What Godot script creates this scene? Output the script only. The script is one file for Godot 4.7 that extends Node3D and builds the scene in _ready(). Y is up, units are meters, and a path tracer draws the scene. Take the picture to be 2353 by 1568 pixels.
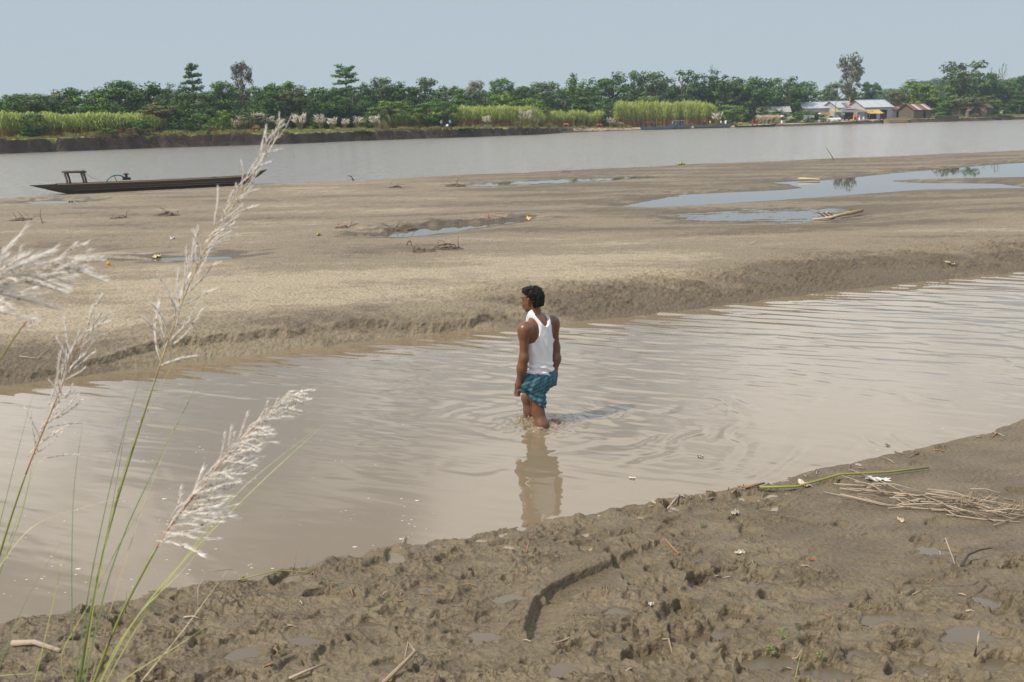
extends Node3D
# A river bank in the dry season: trampled mud in front, a shallow channel with a wading man,
# a sandbar, the main river and the far bank with fields, trees and a village.
# World: metres, water level y = 0, the camera looks along -z; "d" below is the distance -z.

const EYE := Vector3(0, 2.91, 0)
const FOCAL := 2300.0            # focal length in picture points (picture 2353 x 1568 points)
var view: Basis
var rng := RandomNumberGenerator.new()
var used := {}
var M := {}
var noise_a := FastNoiseLite.new()
var noise_b := FastNoiseLite.new()
var noise_c := FastNoiseLite.new()

# water lines, as d over x
const E1X := [-3.64, -3.10, -3.03, -2.78, -2.50, -2.36, -2.08, -1.74, -1.40, -1.29, -0.90, -0.63, -0.38, -0.04, 0.21, 0.59, 0.84, 1.09, 1.42, 1.80, 2.15, 2.53, 2.80, 3.23, 3.90, 4.41, 4.88, 6.89]
const E1D := [5.10, 5.49, 5.59, 5.68, 5.80, 5.87, 6.00, 6.04, 6.27, 6.35, 6.52, 6.63, 6.64, 6.83, 6.96, 7.05, 7.20, 7.28, 7.38, 7.51, 7.66, 7.91, 8.02, 8.24, 8.55, 8.82, 9.17, 10.03]
const E2X := [-7.13, -5.99, -5.35, -4.76, -4.17, -3.48, -2.76, -2.05, -1.08, -0.04, 0.79, 1.79, 2.85, 4.01, 5.24, 6.54, 7.90, 9.39, 13.08]
const E2D := [10.72, 11.33, 11.61, 11.99, 12.32, 12.64, 13.00, 13.33, 13.74, 14.08, 14.30, 14.69, 15.16, 15.78, 16.37, 16.95, 17.49, 18.10, 19.53]
const E3X := [-26.06, -22.40, -20.18, -17.61, -14.56, -12.11, -10.05, -8.07, -6.19, -3.97, -0.92, 1.35, 2.48, 7.55, 11.70, 17.06, 19.53, 23.91, 36.57, 50.68]
const E3D := [41.14, 44.49, 46.1, 47.3, 49.16, 50.8, 51.5, 52.3, 53.74, 54.96, 56.40, 57.1, 57.5, 60.28, 62.38, 64.15, 65.61, 66.86, 72.01, 77.23]
const E4X := [-140.0, -77.0, -65.0, -52.0, -42.0, -33.0, -26.0, -10.0, 5.0, 12.0, 30.0, 44.0, 62.0, 76.0, 100.0, 138.0, 189.0, 260.0]
const E4D := [84.0, 122.0, 131.0, 145.0, 150.0, 156.0, 168.0, 180.0, 194.0, 212.0, 232.0, 236.0, 240.0, 247.0, 262.0, 275.0, 290.0, 305.0]
const FHX := [-80.0, -52.0, -26.0, -5.0, 5.0, 16.0, 30.0, 60.0, 75.0, 90.0, 140.0]
const FHY := [1.6, 1.8, 1.45, 1.5, 1.25, 0.7, 0.35, 0.35, 0.5, 0.85, 0.75]
const FWX := [-80.0, 2.0, 12.0, 24.0, 66.0, 80.0, 90.0, 140.0]      # width of the bank's slope
const FWY := [0.8, 0.8, 3.0, 3.0, 2.5, 1.2, 0.8, 0.8]

func curve(xs: Array, ys: Array, x: float) -> float:
	var n := xs.size()
	var lo := 0
	var hi := n - 1
	while hi - lo > 1:
		var m := (lo + hi) >> 1
		if xs[m] <= x: lo = m
		else: hi = m
	return ys[lo] + (ys[hi] - ys[lo]) * (x - xs[lo]) / (xs[hi] - xs[lo])

func held(xs: Array, ys: Array, x: float) -> float:
	return curve(xs, ys, clampf(x, xs[0], xs[-1]))

func ray(px: float, py: float) -> Vector3:
	return view * Vector3((px - 1176.5) / FOCAL, (784.0 - py) / FOCAL, -1.0)

func at_depth(px: float, py: float, d: float) -> Vector3:       # the point of that sight line at distance d
	var r := ray(px, py)
	return EYE + r * (d / -r.z)

func on_level(px: float, py: float, y := 0.0) -> Vector3:
	var r := ray(px, py)
	return EYE + r * ((y - EYE.y) / r.y)

func on_ground(px: float, py: float, land: Callable) -> Vector3:
	var y := 0.2
	var p := Vector3.ZERO
	for k in 12:
		p = on_level(px, py, y)
		y = lerpf(y, land.call(p.x, -p.z), 0.7)
	p.y = land.call(p.x, -p.z)
	return p

# ---------------------------------------------------------------- names and metas
func numbered(called: String, parent: Node = null) -> String:
	var key := called if parent == null or parent == self else "%d/%s" % [parent.get_instance_id(), called]
	if not used.has(key):
		used[key] = 0
		return called
	used[key] += 1
	return "%s_%03d" % [called, used[key]]

func tag(o: Node, label: String, category := "", group := "", kind := "") -> Node:
	if label: o.set_meta("label", label)
	if category: o.set_meta("category", category)
	if group: o.set_meta("group", group)
	if kind: o.set_meta("kind", kind)
	return o

func thing(called: String, label: String, category: String, at := Vector3.ZERO, turn := 0.0, group := "") -> Node3D:
	var o := Node3D.new()
	o.name = numbered(called)
	add_child(o, true)
	o.position = at
	o.rotation.y = turn
	tag(o, label, category, group)
	return o

func put(called: String, mesh: Mesh, m: Material, parent: Node = self) -> MeshInstance3D:
	var o := MeshInstance3D.new()
	o.name = numbered(called, parent)
	o.mesh = mesh
	o.material_override = m
	parent.add_child(o, true)
	return o

func lin(r: float, g: float, b: float) -> Color:
	return Color(r, g, b).linear_to_srgb()

func mat(c: Color, rough := 0.8, spec := 0.4) -> StandardMaterial3D:
	var m := StandardMaterial3D.new()
	m.albedo_color = c
	m.roughness = rough
	m.metallic_specular = spec
	return m

func painted(rough := 0.8, spec := 0.4) -> StandardMaterial3D:      # takes its colour from the vertices
	var m := mat(Color.WHITE, rough, spec)
	m.vertex_color_use_as_albedo = true
	return m

func noise_tex(size: int, freq: float, octaves: int, normal: bool, strength := 4.0, sd := 1) -> ImageTexture:
	var n := FastNoiseLite.new()
	n.seed = sd
	n.noise_type = FastNoiseLite.TYPE_SIMPLEX_SMOOTH
	n.frequency = freq
	n.fractal_octaves = octaves
	var im := n.get_seamless_image(size, size)
	if normal:
		im.convert(Image.FORMAT_RGBA8)
		im.bump_map_to_normal_map(strength)
	return ImageTexture.create_from_image(im)

func grainy(m: StandardMaterial3D, tex: Texture2D, scale: Vector3, strength: float) -> StandardMaterial3D:
	m.normal_enabled = true
	m.normal_texture = tex
	m.normal_scale = strength
	m.uv1_triplanar = true
	m.uv1_world_triplanar = true
	m.uv1_scale = scale
	return m

# ---------------------------------------------------------------- shapes
class Shape:
	var v := PackedVector3Array()
	var c := PackedColorArray()
	var col := Color.WHITE
	var n := PackedVector3Array()      # filled only where a shape brings its own normals

	func tri(p: Vector3, q: Vector3, r: Vector3) -> void:
		v.append(p); v.append(q); v.append(r)
		c.append(col); c.append(col); c.append(col)

	func quad(p: Vector3, q: Vector3, r: Vector3, s: Vector3) -> void:
		tri(p, q, r); tri(p, r, s)

	func box(at: Vector3, size: Vector3, b := Basis.IDENTITY, taper := 1.0) -> void:
		var h := size * 0.5
		var k: Array[Vector3] = []
		for y in [-1, 1]:
			var t := 1.0 if y < 0 else taper
			for q in [[-1, -1], [1, -1], [1, 1], [-1, 1]]:
				k.append(at + b * Vector3(q[0] * h.x * t, y * h.y, q[1] * h.z * t))
		quad(k[0], k[3], k[2], k[1])
		quad(k[4], k[5], k[6], k[7])
		for i in 4:
			var j := (i + 1) % 4
			quad(k[i], k[j], k[4 + j], k[4 + i])

	func ring(at: Vector3, along: Vector3, r: float, n: int, squash := 1.0) -> PackedVector3Array:
		var side := along.cross(Vector3.UP if absf(along.y) < 0.9 else Vector3.RIGHT).normalized()
		var other := side.cross(along).normalized()
		var out := PackedVector3Array()
		for i in n:
			var a := TAU * i / n
			out.append(at + side * (cos(a) * r) + other * (sin(a) * r * squash))
		return out

	func tube(path: Array, radii: Array, n := 6, squash := 1.0) -> void:
		var rings: Array = []
		for i in path.size():
			var along: Vector3 = (path[mini(i + 1, path.size() - 1)] - path[maxi(i - 1, 0)]).normalized()
			rings.append(ring(path[i], along, radii[i], n, squash))
		loft(rings, path[0], path[-1])

	func loft(rings: Array, start = null, end = null) -> void:
		var n: int = rings[0].size()
		for k in rings.size() - 1:
			for i in n:
				var j := (i + 1) % n
				quad(rings[k][i], rings[k + 1][i], rings[k + 1][j], rings[k][j])
		if start != null:
			for i in n: tri(start, rings[0][i], rings[0][(i + 1) % n])
		if end != null:
			for i in n: tri(end, rings[-1][(i + 1) % n], rings[-1][i])

	func ball(at: Vector3, r: Vector3, nu := 8, nv := 6, b := Basis.IDENTITY) -> void:
		var rings: Array = []
		for k in range(1, nv):
			var a := PI * k / nv
			var rr := PackedVector3Array()
			for i in nu:
				var t := TAU * i / nu
				rr.append(at + b * Vector3(r.x * sin(a) * cos(t), -r.y * cos(a), r.z * sin(a) * sin(t)))
			rings.append(rr)
		loft(rings, at + b * Vector3(0, -r.y, 0), at + b * Vector3(0, r.y, 0))

	func blade(path: Array, width: Array, side: Vector3) -> void:      # a folded grass leaf
		for k in path.size() - 1:
			var along: Vector3 = (path[k + 1] - path[k]).normalized()
			var s := (side - along * side.dot(along)).normalized()
			var up := s.cross(along).normalized()
			var a: Vector3 = path[k]; var b: Vector3 = path[k + 1]
			var wa: float = width[k]; var wb: float = width[k + 1]
			quad(a - s * wa + up * wa * 0.4, b - s * wb + up * wb * 0.4, b, a)
			quad(a, b, b + s * wb + up * wb * 0.4, a + s * wa + up * wa * 0.4)

	func mesh(smooth := false) -> ArrayMesh:
		var st := SurfaceTool.new()
		st.begin(Mesh.PRIMITIVE_TRIANGLES)
		st.set_smooth_group(0 if smooth else -1)
		for i in v.size():
			st.set_color(c[i])
			if n.size() == v.size(): st.set_normal(n[i])
			st.add_vertex(v[i])
		if n.size() != v.size(): st.generate_normals()
		st.index()
		return st.commit()

func sheet(pos: PackedVector3Array, cols: PackedColorArray, rows: int, n: int) -> ArrayMesh:      # a grid of points, rows away from the camera
	var nor := PackedVector3Array()
	nor.resize(pos.size())
	for r in rows:
		var up := mini(r + 1, rows - 1) * n
		var dn := maxi(r - 1, 0) * n
		for i in n:
			var e := pos[r * n + mini(i + 1, n - 1)] - pos[r * n + maxi(i - 1, 0)]
			var f := pos[dn + i] - pos[up + i]
			nor[r * n + i] = f.cross(e).normalized()
	var idx := PackedInt32Array()
	idx.resize((rows - 1) * (n - 1) * 6)
	var k := 0
	for r in rows - 1:
		for i in n - 1:
			var a := r * n + i
			var d := a + n
			idx[k] = a; idx[k + 1] = d; idx[k + 2] = d + 1
			idx[k + 3] = a; idx[k + 4] = d + 1; idx[k + 5] = a + 1
			k += 6
	var arr := []
	arr.resize(Mesh.ARRAY_MAX)
	arr[Mesh.ARRAY_VERTEX] = pos
	arr[Mesh.ARRAY_NORMAL] = nor
	if cols.size(): arr[Mesh.ARRAY_COLOR] = cols
	arr[Mesh.ARRAY_INDEX] = idx
	var m := ArrayMesh.new()
	m.add_surface_from_arrays(Mesh.PRIMITIVE_TRIANGLES, arr)
	return m

func sm(a: float, b: float, x: float) -> float:
	return smoothstep(a, b, x)

func crossing(xs: Array, ds: Array, u: float, from: float) -> float:      # distance at which the line x = u * d meets a water line
	var d := from
	for k in 24:
		d = lerpf(d, curve(xs, ds, u * d), 0.6)
	return maxf(d, 1.0)

func fan(dense: int, half: float, far: float, extra: int) -> PackedFloat32Array:
	var us := PackedFloat32Array()
	for k in extra: us.append(-far + (far - half) * pow(float(k) / extra, 0.6))
	for k in dense + 1: us.append(-half + 2.0 * half * k / dense)
	for k in range(1, extra + 1): us.append(half + (far - half) * pow(float(k) / extra, 1.6))
	return us

# ---------------------------------------------------------------- near mud bank
var mud_u: PackedFloat32Array
var mud_top: PackedFloat32Array       # farthest d of every column
var mud_h: PackedFloat32Array
const MUD_ROWS := 540
const MUD_NEAR := 2.7

func mud_base(x: float, d: float) -> float:
	var e := curve(E1X, E1D, clampf(x, -6.0, 9.0)) - d
	if e < 0.0: return maxf(0.22 * e, -0.5)
	return minf(0.075 * e + 0.0026 * e * e * e, 1.4 + 0.02 * e)

func mud_d(t: float, top: float) -> float:
	var a := pow(MUD_NEAR, -0.6)
	return pow(a + (pow(top, -0.6) - a) * t, -1.0 / 0.6)

func mud_cell(x: float, d: float) -> Vector2:      # (column, row) of a point, as fractions
	var u := x / maxf(d, 0.5)
	var lo := 0
	var hi := mud_u.size() - 1
	while hi - lo > 1:
		var m := (lo + hi) >> 1
		if mud_u[m] <= u: lo = m
		else: hi = m
	var ci := lo + clampf((u - mud_u[lo]) / (mud_u[hi] - mud_u[lo]), 0, 1)
	var a := pow(MUD_NEAR, -0.6)
	var b := pow(mud_top[lo], -0.6)
	return Vector2(ci, (pow(maxf(d, 0.5), -0.6) - a) / (b - a) * (MUD_ROWS - 1))

func mud(x: float, d: float) -> float:
	var q := mud_cell(x, d)
	var r := int(round(q.y))
	if r < 0 or r >= MUD_ROWS: return mud_base(x, d)
	return mud_h[r * mud_u.size() + int(round(q.x))]

var drain: Array[Vector2] = []

func off_drain(x: float, d: float) -> float:
	var best := 9.0
	for k in drain.size() - 1:
		var ab := drain[k + 1] - drain[k]
		var q := Vector2(x, d) - drain[k]
		best = minf(best, (q - ab * clampf(q.dot(ab) / ab.length_squared(), 0, 1)).length())
	return best

func build_mud() -> void:
	mud_u = fan(1000, 0.7, 2.6, 26)
	var n := mud_u.size()
	mud_top.resize(n)
	for i in n: mud_top[i] = crossing(E1X, E1D, mud_u[i], 7.0) + 0.7
	var pos := PackedVector3Array(); pos.resize(MUD_ROWS * n)
	var cols := PackedColorArray(); cols.resize(MUD_ROWS * n)
	mud_h.resize(MUD_ROWS * n)
	# the little drain that runs down through the mud
	drain.clear()
	for p in [[1500, 1252], [1455, 1272], [1420, 1288], [1330, 1322], [1270, 1350], [1232, 1385], [1216, 1425], [1214, 1450]]:
		var g := on_ground(p[0], p[1], mud_base)
		drain.append(Vector2(g.x, -g.z))
	var lo := Vector2(INF, INF); var hi := -lo
	for p in drain:
		lo = lo.min(p); hi = hi.max(p)
	for r in MUD_ROWS:
		var t := float(r) / (MUD_ROWS - 1)
		for i in n:
			var d := mud_d(t, mud_top[i])
			var x := mud_u[i] * d
			var h := mud_base(x, d)
			var e := curve(E1X, E1D, clampf(x, -6.0, 9.0)) - d
			# smoother towards the upper right, trampled elsewhere
			var calm := sm(1.0, 2.6, x - 0.25 * (9.0 - d) * 0.6) * sm(4.9, 6.4, d)
			var rough := lerpf(1.0, 0.22, calm) * sm(-0.3, 0.25, e)
			var wx := x + 0.10 * noise_a.get_noise_2d(x * 300, d * 300)
			var wd := d + 0.10 * noise_a.get_noise_2d(x * 300 + 900, d * 300)
			h += rough * 0.026 * noise_a.get_noise_2d(wx * 75, wd * 125)
			var rid := 1.0 - absf(noise_b.get_noise_2d(wx * 150, wd * 330))
			h += rough * 0.026 * (rid * rid * rid - 0.45)
			var patch := sm(0.08, 0.45, noise_c.get_noise_2d(wx * 150, wd * 190))
			h += rough * patch * 0.026 * absf(noise_c.get_noise_2d(wx * 620, wd * 1100))
			h += rough * (0.002 + 0.026 * patch) * absf(noise_b.get_noise_2d(wx * 1300, wd * 2000))
			h += (0.0015 + 0.010 * patch * rough) * noise_b.get_noise_2d(x * 2400, d * 3000)
			# cracks and torn edges
			var torn := noise_b.get_noise_2d(wx * 110 + 300, wd * 260)
			h -= rough * 0.024 * exp(-pow(torn / 0.045, 2.0)) * sm(0.02, 0.3, noise_a.get_noise_2d(wx * 70 + 80, wd * 90))
			# ragged clods along the water's edge
			h += 0.05 * exp(-pow((e - 0.10) / 0.10, 2.0)) * (0.35 + noise_b.get_noise_2d(x * 420, d * 420)) * (1.0 - 0.5 * calm)
			if x > lo.x - 0.5 and x < hi.x + 0.5 and d > lo.y - 0.5 and d < hi.y + 0.5:
				var best := 9.0; var side := 0.0; var way := 0.0
				var q := Vector2(x, d)
				for k in drain.size() - 1:
					var ab := drain[k + 1] - drain[k]
					var w := clampf((q - drain[k]).dot(ab) / ab.length_squared(), 0, 1)
					var off := q - drain[k] - ab * w
					if off.length() < best:
						best = off.length()
						side = signf(ab.cross(off))
						way = (k + w) / (drain.size() - 1)
				var s := best * -side + 0.008 * noise_b.get_noise_2d(x * 300, d * 300)     # > 0: the cut bank's side
				h = lerpf(h, mud_base(x, d) + 0.012 + 0.3 * (h - mud_base(x, d)), 0.75 * exp(-pow(s / 0.12, 2.0)))
				var floor_h := mud_base(x, d) - lerpf(0.022, 0.062, sm(0.0, 0.8, way)) + 0.004 * noise_a.get_noise_2d(x * 800, d * 800)
				var k2 := 1.0 - sm(0.0, 0.022, s)
				if s < 0.0: k2 = 1.0 - sm(0.05, 0.26, -s)
				if way <= 0.0 or way >= 1.0: k2 *= 1.0 - sm(0.02, 0.14, best)
				h += 0.014 * exp(-pow((s - 0.09) / 0.06, 2.0)) * (1.0 if way > 0.0 and way < 1.0 else 0.0)
				h = lerpf(h, floor_h, k2)
			mud_h[r * n + i] = h
			var tone := 0.5 + 0.5 * noise_a.get_noise_2d(x * 130 + 500, d * 260)
			var fine := noise_c.get_noise_2d(x * 1800, d * 2600)
			var cc := Color(0.090, 0.071, 0.046).lerp(Color(0.158, 0.127, 0.082), clampf(tone + (0.35 + 0.4 * patch) * fine, 0, 1))
			cols[r * n + i] = cc
	# hoof and foot prints
	var rg := RandomNumberGenerator.new(); rg.seed = 11
	for k in 1040:
		var u := rg.randf_range(-0.72, 0.72)
		var d := rg.randf_range(2.9, 8.6)
		var x := u * d
		var e := curve(E1X, E1D, clampf(x, -6.0, 9.0)) - d
		if e < 0.12 or off_drain(x, d) < 0.24: continue
		if x > 1.0 + 0.35 * (d - 4.0) and d > 5.0 and rg.randf() < 0.8: continue
		var a := rg.randf_range(0.05, 0.115); var b := a * rg.randf_range(0.48, 0.75)
		var turn := rg.randfn() * 0.55
		var deep := rg.randf_range(0.010, 0.038)
		var rimh := rg.randf_range(0.008, 0.024)
		if k % 11 == 0: deep *= 1.9
		stamp(x, d, a, b, turn, deep, rimh, 0.75 if k % 4 else 0.9)
	# one person's clear prints, walking down to the water
	var from := on_ground(1720, 1590, mud_base); var to := on_ground(1400, 1225, mud_base)
	for k in 13:
		var g := from.lerp(to, (k + 0.5) / 13.0)
		var dir := Vector2(to.x - from.x, -to.z + from.z).normalized()
		var off := Vector2(dir.y, -dir.x) * (0.08 if k % 2 else -0.08)
		var turn := atan2(dir.y, dir.x)
		var p := Vector2(g.x, -g.z) + off
		stamp(p.x + dir.x * 0.075, p.y + dir.y * 0.075, 0.075, 0.05, turn, 0.026, 0.014, 0.85)
		stamp(p.x - dir.x * 0.065, p.y - dir.y * 0.065, 0.055, 0.038, turn, 0.032, 0.012, 0.85)
	# shallow puddles standing in the prints
	var wet := Shape.new()
	var spots := [[2150, 1262, 0.16], [2235, 1455, 0.17], [1790, 1500, 0.2], [1650, 1445, 0.14], [1860, 1305, 0.1], [1180, 1372, 0.13], [1050, 1390, 0.12], [960, 1350, 0.11], [1480, 1500, 0.13], [1580, 1470, 0.13], [1700, 1400, 0.12], [2020, 1420, 0.12], [1990, 1500, 0.14], [860, 1430, 0.13], [700, 1470, 0.12], [1120, 1460, 0.12], [560, 1500, 0.13], [1300, 1530, 0.13], [430, 1430, 0.1], [2280, 1375, 0.14], [2120, 1550, 0.14], [900, 1520, 0.12], [1420, 1400, 0.11], [300, 1500, 0.1], [1760, 1340, 0.1], [1910, 1545, 0.16], [1620, 1330, 0.1], [2310, 1520, 0.12]]
	for sp in spots:
		var g := on_ground(sp[0], sp[1], mud)
		var turn := rg.randf_range(-0.4, 0.4)
		var level := 9.0
		for k in 16: level = minf(level, mud(g.x + cos(TAU * k / 16.0) * sp[2] * 1.1, -g.z + sin(TAU * k / 16.0) * sp[2] * 0.66))
		basin(g.x, -g.z, sp[2], sp[2] * 0.6, turn, level)
		var place := func(a: float) -> Vector3:
			var lx: float = cos(a) * sp[2] * 1.08; var ld: float = sin(a) * sp[2] * 0.65
			return Vector3(g.x + lx * cos(turn) - ld * sin(turn), level, g.z - lx * sin(turn) - ld * cos(turn))
		for k in 20:
			var a0 := TAU * k / 20.0; var a1 := TAU * (k + 1) / 20.0
			wet.tri(Vector3(g.x, level, g.z), place.call(a0), place.call(a1))
	tag(put("puddle_water", wet.mesh(), M.puddle), "small muddy puddles standing in the trampled bank", "water", "", "structure")
	for r in MUD_ROWS:
		var t := float(r) / (MUD_ROWS - 1)
		for i in n:
			var d := mud_d(t, mud_top[i])
			pos[r * n + i] = Vector3(mud_u[i] * d, mud_h[r * n + i], -d)
	# the bank under and behind the camera joins on the first row
	var m := painted(0.56, 0.38)
	grainy(m, noise_tex(512, 0.05, 5, true, 8.0, 3), Vector3(0.9, 0.9, 0.9), 0.9)
	M.mud = m
	var o := put("mud_bank", sheet(pos, cols, MUD_ROWS, n), m)
	tag(o, "trampled wet grey brown mud of the near river bank", "ground", "", "structure")
	var back := PackedVector3Array(); var bc := PackedColorArray()
	var bn := 61
	var ds := [-14.0, -8.0, -4.0, -1.5, 0.0, 1.2, 2.2, 2.72]
	for d in ds:
		for i in bn:
			var x: float = lerpf(-8.5, 8.5, i / 60.0) * (1.0 if d > 2.0 else 1.0 + 0.5 * (2.0 - d))
			back.append(Vector3(x, mud_base(x, d) - (0.0 if d < 2.5 else 0.05), -d))
			bc.append(Color(0.13, 0.105, 0.072))
	tag(put("bank_top", sheet(back, bc, ds.size(), bn), m), "dry top of the near bank under the viewer", "ground", "", "structure")

func stamp(x: float, d: float, a: float, b: float, turn: float, deep: float, rimh: float, steep: float) -> void:
	var n := mud_u.size()
	var reach := a * 1.8
	var q0 := mud_cell(x, d - reach); var q1 := mud_cell(x, d + reach)
	var c0 := mud_cell(x - reach, d); var c1 := mud_cell(x + reach, d)
	var cs := cos(turn); var sn := sin(turn)
	var ground := mud_h[clampi(int(mud_cell(x, d).y), 0, MUD_ROWS - 1) * n + clampi(int(c0.x + c1.x) / 2, 0, n - 1)]
	for r in range(maxi(int(q0.y), 0), mini(int(q1.y) + 2, MUD_ROWS)):
		for i in range(maxi(int(c0.x) - 2, 0), mini(int(c1.x) + 3, n)):
			var dd := mud_d(float(r) / (MUD_ROWS - 1), mud_top[i])
			var px := mud_u[i] * dd - x
			var pd := dd - d
			var q := Vector2((px * cs + pd * sn) / a, (-px * sn + pd * cs) / b).length()
			if q > 2.0: continue
			q += 0.35 * noise_b.get_noise_2d((x + px) * 700, (d + pd) * 700)
			var k := r * n + i
			var w := 1.0 - sm(steep, 1.08, q)
			mud_h[k] = lerpf(mud_h[k], lerpf(mud_h[k], ground, 0.6) - deep, w)
			mud_h[k] += rimh * exp(-pow((q - 1.28) / 0.2, 2.0)) * (0.6 + 0.8 * noise_c.get_noise_2d((x + px) * 900, (d + pd) * 900))

func basin(x: float, d: float, a: float, b: float, turn: float, level: float) -> void:      # a flat floor just under a puddle's level
	var n := mud_u.size()
	var reach := a * 1.9
	var q0 := mud_cell(x, d - reach); var q1 := mud_cell(x, d + reach)
	var c0 := mud_cell(x - reach, d); var c1 := mud_cell(x + reach, d)
	for r in range(maxi(int(q0.y), 0), mini(int(q1.y) + 2, MUD_ROWS)):
		for i in range(maxi(int(c0.x) - 2, 0), mini(int(c1.x) + 3, n)):
			var dd := mud_d(float(r) / (MUD_ROWS - 1), mud_top[i])
			var px := mud_u[i] * dd - x
			var pd := dd - d
			var q := Vector2((px * cos(turn) + pd * sin(turn)) / a, (-px * sin(turn) + pd * cos(turn)) / b).length()
			q += 0.5 * noise_b.get_noise_2d((x + px) * 500, (d + pd) * 700)
			var k := r * n + i
			mud_h[k] = lerpf(mud_h[k], level - 0.008, 1.0 - sm(0.72, 1.05, q))
			if q > 0.9 and q < 1.3: mud_h[k] = maxf(mud_h[k], level + 0.003)

# ---------------------------------------------------------------- sandbar
var pools := []          # {poly, level, lo, hi, soft}

func pool(points: Array, level: float, scarp := 0.0, rough := 0.0) -> void:
	var poly := PackedVector2Array()
	for p in points:
		var g := on_level(p[0], p[1], level)
		poly.append(Vector2(g.x, -g.z))
	var lo := Vector2(INF, INF); var hi := -lo
	for p in poly:
		lo = lo.min(p); hi = hi.max(p)
	pools.append({"poly": poly, "level": level, "lo": lo, "hi": hi, "scarp": scarp, "rough": rough, "mid": (poly[0] + poly[poly.size() / 2]) * 0.5, "a": poly[0], "b": poly[mini(5, poly.size() - 1)]})

func outline(q: Vector2, poly: PackedVector2Array) -> float:      # distance to a polygon, negative inside
	var best := INF
	var n := poly.size()
	for k in n:
		var a := poly[k]; var ab := poly[(k + 1) % n] - a
		var w := clampf((q - a).dot(ab) / ab.length_squared(), 0, 1)
		best = minf(best, (q - a - ab * w).length_squared())
	return -sqrt(best) if Geometry2D.is_point_in_polygon(q, poly) else sqrt(best)

func bar_base(x: float, d: float) -> float:
	var e := d - curve(E2X, E2D, clampf(x, -14.0, 16.0))
	if e < 0.0: return maxf(0.3 * e, -0.5)
	var g := curve(E3X, E3D, clampf(x, -40.0, 60.0)) - d
	if g < 0.0: return maxf(0.03 * g, -0.4)
	var top := 0.40 * (1.0 - exp(-1.35 * e)) * (1.0 - 0.55 * sm(3.0, 14.0, e))
	return minf(top, 0.028 * g)

func bar(x: float, d: float) -> float:
	var h := bar_base(x, d)
	var e := d - curve(E2X, E2D, clampf(x, -14.0, 16.0))
	var slope := sm(0.05, 0.25, e) * (1.0 - sm(1.1, 2.4, e))
	var right := sm(-1.6, 0.8, x)
	h += 0.022 * noise_a.get_noise_2d(x * 14, d * 40) * sm(0.5, 3.0, e)
	h += 0.006 * noise_b.get_noise_2d(x * 60, d * 130)
	var wx := x + 0.12 * noise_a.get_noise_2d(x * 250, d * 250)
	var rid := 1.0 - absf(noise_b.get_noise_2d(wx * 420 + d * 140, d * 620))
	var lumps := slope * lerpf(0.06, 1.0, right) * sm(-0.25, 0.3, noise_c.get_noise_2d(x * 60, d * 130) + 0.25 * right)
	h += lumps * 0.088 * (rid * rid - 0.6) + lumps * 0.03 * absf(noise_c.get_noise_2d(x * 1300, d * 1500))
	h += slope * 0.018 * noise_c.get_noise_2d((x + 0.9 * d) * 420, d * 90) * lerpf(0.3, 1.0, right)
	h += (0.010 + 0.012 * lumps) * noise_c.get_noise_2d(x * 700, d * 900) * (0.5 + sm(-0.2, 0.4, noise_a.get_noise_2d(x * 40, d * 60)))
	# trampled strip along the old water marks of the flat
	var strip := sm(0.05, 0.4, noise_a.get_noise_2d(x * 9 + 40, d * 26)) * sm(3.0, 6.0, e)
	h += strip * 0.045 * (absf(noise_b.get_noise_2d(x * 190, d * 300)) - 0.3)
	# the undercut lip near the water on the left
	var lip := 0.24 + 0.30 * noise_b.get_noise_2d(x * 42, 3.0) + 0.05 * noise_c.get_noise_2d(x * 330, d * 120)
	h += 0.10 * sm(-0.6, -0.1, noise_c.get_noise_2d(x * 34, 11.0)) * (sm(lip - 0.012, lip + 0.012, e) - sm(lip, lip + 1.2, e)) * (1.0 - sm(-0.5, 0.8, x)) * sm(-9.0, -3.0, x + 2.0 * noise_a.get_noise_2d(x * 70, 9.0))
	var q := Vector2(x, d)
	for p in pools:
		if q.x < p.lo.x - 3 or q.x > p.hi.x + 3 or q.y < p.lo.y - 3 or q.y > p.hi.y + 3: continue
		var s := outline(q, p.poly) + 0.10 * noise_b.get_noise_2d(x * 110, d * 110)
		var near: float = p.level + clampf(s * 0.09, -0.07, 0.2) + 0.2 * (h - bar_base(x, d))
		if p.rough > 0.0: near = p.level + clampf(s * 0.02, -0.012, 0.2) + p.rough * (noise_b.get_noise_2d(x * 55, d * 260) + 0.3 * noise_c.get_noise_2d(x * 300, d * 700))
		if p.scarp > 0.0:
			var line: float = p.a.y + (p.b.y - p.a.y) * (x - p.a.x) / (p.b.x - p.a.x)
			if q.y > line: near = maxf(near, p.level + clampf((s + 0.12 * noise_c.get_noise_2d(x * 160, d * 160)) * 0.9, -0.07, p.scarp * (0.7 + noise_b.get_noise_2d(x * 90, d * 90))))
		h = lerpf(near, h, sm(0.4, 3.0, s))
	return h

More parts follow.
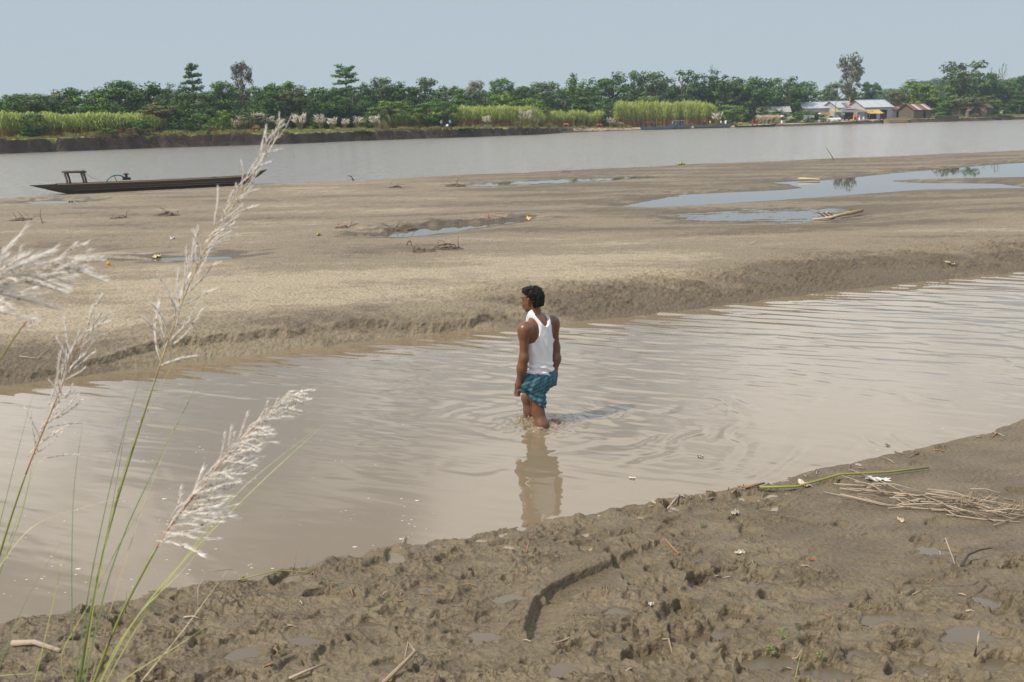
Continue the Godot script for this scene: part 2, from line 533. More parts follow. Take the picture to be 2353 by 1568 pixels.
const BAR_ROWS := 400
func build_sandbar() -> void:
	pool([[862, 543], [905, 531], [960, 522], [1040, 516], [1130, 511], [1205, 503], [1215, 507], [1150, 516], [1100, 523], [1040, 533], [980, 540], [920, 546]], 0.20, 0.12)
	pool([[1425, 474], [1500, 461], [1560, 448], [1700, 441], [1800, 437], [1845, 432], [1815, 424], [1770, 420], [1840, 416], [1905, 414], [1960, 408], [2060, 398], [2140, 391], [2230, 383], [2353, 374], [2600, 356], [2600, 399], [2353, 408], [2180, 411], [2060, 414], [2050, 417], [2100, 420], [2200, 420], [2280, 421], [2353, 430], [2600, 424], [2600, 437], [2353, 433], [2230, 434], [2100, 437], [1980, 446], [1860, 455], [1740, 463], [1600, 472], [1500, 477]], 0.12)
	pool([[1060, 427], [1130, 421], [1250, 415], [1420, 408], [1520, 406], [1440, 411], [1330, 418], [1200, 424], [1110, 428]], 0.13, 0.0, 0.02)
	pool([[60, 463], [160, 461], [215, 464], [150, 468], [70, 468]], 0.1)
	pool([[1545, 502], [1620, 489], [1760, 484], [1900, 481], [1940, 486], [1890, 508], [1700, 509]], 0.185, 0.0, 0.035)
	pool([[330, 598], [400, 592], [520, 590], [540, 594], [420, 600]], 0.24)
	var us := fan(600, 0.6, 1.1, 16)
	var n := us.size()
	var pos := PackedVector3Array(); pos.resize(BAR_ROWS * n)
	var cols := PackedColorArray(); cols.resize(BAR_ROWS * n)
	var a := PackedFloat32Array(); var b := PackedFloat32Array()
	for i in n:
		a.append(1.0 / (crossing(E2X, E2D, us[i], 14.0) - 0.7))
		b.append(1.0 / (crossing(E3X, E3D, us[i], 55.0) + 4.0))
	for r in BAR_ROWS:
		var t := float(r) / (BAR_ROWS - 1)
		for i in n:
			var d := 1.0 / lerpf(a[i], b[i], t)
			var x := us[i] * d
			pos[r * n + i] = Vector3(x, bar(x, d), -d)
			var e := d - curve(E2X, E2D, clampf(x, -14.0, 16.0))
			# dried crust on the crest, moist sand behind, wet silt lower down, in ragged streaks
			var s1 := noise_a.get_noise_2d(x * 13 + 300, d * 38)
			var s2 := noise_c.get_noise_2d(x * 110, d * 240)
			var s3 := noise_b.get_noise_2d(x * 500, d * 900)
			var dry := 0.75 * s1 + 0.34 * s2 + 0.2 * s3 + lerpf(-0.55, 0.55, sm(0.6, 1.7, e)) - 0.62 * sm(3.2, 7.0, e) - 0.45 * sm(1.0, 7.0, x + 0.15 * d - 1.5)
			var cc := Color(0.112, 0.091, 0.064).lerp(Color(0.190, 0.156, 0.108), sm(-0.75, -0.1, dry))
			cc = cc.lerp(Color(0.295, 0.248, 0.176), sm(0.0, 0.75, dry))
			for p in pools:      # soaked sand round the pools; the dark also paints shade on the scarp
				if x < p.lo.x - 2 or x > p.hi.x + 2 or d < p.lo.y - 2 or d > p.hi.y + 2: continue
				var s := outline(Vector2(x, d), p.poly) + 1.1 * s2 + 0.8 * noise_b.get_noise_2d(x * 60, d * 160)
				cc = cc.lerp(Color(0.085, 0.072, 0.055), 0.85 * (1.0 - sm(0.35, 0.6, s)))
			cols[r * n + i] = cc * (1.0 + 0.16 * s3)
	var m := painted(0.72, 0.4)
	grainy(m, noise_tex(512, 0.06, 5, true, 8.0, 5), Vector3(0.4, 0.4, 0.4), 0.8)
	M.sand = m
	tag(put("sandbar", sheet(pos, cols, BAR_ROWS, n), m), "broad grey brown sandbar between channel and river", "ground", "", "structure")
	# pool water: level sheets, the sand decides their outline
	for p in pools:
		var s := Shape.new()
		var fat: PackedVector2Array = Geometry2D.offset_polygon(p.poly, 0.7)[0]
		var tris := Geometry2D.triangulate_polygon(fat)
		for k in range(0, tris.size(), 3):
			var w: Array[Vector3] = []
			for j in 3: w.append(Vector3(fat[tris[k + j]].x, p.level, -fat[tris[k + j]].y))
			if (w[2] - w[0]).cross(w[1] - w[0]).y < 0: s.tri(w[0], w[2], w[1])
			else: s.tri(w[0], w[1], w[2])
		tag(put("pool_water", s.mesh(), M.pool), "shallow still pool left on the sandbar", "water", "", "structure")

# ---------------------------------------------------------------- water
const MAN := Vector3(0.245, 0, -9.37)

func wave(x: float, d: float) -> float:
	var e1 := d - curve(E1X, E1D, clampf(x, -6.0, 9.0))
	var e2 := curve(E2X, E2D, clampf(x, -14.0, 16.0)) - d
	var calm := sm(0.0, 1.2, e1)
	var w := 0.0
	var wind := (0.25 + 0.75 * sm(0.5, 5.0, e1)) * (0.35 + 0.65 * sm(-3.0, 2.5, x + 0.5 * (d - 8.0)))
	# wind ripples, long along the channel
	var al := x * 0.92 - d * 0.39
	var ac := x * 0.39 + d * 0.92
	var near_man := exp(-pow(Vector2(x - MAN.x - 1.8, d + MAN.z - 0.3).length() / 3.0, 2.0))
	w += 0.012 * noise_a.get_noise_2d(al * 52 + 0.6 * noise_c.get_noise_2d(x * 40, d * 40) * 60.0, ac * 230) * wind * (1.0 - 0.65 * near_man)
	w += 0.006 * noise_b.get_noise_2d(al * 110, ac * 520) * wind
	w += 0.010 * noise_c.get_noise_2d(al * 75 + 70, ac * 360) * exp(-maxf(e2, 0.0) / 1.3)
	# rings the wader sends out
	var v := Vector2(x - MAN.x, d + MAN.z)
	var r := v.length()
	var reach := sm(0.25, 0.7, r) * exp(-r * 0.30)
	var ang := atan2(v.y, v.x)
	var fan_out := maxf(0.18 + 0.82 * sm(-0.1, 0.9, cos(ang - 0.15)), 0.75 * exp(-pow(r / 1.7, 4.0)))
	var rr := r + 0.28 * noise_a.get_noise_2d(x * 90, d * 90)
	w += 0.0085 * reach * fan_out * sm(-0.3, 0.35, noise_c.get_noise_2d(x * 40 + 20, d * 70) + 0.5 * exp(-r)) * (sin(rr * TAU / 0.36) + 0.5 * sin(rr * TAU / 0.21 + 1.0)) * (0.6 + 0.7 * noise_b.get_noise_2d(x * 60, d * 60))
	w += 0.05 * exp(-r * r / 0.07) * (0.4 + noise_c.get_noise_2d(x * 700, d * 700))
	return w

func build_water() -> void:
	var us := fan(620, 0.6, 1.6, 16)
	var n := us.size()
	var rows := 420
	var pos := PackedVector3Array(); pos.resize(rows * n)
	for i in n:
		var a := 1.0 / (crossing(E1X, E1D, us[i], 7.0) - 0.8)
		var b := 1.0 / (crossing(E2X, E2D, us[i], 14.0) + 0.9)
		for r in rows:
			var d := 1.0 / lerpf(a, b, float(r) / (rows - 1))
			var x := us[i] * d
			pos[r * n + i] = Vector3(x, wave(x, d), -d)
	tag(put("channel_water", sheet(pos, PackedColorArray(), rows, n), M.channel), "muddy shallow channel water with soft ripples", "water", "", "structure")
	# the main river: one wide sheet with low chop
	var pr := PackedVector3Array()
	var xs := PackedFloat32Array()
	for k in 301: xs.append(tan(lerpf(-1.35, 1.35, k / 300.0)) * 70.0)
	for r in 60:
		var t := r / 59.0
		for x in xs:
			var near := curve(E3X, E3D, clampf(x, -60.0, 90.0)) - 3.0
			var far := curve(E4X, E4D, clampf(x, -160.0, 300.0)) + 3.0
			pr.append(Vector3(x, 0.0, -lerpf(near, maxf(far, near + 10.0), t * t * 0.5 + t * 0.5)))
	tag(put("river_water", sheet(pr, PackedColorArray(), 60, 301), M.river), "broad pale brown river with fine wind chop", "water", "", "structure")

# ---------------------------------------------------------------- far bank
func far_land(x: float, d: float) -> float:
	var e := d - curve(E4X, E4D, clampf(x, -140.0, 260.0))
	var h := held(FHX, FHY, x)
	var w := held(FWX, FWY, x)
	e += 0.3 * noise_a.get_noise_2d(x * 28, 5.0) + 0.3 * noise_b.get_noise_2d(x * 90, 2.0) + 0.12 * noise_c.get_noise_2d(x * 260, d * 90)
	if e < 0.0: return maxf(0.4 * e, -0.8)
	var ledge := 0.22 * h * noise_b.get_noise_2d(x * 90, d * 160 + h * 50)
	var f := (sm(0.0, 0.35, e / w) * 0.3 + sm(0.35, 0.8, e / w) * 0.7)
	return h * f + ledge * (1.0 - sm(0.8, 1.2, e / w)) * f + (1.0 - exp(-maxf(e - w, 0.0) / 25.0)) * (0.55 if x < 12 else 0.75) + 0.05 * noise_a.get_noise_2d(x * 30, d * 30) * sm(0.8, 2.0, e / w)

func build_far_bank() -> void:
	var xs := PackedFloat32Array()
	for k in 12: xs.append(-700.0 + 46.0 * k)
	for k in 900: xs.append(-145.0 + 0.4 * k)
	for k in 12: xs.append(217.0 + 45.0 * k)
	var es := [-6.0, -2.0, -0.8, -0.3, 0.0, 0.08, 0.16, 0.24, 0.32, 0.4, 0.48, 0.56, 0.64, 0.72, 0.8, 0.9, 1.0, 1.15, 1.3, 1.6, 2.0, 2.6, 3.4, 4.5, 6.0, 8.0, 10.0, 12.0, 15.0, 19.0, 25.0, 33.0, 45.0, 60.0, 90.0, 150.0, 300.0, 600.0, 1000.0]
	var pos := PackedVector3Array(); var cols := PackedColorArray()
	for e in es:
		for x in xs:
			var w := held(FWX, FWY, x)
			var d: float = curve(E4X, E4D, clampf(x, -140.0, 260.0)) + (e * w if e < 1.3 else e - 1.3 + 1.3 * w)
			pos.append(Vector3(x, far_land(x, d), -d))
			var s1 := noise_a.get_noise_2d(x * 20, d * 60)
			var s3 := noise_c.get_noise_2d(x * 220, d * 300)
			var soil := Color(0.040, 0.031, 0.025).lerp(Color(0.080, 0.062, 0.048), clampf(0.4 + s1 + 0.6 * s3, 0, 1))
			var grass := Color(0.24, 0.22, 0.09).lerp(Color(0.18, 0.22, 0.06), clampf(0.5 + s1 + s3, 0, 1))
			var sand := Color(0.33, 0.27, 0.19) * (1.0 + 0.15 * s3)
			var beach := sm(10.0, 22.0, x) 
			var cc := soil
			if e > 0.95:
				cc = grass.lerp(sand, beach * (1.0 - sm(7.0, 9.0, e + 4.0 * s1)) if x < 72 else beach * (1.0 - sm(22.0, 26.0, e + 9.0 * s1 + clampf((x - 104.0) * 1.1, 0, 24))))
			elif x > 14 and x < 62: cc = soil.lerp(sand, sm(0.25, 0.55, e + 0.3 * s3))
			cols.append(cc)
	var m := painted(0.9, 0.3)
	grainy(m, noise_tex(256, 0.06, 4, true, 6.0, 8), Vector3(0.35, 0.35, 0.35), 0.8)
	tag(put("far_bank", sheet(pos, cols, es.size(), xs.size()), m), "eroded far river bank with grass on top", "ground", "", "structure")
	var bed := Shape.new()
	bed.quad(Vector3(-900, -1.0, 60), Vector3(-900, -1.0, -1300), Vector3(900, -1.0, -1300), Vector3(900, -1.0, 60))
	tag(put("river_bed", bed.mesh(), mat(lin(0.15, 0.12, 0.08), 0.9)), "muddy river bed under the water", "ground", "", "structure")

# ---------------------------------------------------------------- trees
var crowns := {}
var trunks := {}

func leaf(s: Shape, p: Vector3, n: Vector3, soft: Vector3, size: float, rg: RandomNumberGenerator) -> void:      # soft: the way the whole tuft faces there
	var a := n.cross(Vector3(rg.randfn(), rg.randfn(), rg.randfn())).normalized()
	var b := n.cross(a).normalized()
	var l := size * rg.randf_range(0.7, 1.3); var w := l * rg.randf_range(0.35, 0.6)
	var droop := -0.25 * l
	var q: Array[Vector3] = [p - a * l, p + b * w, p + a * l + Vector3(0, droop, 0), p - b * w]
	if (q[2] - q[0]).cross(q[1] - q[0]).dot(soft) < 0.0: q = [q[3], q[2], q[1], q[0]]
	s.quad(q[0], q[1], q[2], q[3])
	var m := (soft + n * 0.45 * signf(n.dot(soft) + 0.001)).normalized()
	for k in 6: s.n.append(m)

func clump(s: Shape, at: Vector3, r: Vector3, count: int, size: float, rg: RandomNumberGenerator) -> void:
	var tone := rg.randf_range(0.75, 1.25)
	for k in count:
		var dir := Vector3(rg.randfn(), rg.randfn(), rg.randfn()).normalized()
		var f := pow(rg.randf(), 0.45)
		if dir.y < -0.2: f *= 0.8
		var t := tone * rg.randf_range(0.72, 1.3)
		s.col = Color(t * rg.randf_range(0.92, 1.12), t, t * rg.randf_range(0.85, 1.1))
		leaf(s, at + dir * r * f, (dir * 0.7 + Vector3(0, 0.6, 0) + Vector3(rg.randfn(), rg.randfn(), rg.randfn()) * 0.55).normalized(), (dir + Vector3(0, 0.25, 0)).normalized(), size, rg)

# crowns are made ten metres high and eight wide, with the trunk that carries them
func tree_kind(kind: String, sd: int) -> Array:
	var key := kind + str(sd)
	if crowns.has(key): return [crowns[key], trunks[key]]
	var rg := RandomNumberGenerator.new()
	rg.seed = hash(key)
	var s := Shape.new(); var t := Shape.new()
	t.col = Color(1, 1, 1)
	var limb := func(from: Vector3, to: Vector3, r: float) -> void:
		var mid := from.lerp(to, 0.5) + Vector3(rg.randfn(), 0.6 + rg.randfn() * 0.4, rg.randfn()) * 0.18 * from.distance_to(to) * 0.5
		t.tube([from, mid, to], [r, r * 0.7, r * 0.25], 5)
	match kind:
		"dense", "bright":
			t.tube([Vector3.ZERO, Vector3(0.1, 2.0, 0), Vector3(0.1, 5.5, 0.1), Vector3(0, 8, 0)], [0.32, 0.24, 0.15, 0.05], 6)
			var lumps := 30 if kind == "dense" else 24
			for k in lumps:
				var y := rg.randf_range(1.9, 9.0)
				var prof := sqrt(maxf(0.06, 1.0 - pow((y - 5.0) / 5.0, 2.0)))
				var a := rg.randf() * TAU
				var rr := 3.0 * prof * pow(rg.randf(), 0.35)
				var at := Vector3(cos(a) * rr, y, sin(a) * rr)
				limb.call(Vector3(0, maxf(1.6, y - 2.4), 0), at, 0.09)
				var q := rg.randf_range(0.75, 1.35)
				clump(s, at, Vector3(1.25, 0.8, 1.25) * q, int(95 * q * q), 0.25, rg)
		"shrub":
			t.tube([Vector3.ZERO, Vector3(0, 5, 0)], [0.2, 0.05], 5)
			for k in 26:
				var a := rg.randf() * TAU
				var y := rg.randf_range(0.8, 8.6)
				var rr := 3.2 * sqrt(maxf(0.1, 1.0 - pow(y / 9.6, 2.0))) * pow(rg.randf(), 0.4)
				clump(s, Vector3(cos(a) * rr, y, sin(a) * rr), Vector3(1.2, 1.3, 1.2), 80, 0.28, rg)
		"tall":
			t.tube([Vector3.ZERO, Vector3(0.12, 3, 0), Vector3(-0.05, 6, 0.1), Vector3(0.1, 9.2, 0)], [0.26, 0.2, 0.14, 0.04], 6)
			for k in 74:
				var y := rg.randf_range(3.6, 9.7)
				var prof := sqrt(maxf(0.12, 1.0 - pow((y - 7.2) / 3.4, 2.0)))
				var a := rg.randf() * TAU
				var rr := 3.1 * prof * sqrt(rg.randf())
				var at := Vector3(cos(a) * rr, y, sin(a) * rr)
				if k % 3 == 0: limb.call(Vector3(0, y - 1.6, 0), at, 0.08)
				clump(s, at - Vector3(0, 0.15, 0), Vector3(1.0, 0.55, 1.0) * rg.randf_range(0.7, 1.2), 44, 0.2, rg)
		"tiered":
			t.tube([Vector3.ZERO, Vector3(0, 4, 0), Vector3(0.1, 8, 0), Vector3(0, 9.8, 0)], [0.22, 0.17, 0.1, 0.03], 6)
			for lv in 7:
				var y := 3.2 + lv * 1.04
				var reach := lerpf(3.6, 1.7, pow(lv / 6.0, 2.0)) * rg.randf_range(0.8, 1.1)
				var arms := 6 if lv < 4 else 5
				for j in arms:
					var a := TAU * (j + rg.randf() * 0.6) / arms
					var far := reach * rg.randf_range(0.65, 1.05)
					var dir := Vector3(cos(a), 0, sin(a))
					var lift := rg.randf_range(-0.45, 0.5)
					limb.call(Vector3(0, y - 0.3, 0), dir * far + Vector3(0, y + 0.2 + lift, 0), 0.07)
					for q in 3:
						clump(s, dir * far * (0.42 + 0.29 * q) + Vector3(rg.randfn() * 0.15, y + 0.1 + lift * (0.42 + 0.29 * q) + 0.06 * q, rg.randfn() * 0.15), Vector3(0.75, 0.30, 0.75) * rg.randf_range(0.7, 1.3), 40, 0.2, rg)
		"flat":
			t.tube([Vector3.ZERO, Vector3(0.15, 3, 0), Vector3(0, 6, 0)], [0.3, 0.22, 0.14], 6)
			for k in 30:
				var a := rg.randf() * TAU
				var rr := 3.4 * sqrt(rg.randf())
				var y := 8.8 - 2.4 * pow(rr / 3.4, 2.0) - rg.randf() * 1.3
				var at := Vector3(cos(a) * rr, y, sin(a) * rr)
				limb.call(Vector3(0, 4.5, 0), at, 0.09)
				clump(s, at, Vector3(1.0, 0.45, 1.0), 70, 0.22, rg)
		"bamboo":
			for k in 26:
				var a := rg.randf() * TAU
				var lean := rg.randf_range(0.2, 3.2)
				var top := rg.randf_range(7.5, 10.0)
				var dir := Vector3(cos(a), 0, sin(a))
				var path: Array = []
				for j in 6:
					var f := j / 5.0
					path.append(dir * (0.4 + lean * f * f) + Vector3(0, top * (f - 0.13 * f * f * f * lean / 2.0), 0))
				t.tube(path, [0.06, 0.055, 0.05, 0.04, 0.025, 0.01], 4)
				for j in 7:
					var f := 0.3 + 0.7 * j / 6.0
					var at := dir * (0.4 + lean * f * f) + Vector3(0, top * (f - 0.13 * f * f * f * lean / 2.0), 0)
					clump(s, at, Vector3(0.6, 0.55, 0.6), 24, 0.2, rg)
		"palm":
			t.tube([Vector3.ZERO, Vector3(0.15, 3, 0), Vector3(0.05, 6.5, 0)], [0.2, 0.14, 0.12], 6)
			for k in 17:
				var a := TAU * k / 17.0 + rg.randf() * 0.3
				var dir := Vector3(cos(a), 0, sin(a))
				var up := rg.randf_range(0.2, 1.5)
				for j in 26:
					var f := j / 25.0
					var q := Vector3(0, 6.5, 0) + dir * 3.6 * f + Vector3(0, up * 2.4 * f - 2.6 * f * f, 0)
					var g := rg.randf_range(0.75, 1.25)
					s.col = Color(g, g, g)
					for sd2 in [-1, 1]: leaf(s, q + dir.cross(Vector3.UP) * sd2 * 0.32 * (1.1 - f), Vector3(rg.randfn() * 0.3, 1, rg.randfn() * 0.3).normalized(), (dir * 0.3 + Vector3.UP).normalized(), 0.42 * (1.15 - f), rg)
		"banana":
			for k in 4:
				var at := Vector3(rg.randfn() * 1.2, 0, rg.randfn() * 1.2)
				t.tube([at, at + Vector3(0, 5.0, 0)], [0.3, 0.2], 6)
				for j in 8:
					var a := rg.randf() * TAU
					var dir := Vector3(cos(a), 0, sin(a))
					var path: Array = []
					for i in 6:
						var f := i / 5.0
						path.append(at + Vector3(0, 5.0 + rg.randf_range(3.2, 4.6) * f - 2.2 * f * f, 0) + dir * 2.2 * f * f)
					var g := rg.randf_range(0.8, 1.3)
					s.col = Color(g, g, g)
					var before := s.v.size()
					s.blade(path, [0.12, 0.5, 0.62, 0.55, 0.36, 0.05], dir.cross(Vector3.UP))
					for i in s.v.size() - before: s.n.append((dir * 0.4 + Vector3.UP).normalized())
		"bare":
			for k in 5:
				var a := rg.randf() * TAU
				var to := Vector3(cos(a) * rg.randf_range(0.5, 3), rg.randf_range(7, 10), sin(a))
				limb.call(Vector3(cos(a) * 0.6, 0, 0), to, 0.12)
				for j in 7: limb.call(to * (0.55 + 0.06 * j), to * (0.6 + 0.06 * j) + Vector3(rg.randfn() * 0.6, 0.7, rg.randfn() * 0.6), 0.05)
				clump(s, to, Vector3(0.5, 0.5, 0.5), 8, 0.16, rg)
	crowns[key] = s.mesh()
	trunks[key] = t.mesh(true)
	return [crowns[key], trunks[key]]

func tree(called: String, kind: String, variant: int, look: String, px: float, d: float, top: float, wide: float, label: String, group := "") -> void:
	var g := at_depth(px, 265, d)
	var ground := far_land(g.x, d)
	var high := at_depth(px, top, d).y - ground
	var o := thing(called, label, "tree" if kind != "shrub" else "shrub", Vector3(g.x, ground - 0.1, -d), rng.randf() * TAU, group)
	if kind == "bamboo": o.set_meta("category", "bamboo")
	var k := tree_kind(kind, variant)
	var sx := wide * d / FOCAL / 8.0
	var sy := high / 10.0
	var c := put("crown" if kind != "shrub" else "foliage", k[0], M["leaf_" + look], o)
	c.scale = Vector3(sx, sy, sx)
	var t := put("trunk" if kind != "bamboo" else "culms", k[1], M.pale_bark if kind == "tall" and look == "gum" else M.bark, o)
	var thin := minf(1.0, sx * 1.3)
	t.scale = Vector3(sx, sy, sx)

func shore(px: float) -> float:
	var g := at_depth(px, 280, 200.0)
	var u := g.x / 200.0
	return crossing(E4X, E4D, u, 200.0)

func build_trees() -> void:
	# [name, kind, variant, look, px, metres behind the shore, top, width, label]
	var T := [
		["broadleaf_tree", "dense", 0, "dark", 10, 38, 226, 120, "dark round tree cut by the frame beside the lone tree at the left end"],
		["broadleaf_tree", "dense", 1, "grey", 74, 32, 211, 120, "grey green leafy tree near the left end of the woods, behind the lone dark bush"],
		["teak_tree", "dense", 2, "flower", 122, 44, 198, 62, "tree with cream yellow flower heads above the left cane field"],
		["broadleaf_tree", "dense", 3, "dark", 162, 34, 194, 120, "broad dark tree just right of the cream flowering tree"],
		["broadleaf_tree", "dense", 0, "mid", 215, 30, 205, 110, "mid green tree above the left cane field, lower than its two neighbours"],
		["broadleaf_tree", "dense", 1, "dark", 278, 32, 179, 130, "big dark lumpy tree towering over the left cane field"],
		["broadleaf_tree", "dense", 2, "dark", 342, 36, 180, 110, "dark tree with a ragged top between the big lumpy tree and the bamboo"],
		["bamboo_clump", "bamboo", 0, "grey", 394, 34, 190, 70, "narrow grey green bamboo clump left of the tall tiered tree"],
		["tiered_tree", "tiered", 0, "dark", 448, 38, 149, 60, "tall tree with flat tiers of leaves like a pagoda, first of the two tiered trees"],
		["broadleaf_tree", "dense", 3, "grey", 456, 32, 205, 100, "dull green tree around the foot of the pagoda shaped tree"],
		["broadleaf_tree", "dense", 1, "mid", 516, 36, 181, 90, "mid green tree between the pagoda shaped tree and the tall airy tree"],
		["slender_tree", "tall", 0, "gum", 560, 40, 132, 58, "tall airy tree with a rounded head standing clear above the left woods"],
		["broadleaf_tree", "dense", 0, "dark", 604, 32, 188, 90, "very dark tree right of the tall airy tree"],
		["spreading_tree", "flat", 0, "mid", 652, 40, 168, 90, "wide flat topped green tree above the white plume grasses"],
		["broadleaf_tree", "dense", 2, "vine", 680, 30, 188, 90, "creeper draped tree under the flat topped tree"],
		["small_tree", "flat", 1, "mid", 722, 40, 184, 40, "small flat topped tree peeping over the woods right of the creeper draped tree"],
		["broadleaf_tree", "dense", 3, "dark", 748, 32, 194, 110, "dark tree hung with creepers left of the second tiered tree"],
		["tiered_tree", "tiered", 1, "mid", 798, 38, 151, 78, "tall tree with open forked tiers, second of the two tiered trees"],
		["broadleaf_tree", "dense", 0, "dark", 812, 30, 205, 90, "dark shaded tree below the open forked tiered tree"],
		["broadleaf_tree", "tall", 1, "dark", 846, 38, 186, 50, "thin crowned tree immediately right of the open forked tiered tree"],
		["broadleaf_tree", "dense", 1, "grey", 882, 36, 171, 56, "grey green tree with a single rounded top behind the feathery roadside tree"],
		["broadleaf_tree", "dense", 2, "dark", 932, 34, 180, 90, "dark tree behind the gap between the feathery tree and the mango pair"],
		["broadleaf_tree", "dense", 3, "grey", 978, 38, 170, 90, "tall grey green tree standing behind the mango pair"],
		["broadleaf_tree", "dense", 0, "mid", 1030, 34, 188, 90, "mid green tree behind the right hand mango tree"],
		["teak_tree", "dense", 1, "flower", 1093, 42, 180, 46, "tree with a pale yellow flowering top behind the middle cane field"],
		["broadleaf_tree", "dense", 2, "grey", 1075, 32, 202, 90, "dull green tree below the pale yellow flowering top"],
		["broadleaf_tree", "tall", 0, "mid", 1152, 36, 173, 70, "thin topped tree with open twigs behind the middle cane field"],
		["broadleaf_tree", "dense", 3, "dark", 1196, 34, 192, 90, "dark tree behind the bright green feathery thicket"],
		["broadleaf_tree", "dense", 1, "grey", 1246, 40, 183, 80, "grey green tree left of the plumed bamboo"],
		["bamboo_clump", "bamboo", 1, "mid", 1322, 32, 164, 110, "big bamboo clump with arching plume tops in the middle of the far bank"],
		["broadleaf_tree", "dense", 0, "dark", 1300, 26, 212, 130, "dark tree in front of the plumed bamboo clump"],
		["broadleaf_tree", "dense", 2, "dark", 1408, 34, 156, 100, "tall dark tree left of the twin pointed tree, above the grey shed roofs"],
		["pointed_tree", "dense", 3, "dark", 1458, 38, 152, 46, "dark tree ending in a narrow point over the right cane field"],
		["broadleaf_tree", "dense", 1, "grey", 1500, 34, 158, 80, "grey green tree right of the narrow pointed tree"],
		["broadleaf_tree", "dense", 0, "dark", 1568, 38, 150, 100, "highest dark crown above the right cane field"],
		["bamboo_clump", "bamboo", 0, "dark", 1628, 36, 160, 110, "dark bamboo clump with bare stems poking out above its top"],
		["dead_stems", "bare", 0, "bare", 1640, 38, 148, 60, "bare pale bamboo stems rising over the right cane field"],
		["broadleaf_tree", "dense", 2, "grey", 1668, 34, 178, 80, "grey green tree between the bamboo with bare stems and the reddish topped tree"],
		["broadleaf_tree", "dense", 3, "dark", 1712, 36, 168, 90, "dark tree with a reddish brown top left of the village"],
		["broadleaf_tree", "dense", 1, "dark", 1740, 30, 176, 90, "dark rounded tree standing over the grey roofed shed left of the village"],
		["broadleaf_tree", "dense", 0, "dark", 1806, 34, 168, 100, "big dark tree behind the left end of the long tin roof"],
		["broadleaf_tree", "dense", 2, "mid", 1852, 42, 180, 90, "mid green tree behind the middle of the long tin roof"],
		["broadleaf_tree", "bright", 0, "light", 1922, 44, 178, 64, "light green tree left of the tall gum trunk"],
		["gum_tree", "tall", 1, "gum", 1951, 36, 119, 62, "very tall thin tree with a drooping olive crown and pale trunk in the village"],
		["spreading_tree", "flat", 0, "dark", 1996, 40, 173, 50, "umbrella shaped tree right of the pale trunked tall tree"],
		["broadleaf_tree", "dense", 3, "mid", 1984, 44, 205, 90, "mid green tree behind the shops under the umbrella shaped tree"],
		["broadleaf_tree", "dense", 1, "olive", 2062, 13, 206, 56, "brownish olive tree in front of the rusty red roof"],
		["broadleaf_tree", "dense", 2, "bright", 2104, 40, 176, 90, "yellow green topped tree above the rusty hut"],
		["broadleaf_tree", "dense", 0, "bright", 2156, 34, 190, 80, "sunny yellow green tree behind the rusty hut's right end"],
		["rain_tree", "dense", 3, "grey", 2212, 42, 131, 110, "largest tree of the right bank, a high spreading rounded crown"],
		["broadleaf_tree", "dense", 1, "dark", 2266, 36, 163, 70, "dark tree leaning on the right side of the largest crown"],
		["dead_stems", "bare", 1, "bare", 2287, 38, 145, 60, "bare twiggy stems sticking up against the sky at the right end"],
		["broadleaf_tree", "dense", 2, "dark", 2316, 36, 182, 90, "dark tree behind the thatched stack at the right end"],
		["spreading_tree", "flat", 1, "dark", 2340, 44, 158, 60, "flat dark crown at the very right edge of the woods"],
		["broadleaf_tree", "dense", 0, "dark", 2356, 30, 205, 90, "dark tree cut by the frame below the flat crown at the right end"],
		# nearer, lower trees
		["feathery_tree", "flat", 0, "bright", 898, 13, 219, 92, "bright feathery tree with a thin dark trunk beside the log heap"],
		["feathery_tree", "bright", 1, "light", 862, 16, 238, 60, "low light green tree left of the feathery tree with the thin trunk"],
		["palm_tree", "palm", 0, "mid", 1402, 20, 200, 56, "feathery palm standing behind the grey shed roofs"],
		["palm_tree", "palm", 1, "grey", 1262, 30, 196, 50, "palm half hidden in the woods left of the plumed bamboo"],
		["palm_tree", "palm", 0, "dark", 690, 36, 176, 52, "palm poking out of the woods right of the wide flat topped tree"],
		["banana_plant", "banana", 0, "bright", 938, 20, 222, 26, "banana plants with upright pale leaves behind the gap left of the mango pair"],
		["banana_plant", "banana", 1, "bright", 1120, 26, 214, 24, "banana leaves showing between the middle cane and the woods"],
		["mango_tree", "bright", 0, "mid", 985, 13, 226, 66, "left of the two round mango trees where people shelter"],
		["mango_tree", "bright", 2, "mid", 1028, 13, 228, 60, "right of the two round mango trees beside the middle cane field"],
		["small_tree", "dense", 3, "mid", 940, 16, 244, 46, "small dark green tree left of the mango pair"],
		["feathery_tree", "bright", 0, "bright", 1165, 22, 205, 92, "wide bright green tree behind the middle cane field"],
		["feathery_tree", "bright", 1, "bright", 1222, 20, 216, 84, "bright green tree right of the wide one behind the cane"],
		["small_tree", "dense", 2, "dark", 1398, 10, 230, 36, "single dark small tree in front of the grey shed roofs"],
		["broadleaf_tree", "bright", 2, "bright", 1488, 18, 217, 70, "bright yellow green tree rising behind the right cane field"],
		["feathery_tree", "bright", 1, "bright", 1680, 10, 233, 76, "bright green bushy tree at the right end of the right cane field"],
		["acacia_tree", "flat", 1, "olive", 372, 9, 221, 100, "olive spreading tree at the right end of the left cane field"],
		["spreading_tree", "flat", 0, "olive", 2240, 7, 212, 104, "low wide olive tree over the straw stack"],
		["small_tree", "dense", 1, "mid", 2180, 18, 228, 60, "green tree between the rusty hut and the brown wall"],
	]
	for a in T:
		var d: float = shore(a[4]) + a[5]
		tree(a[0], a[1], a[2], a[3], a[4], d, a[6], a[7] * 1.12, a[8])
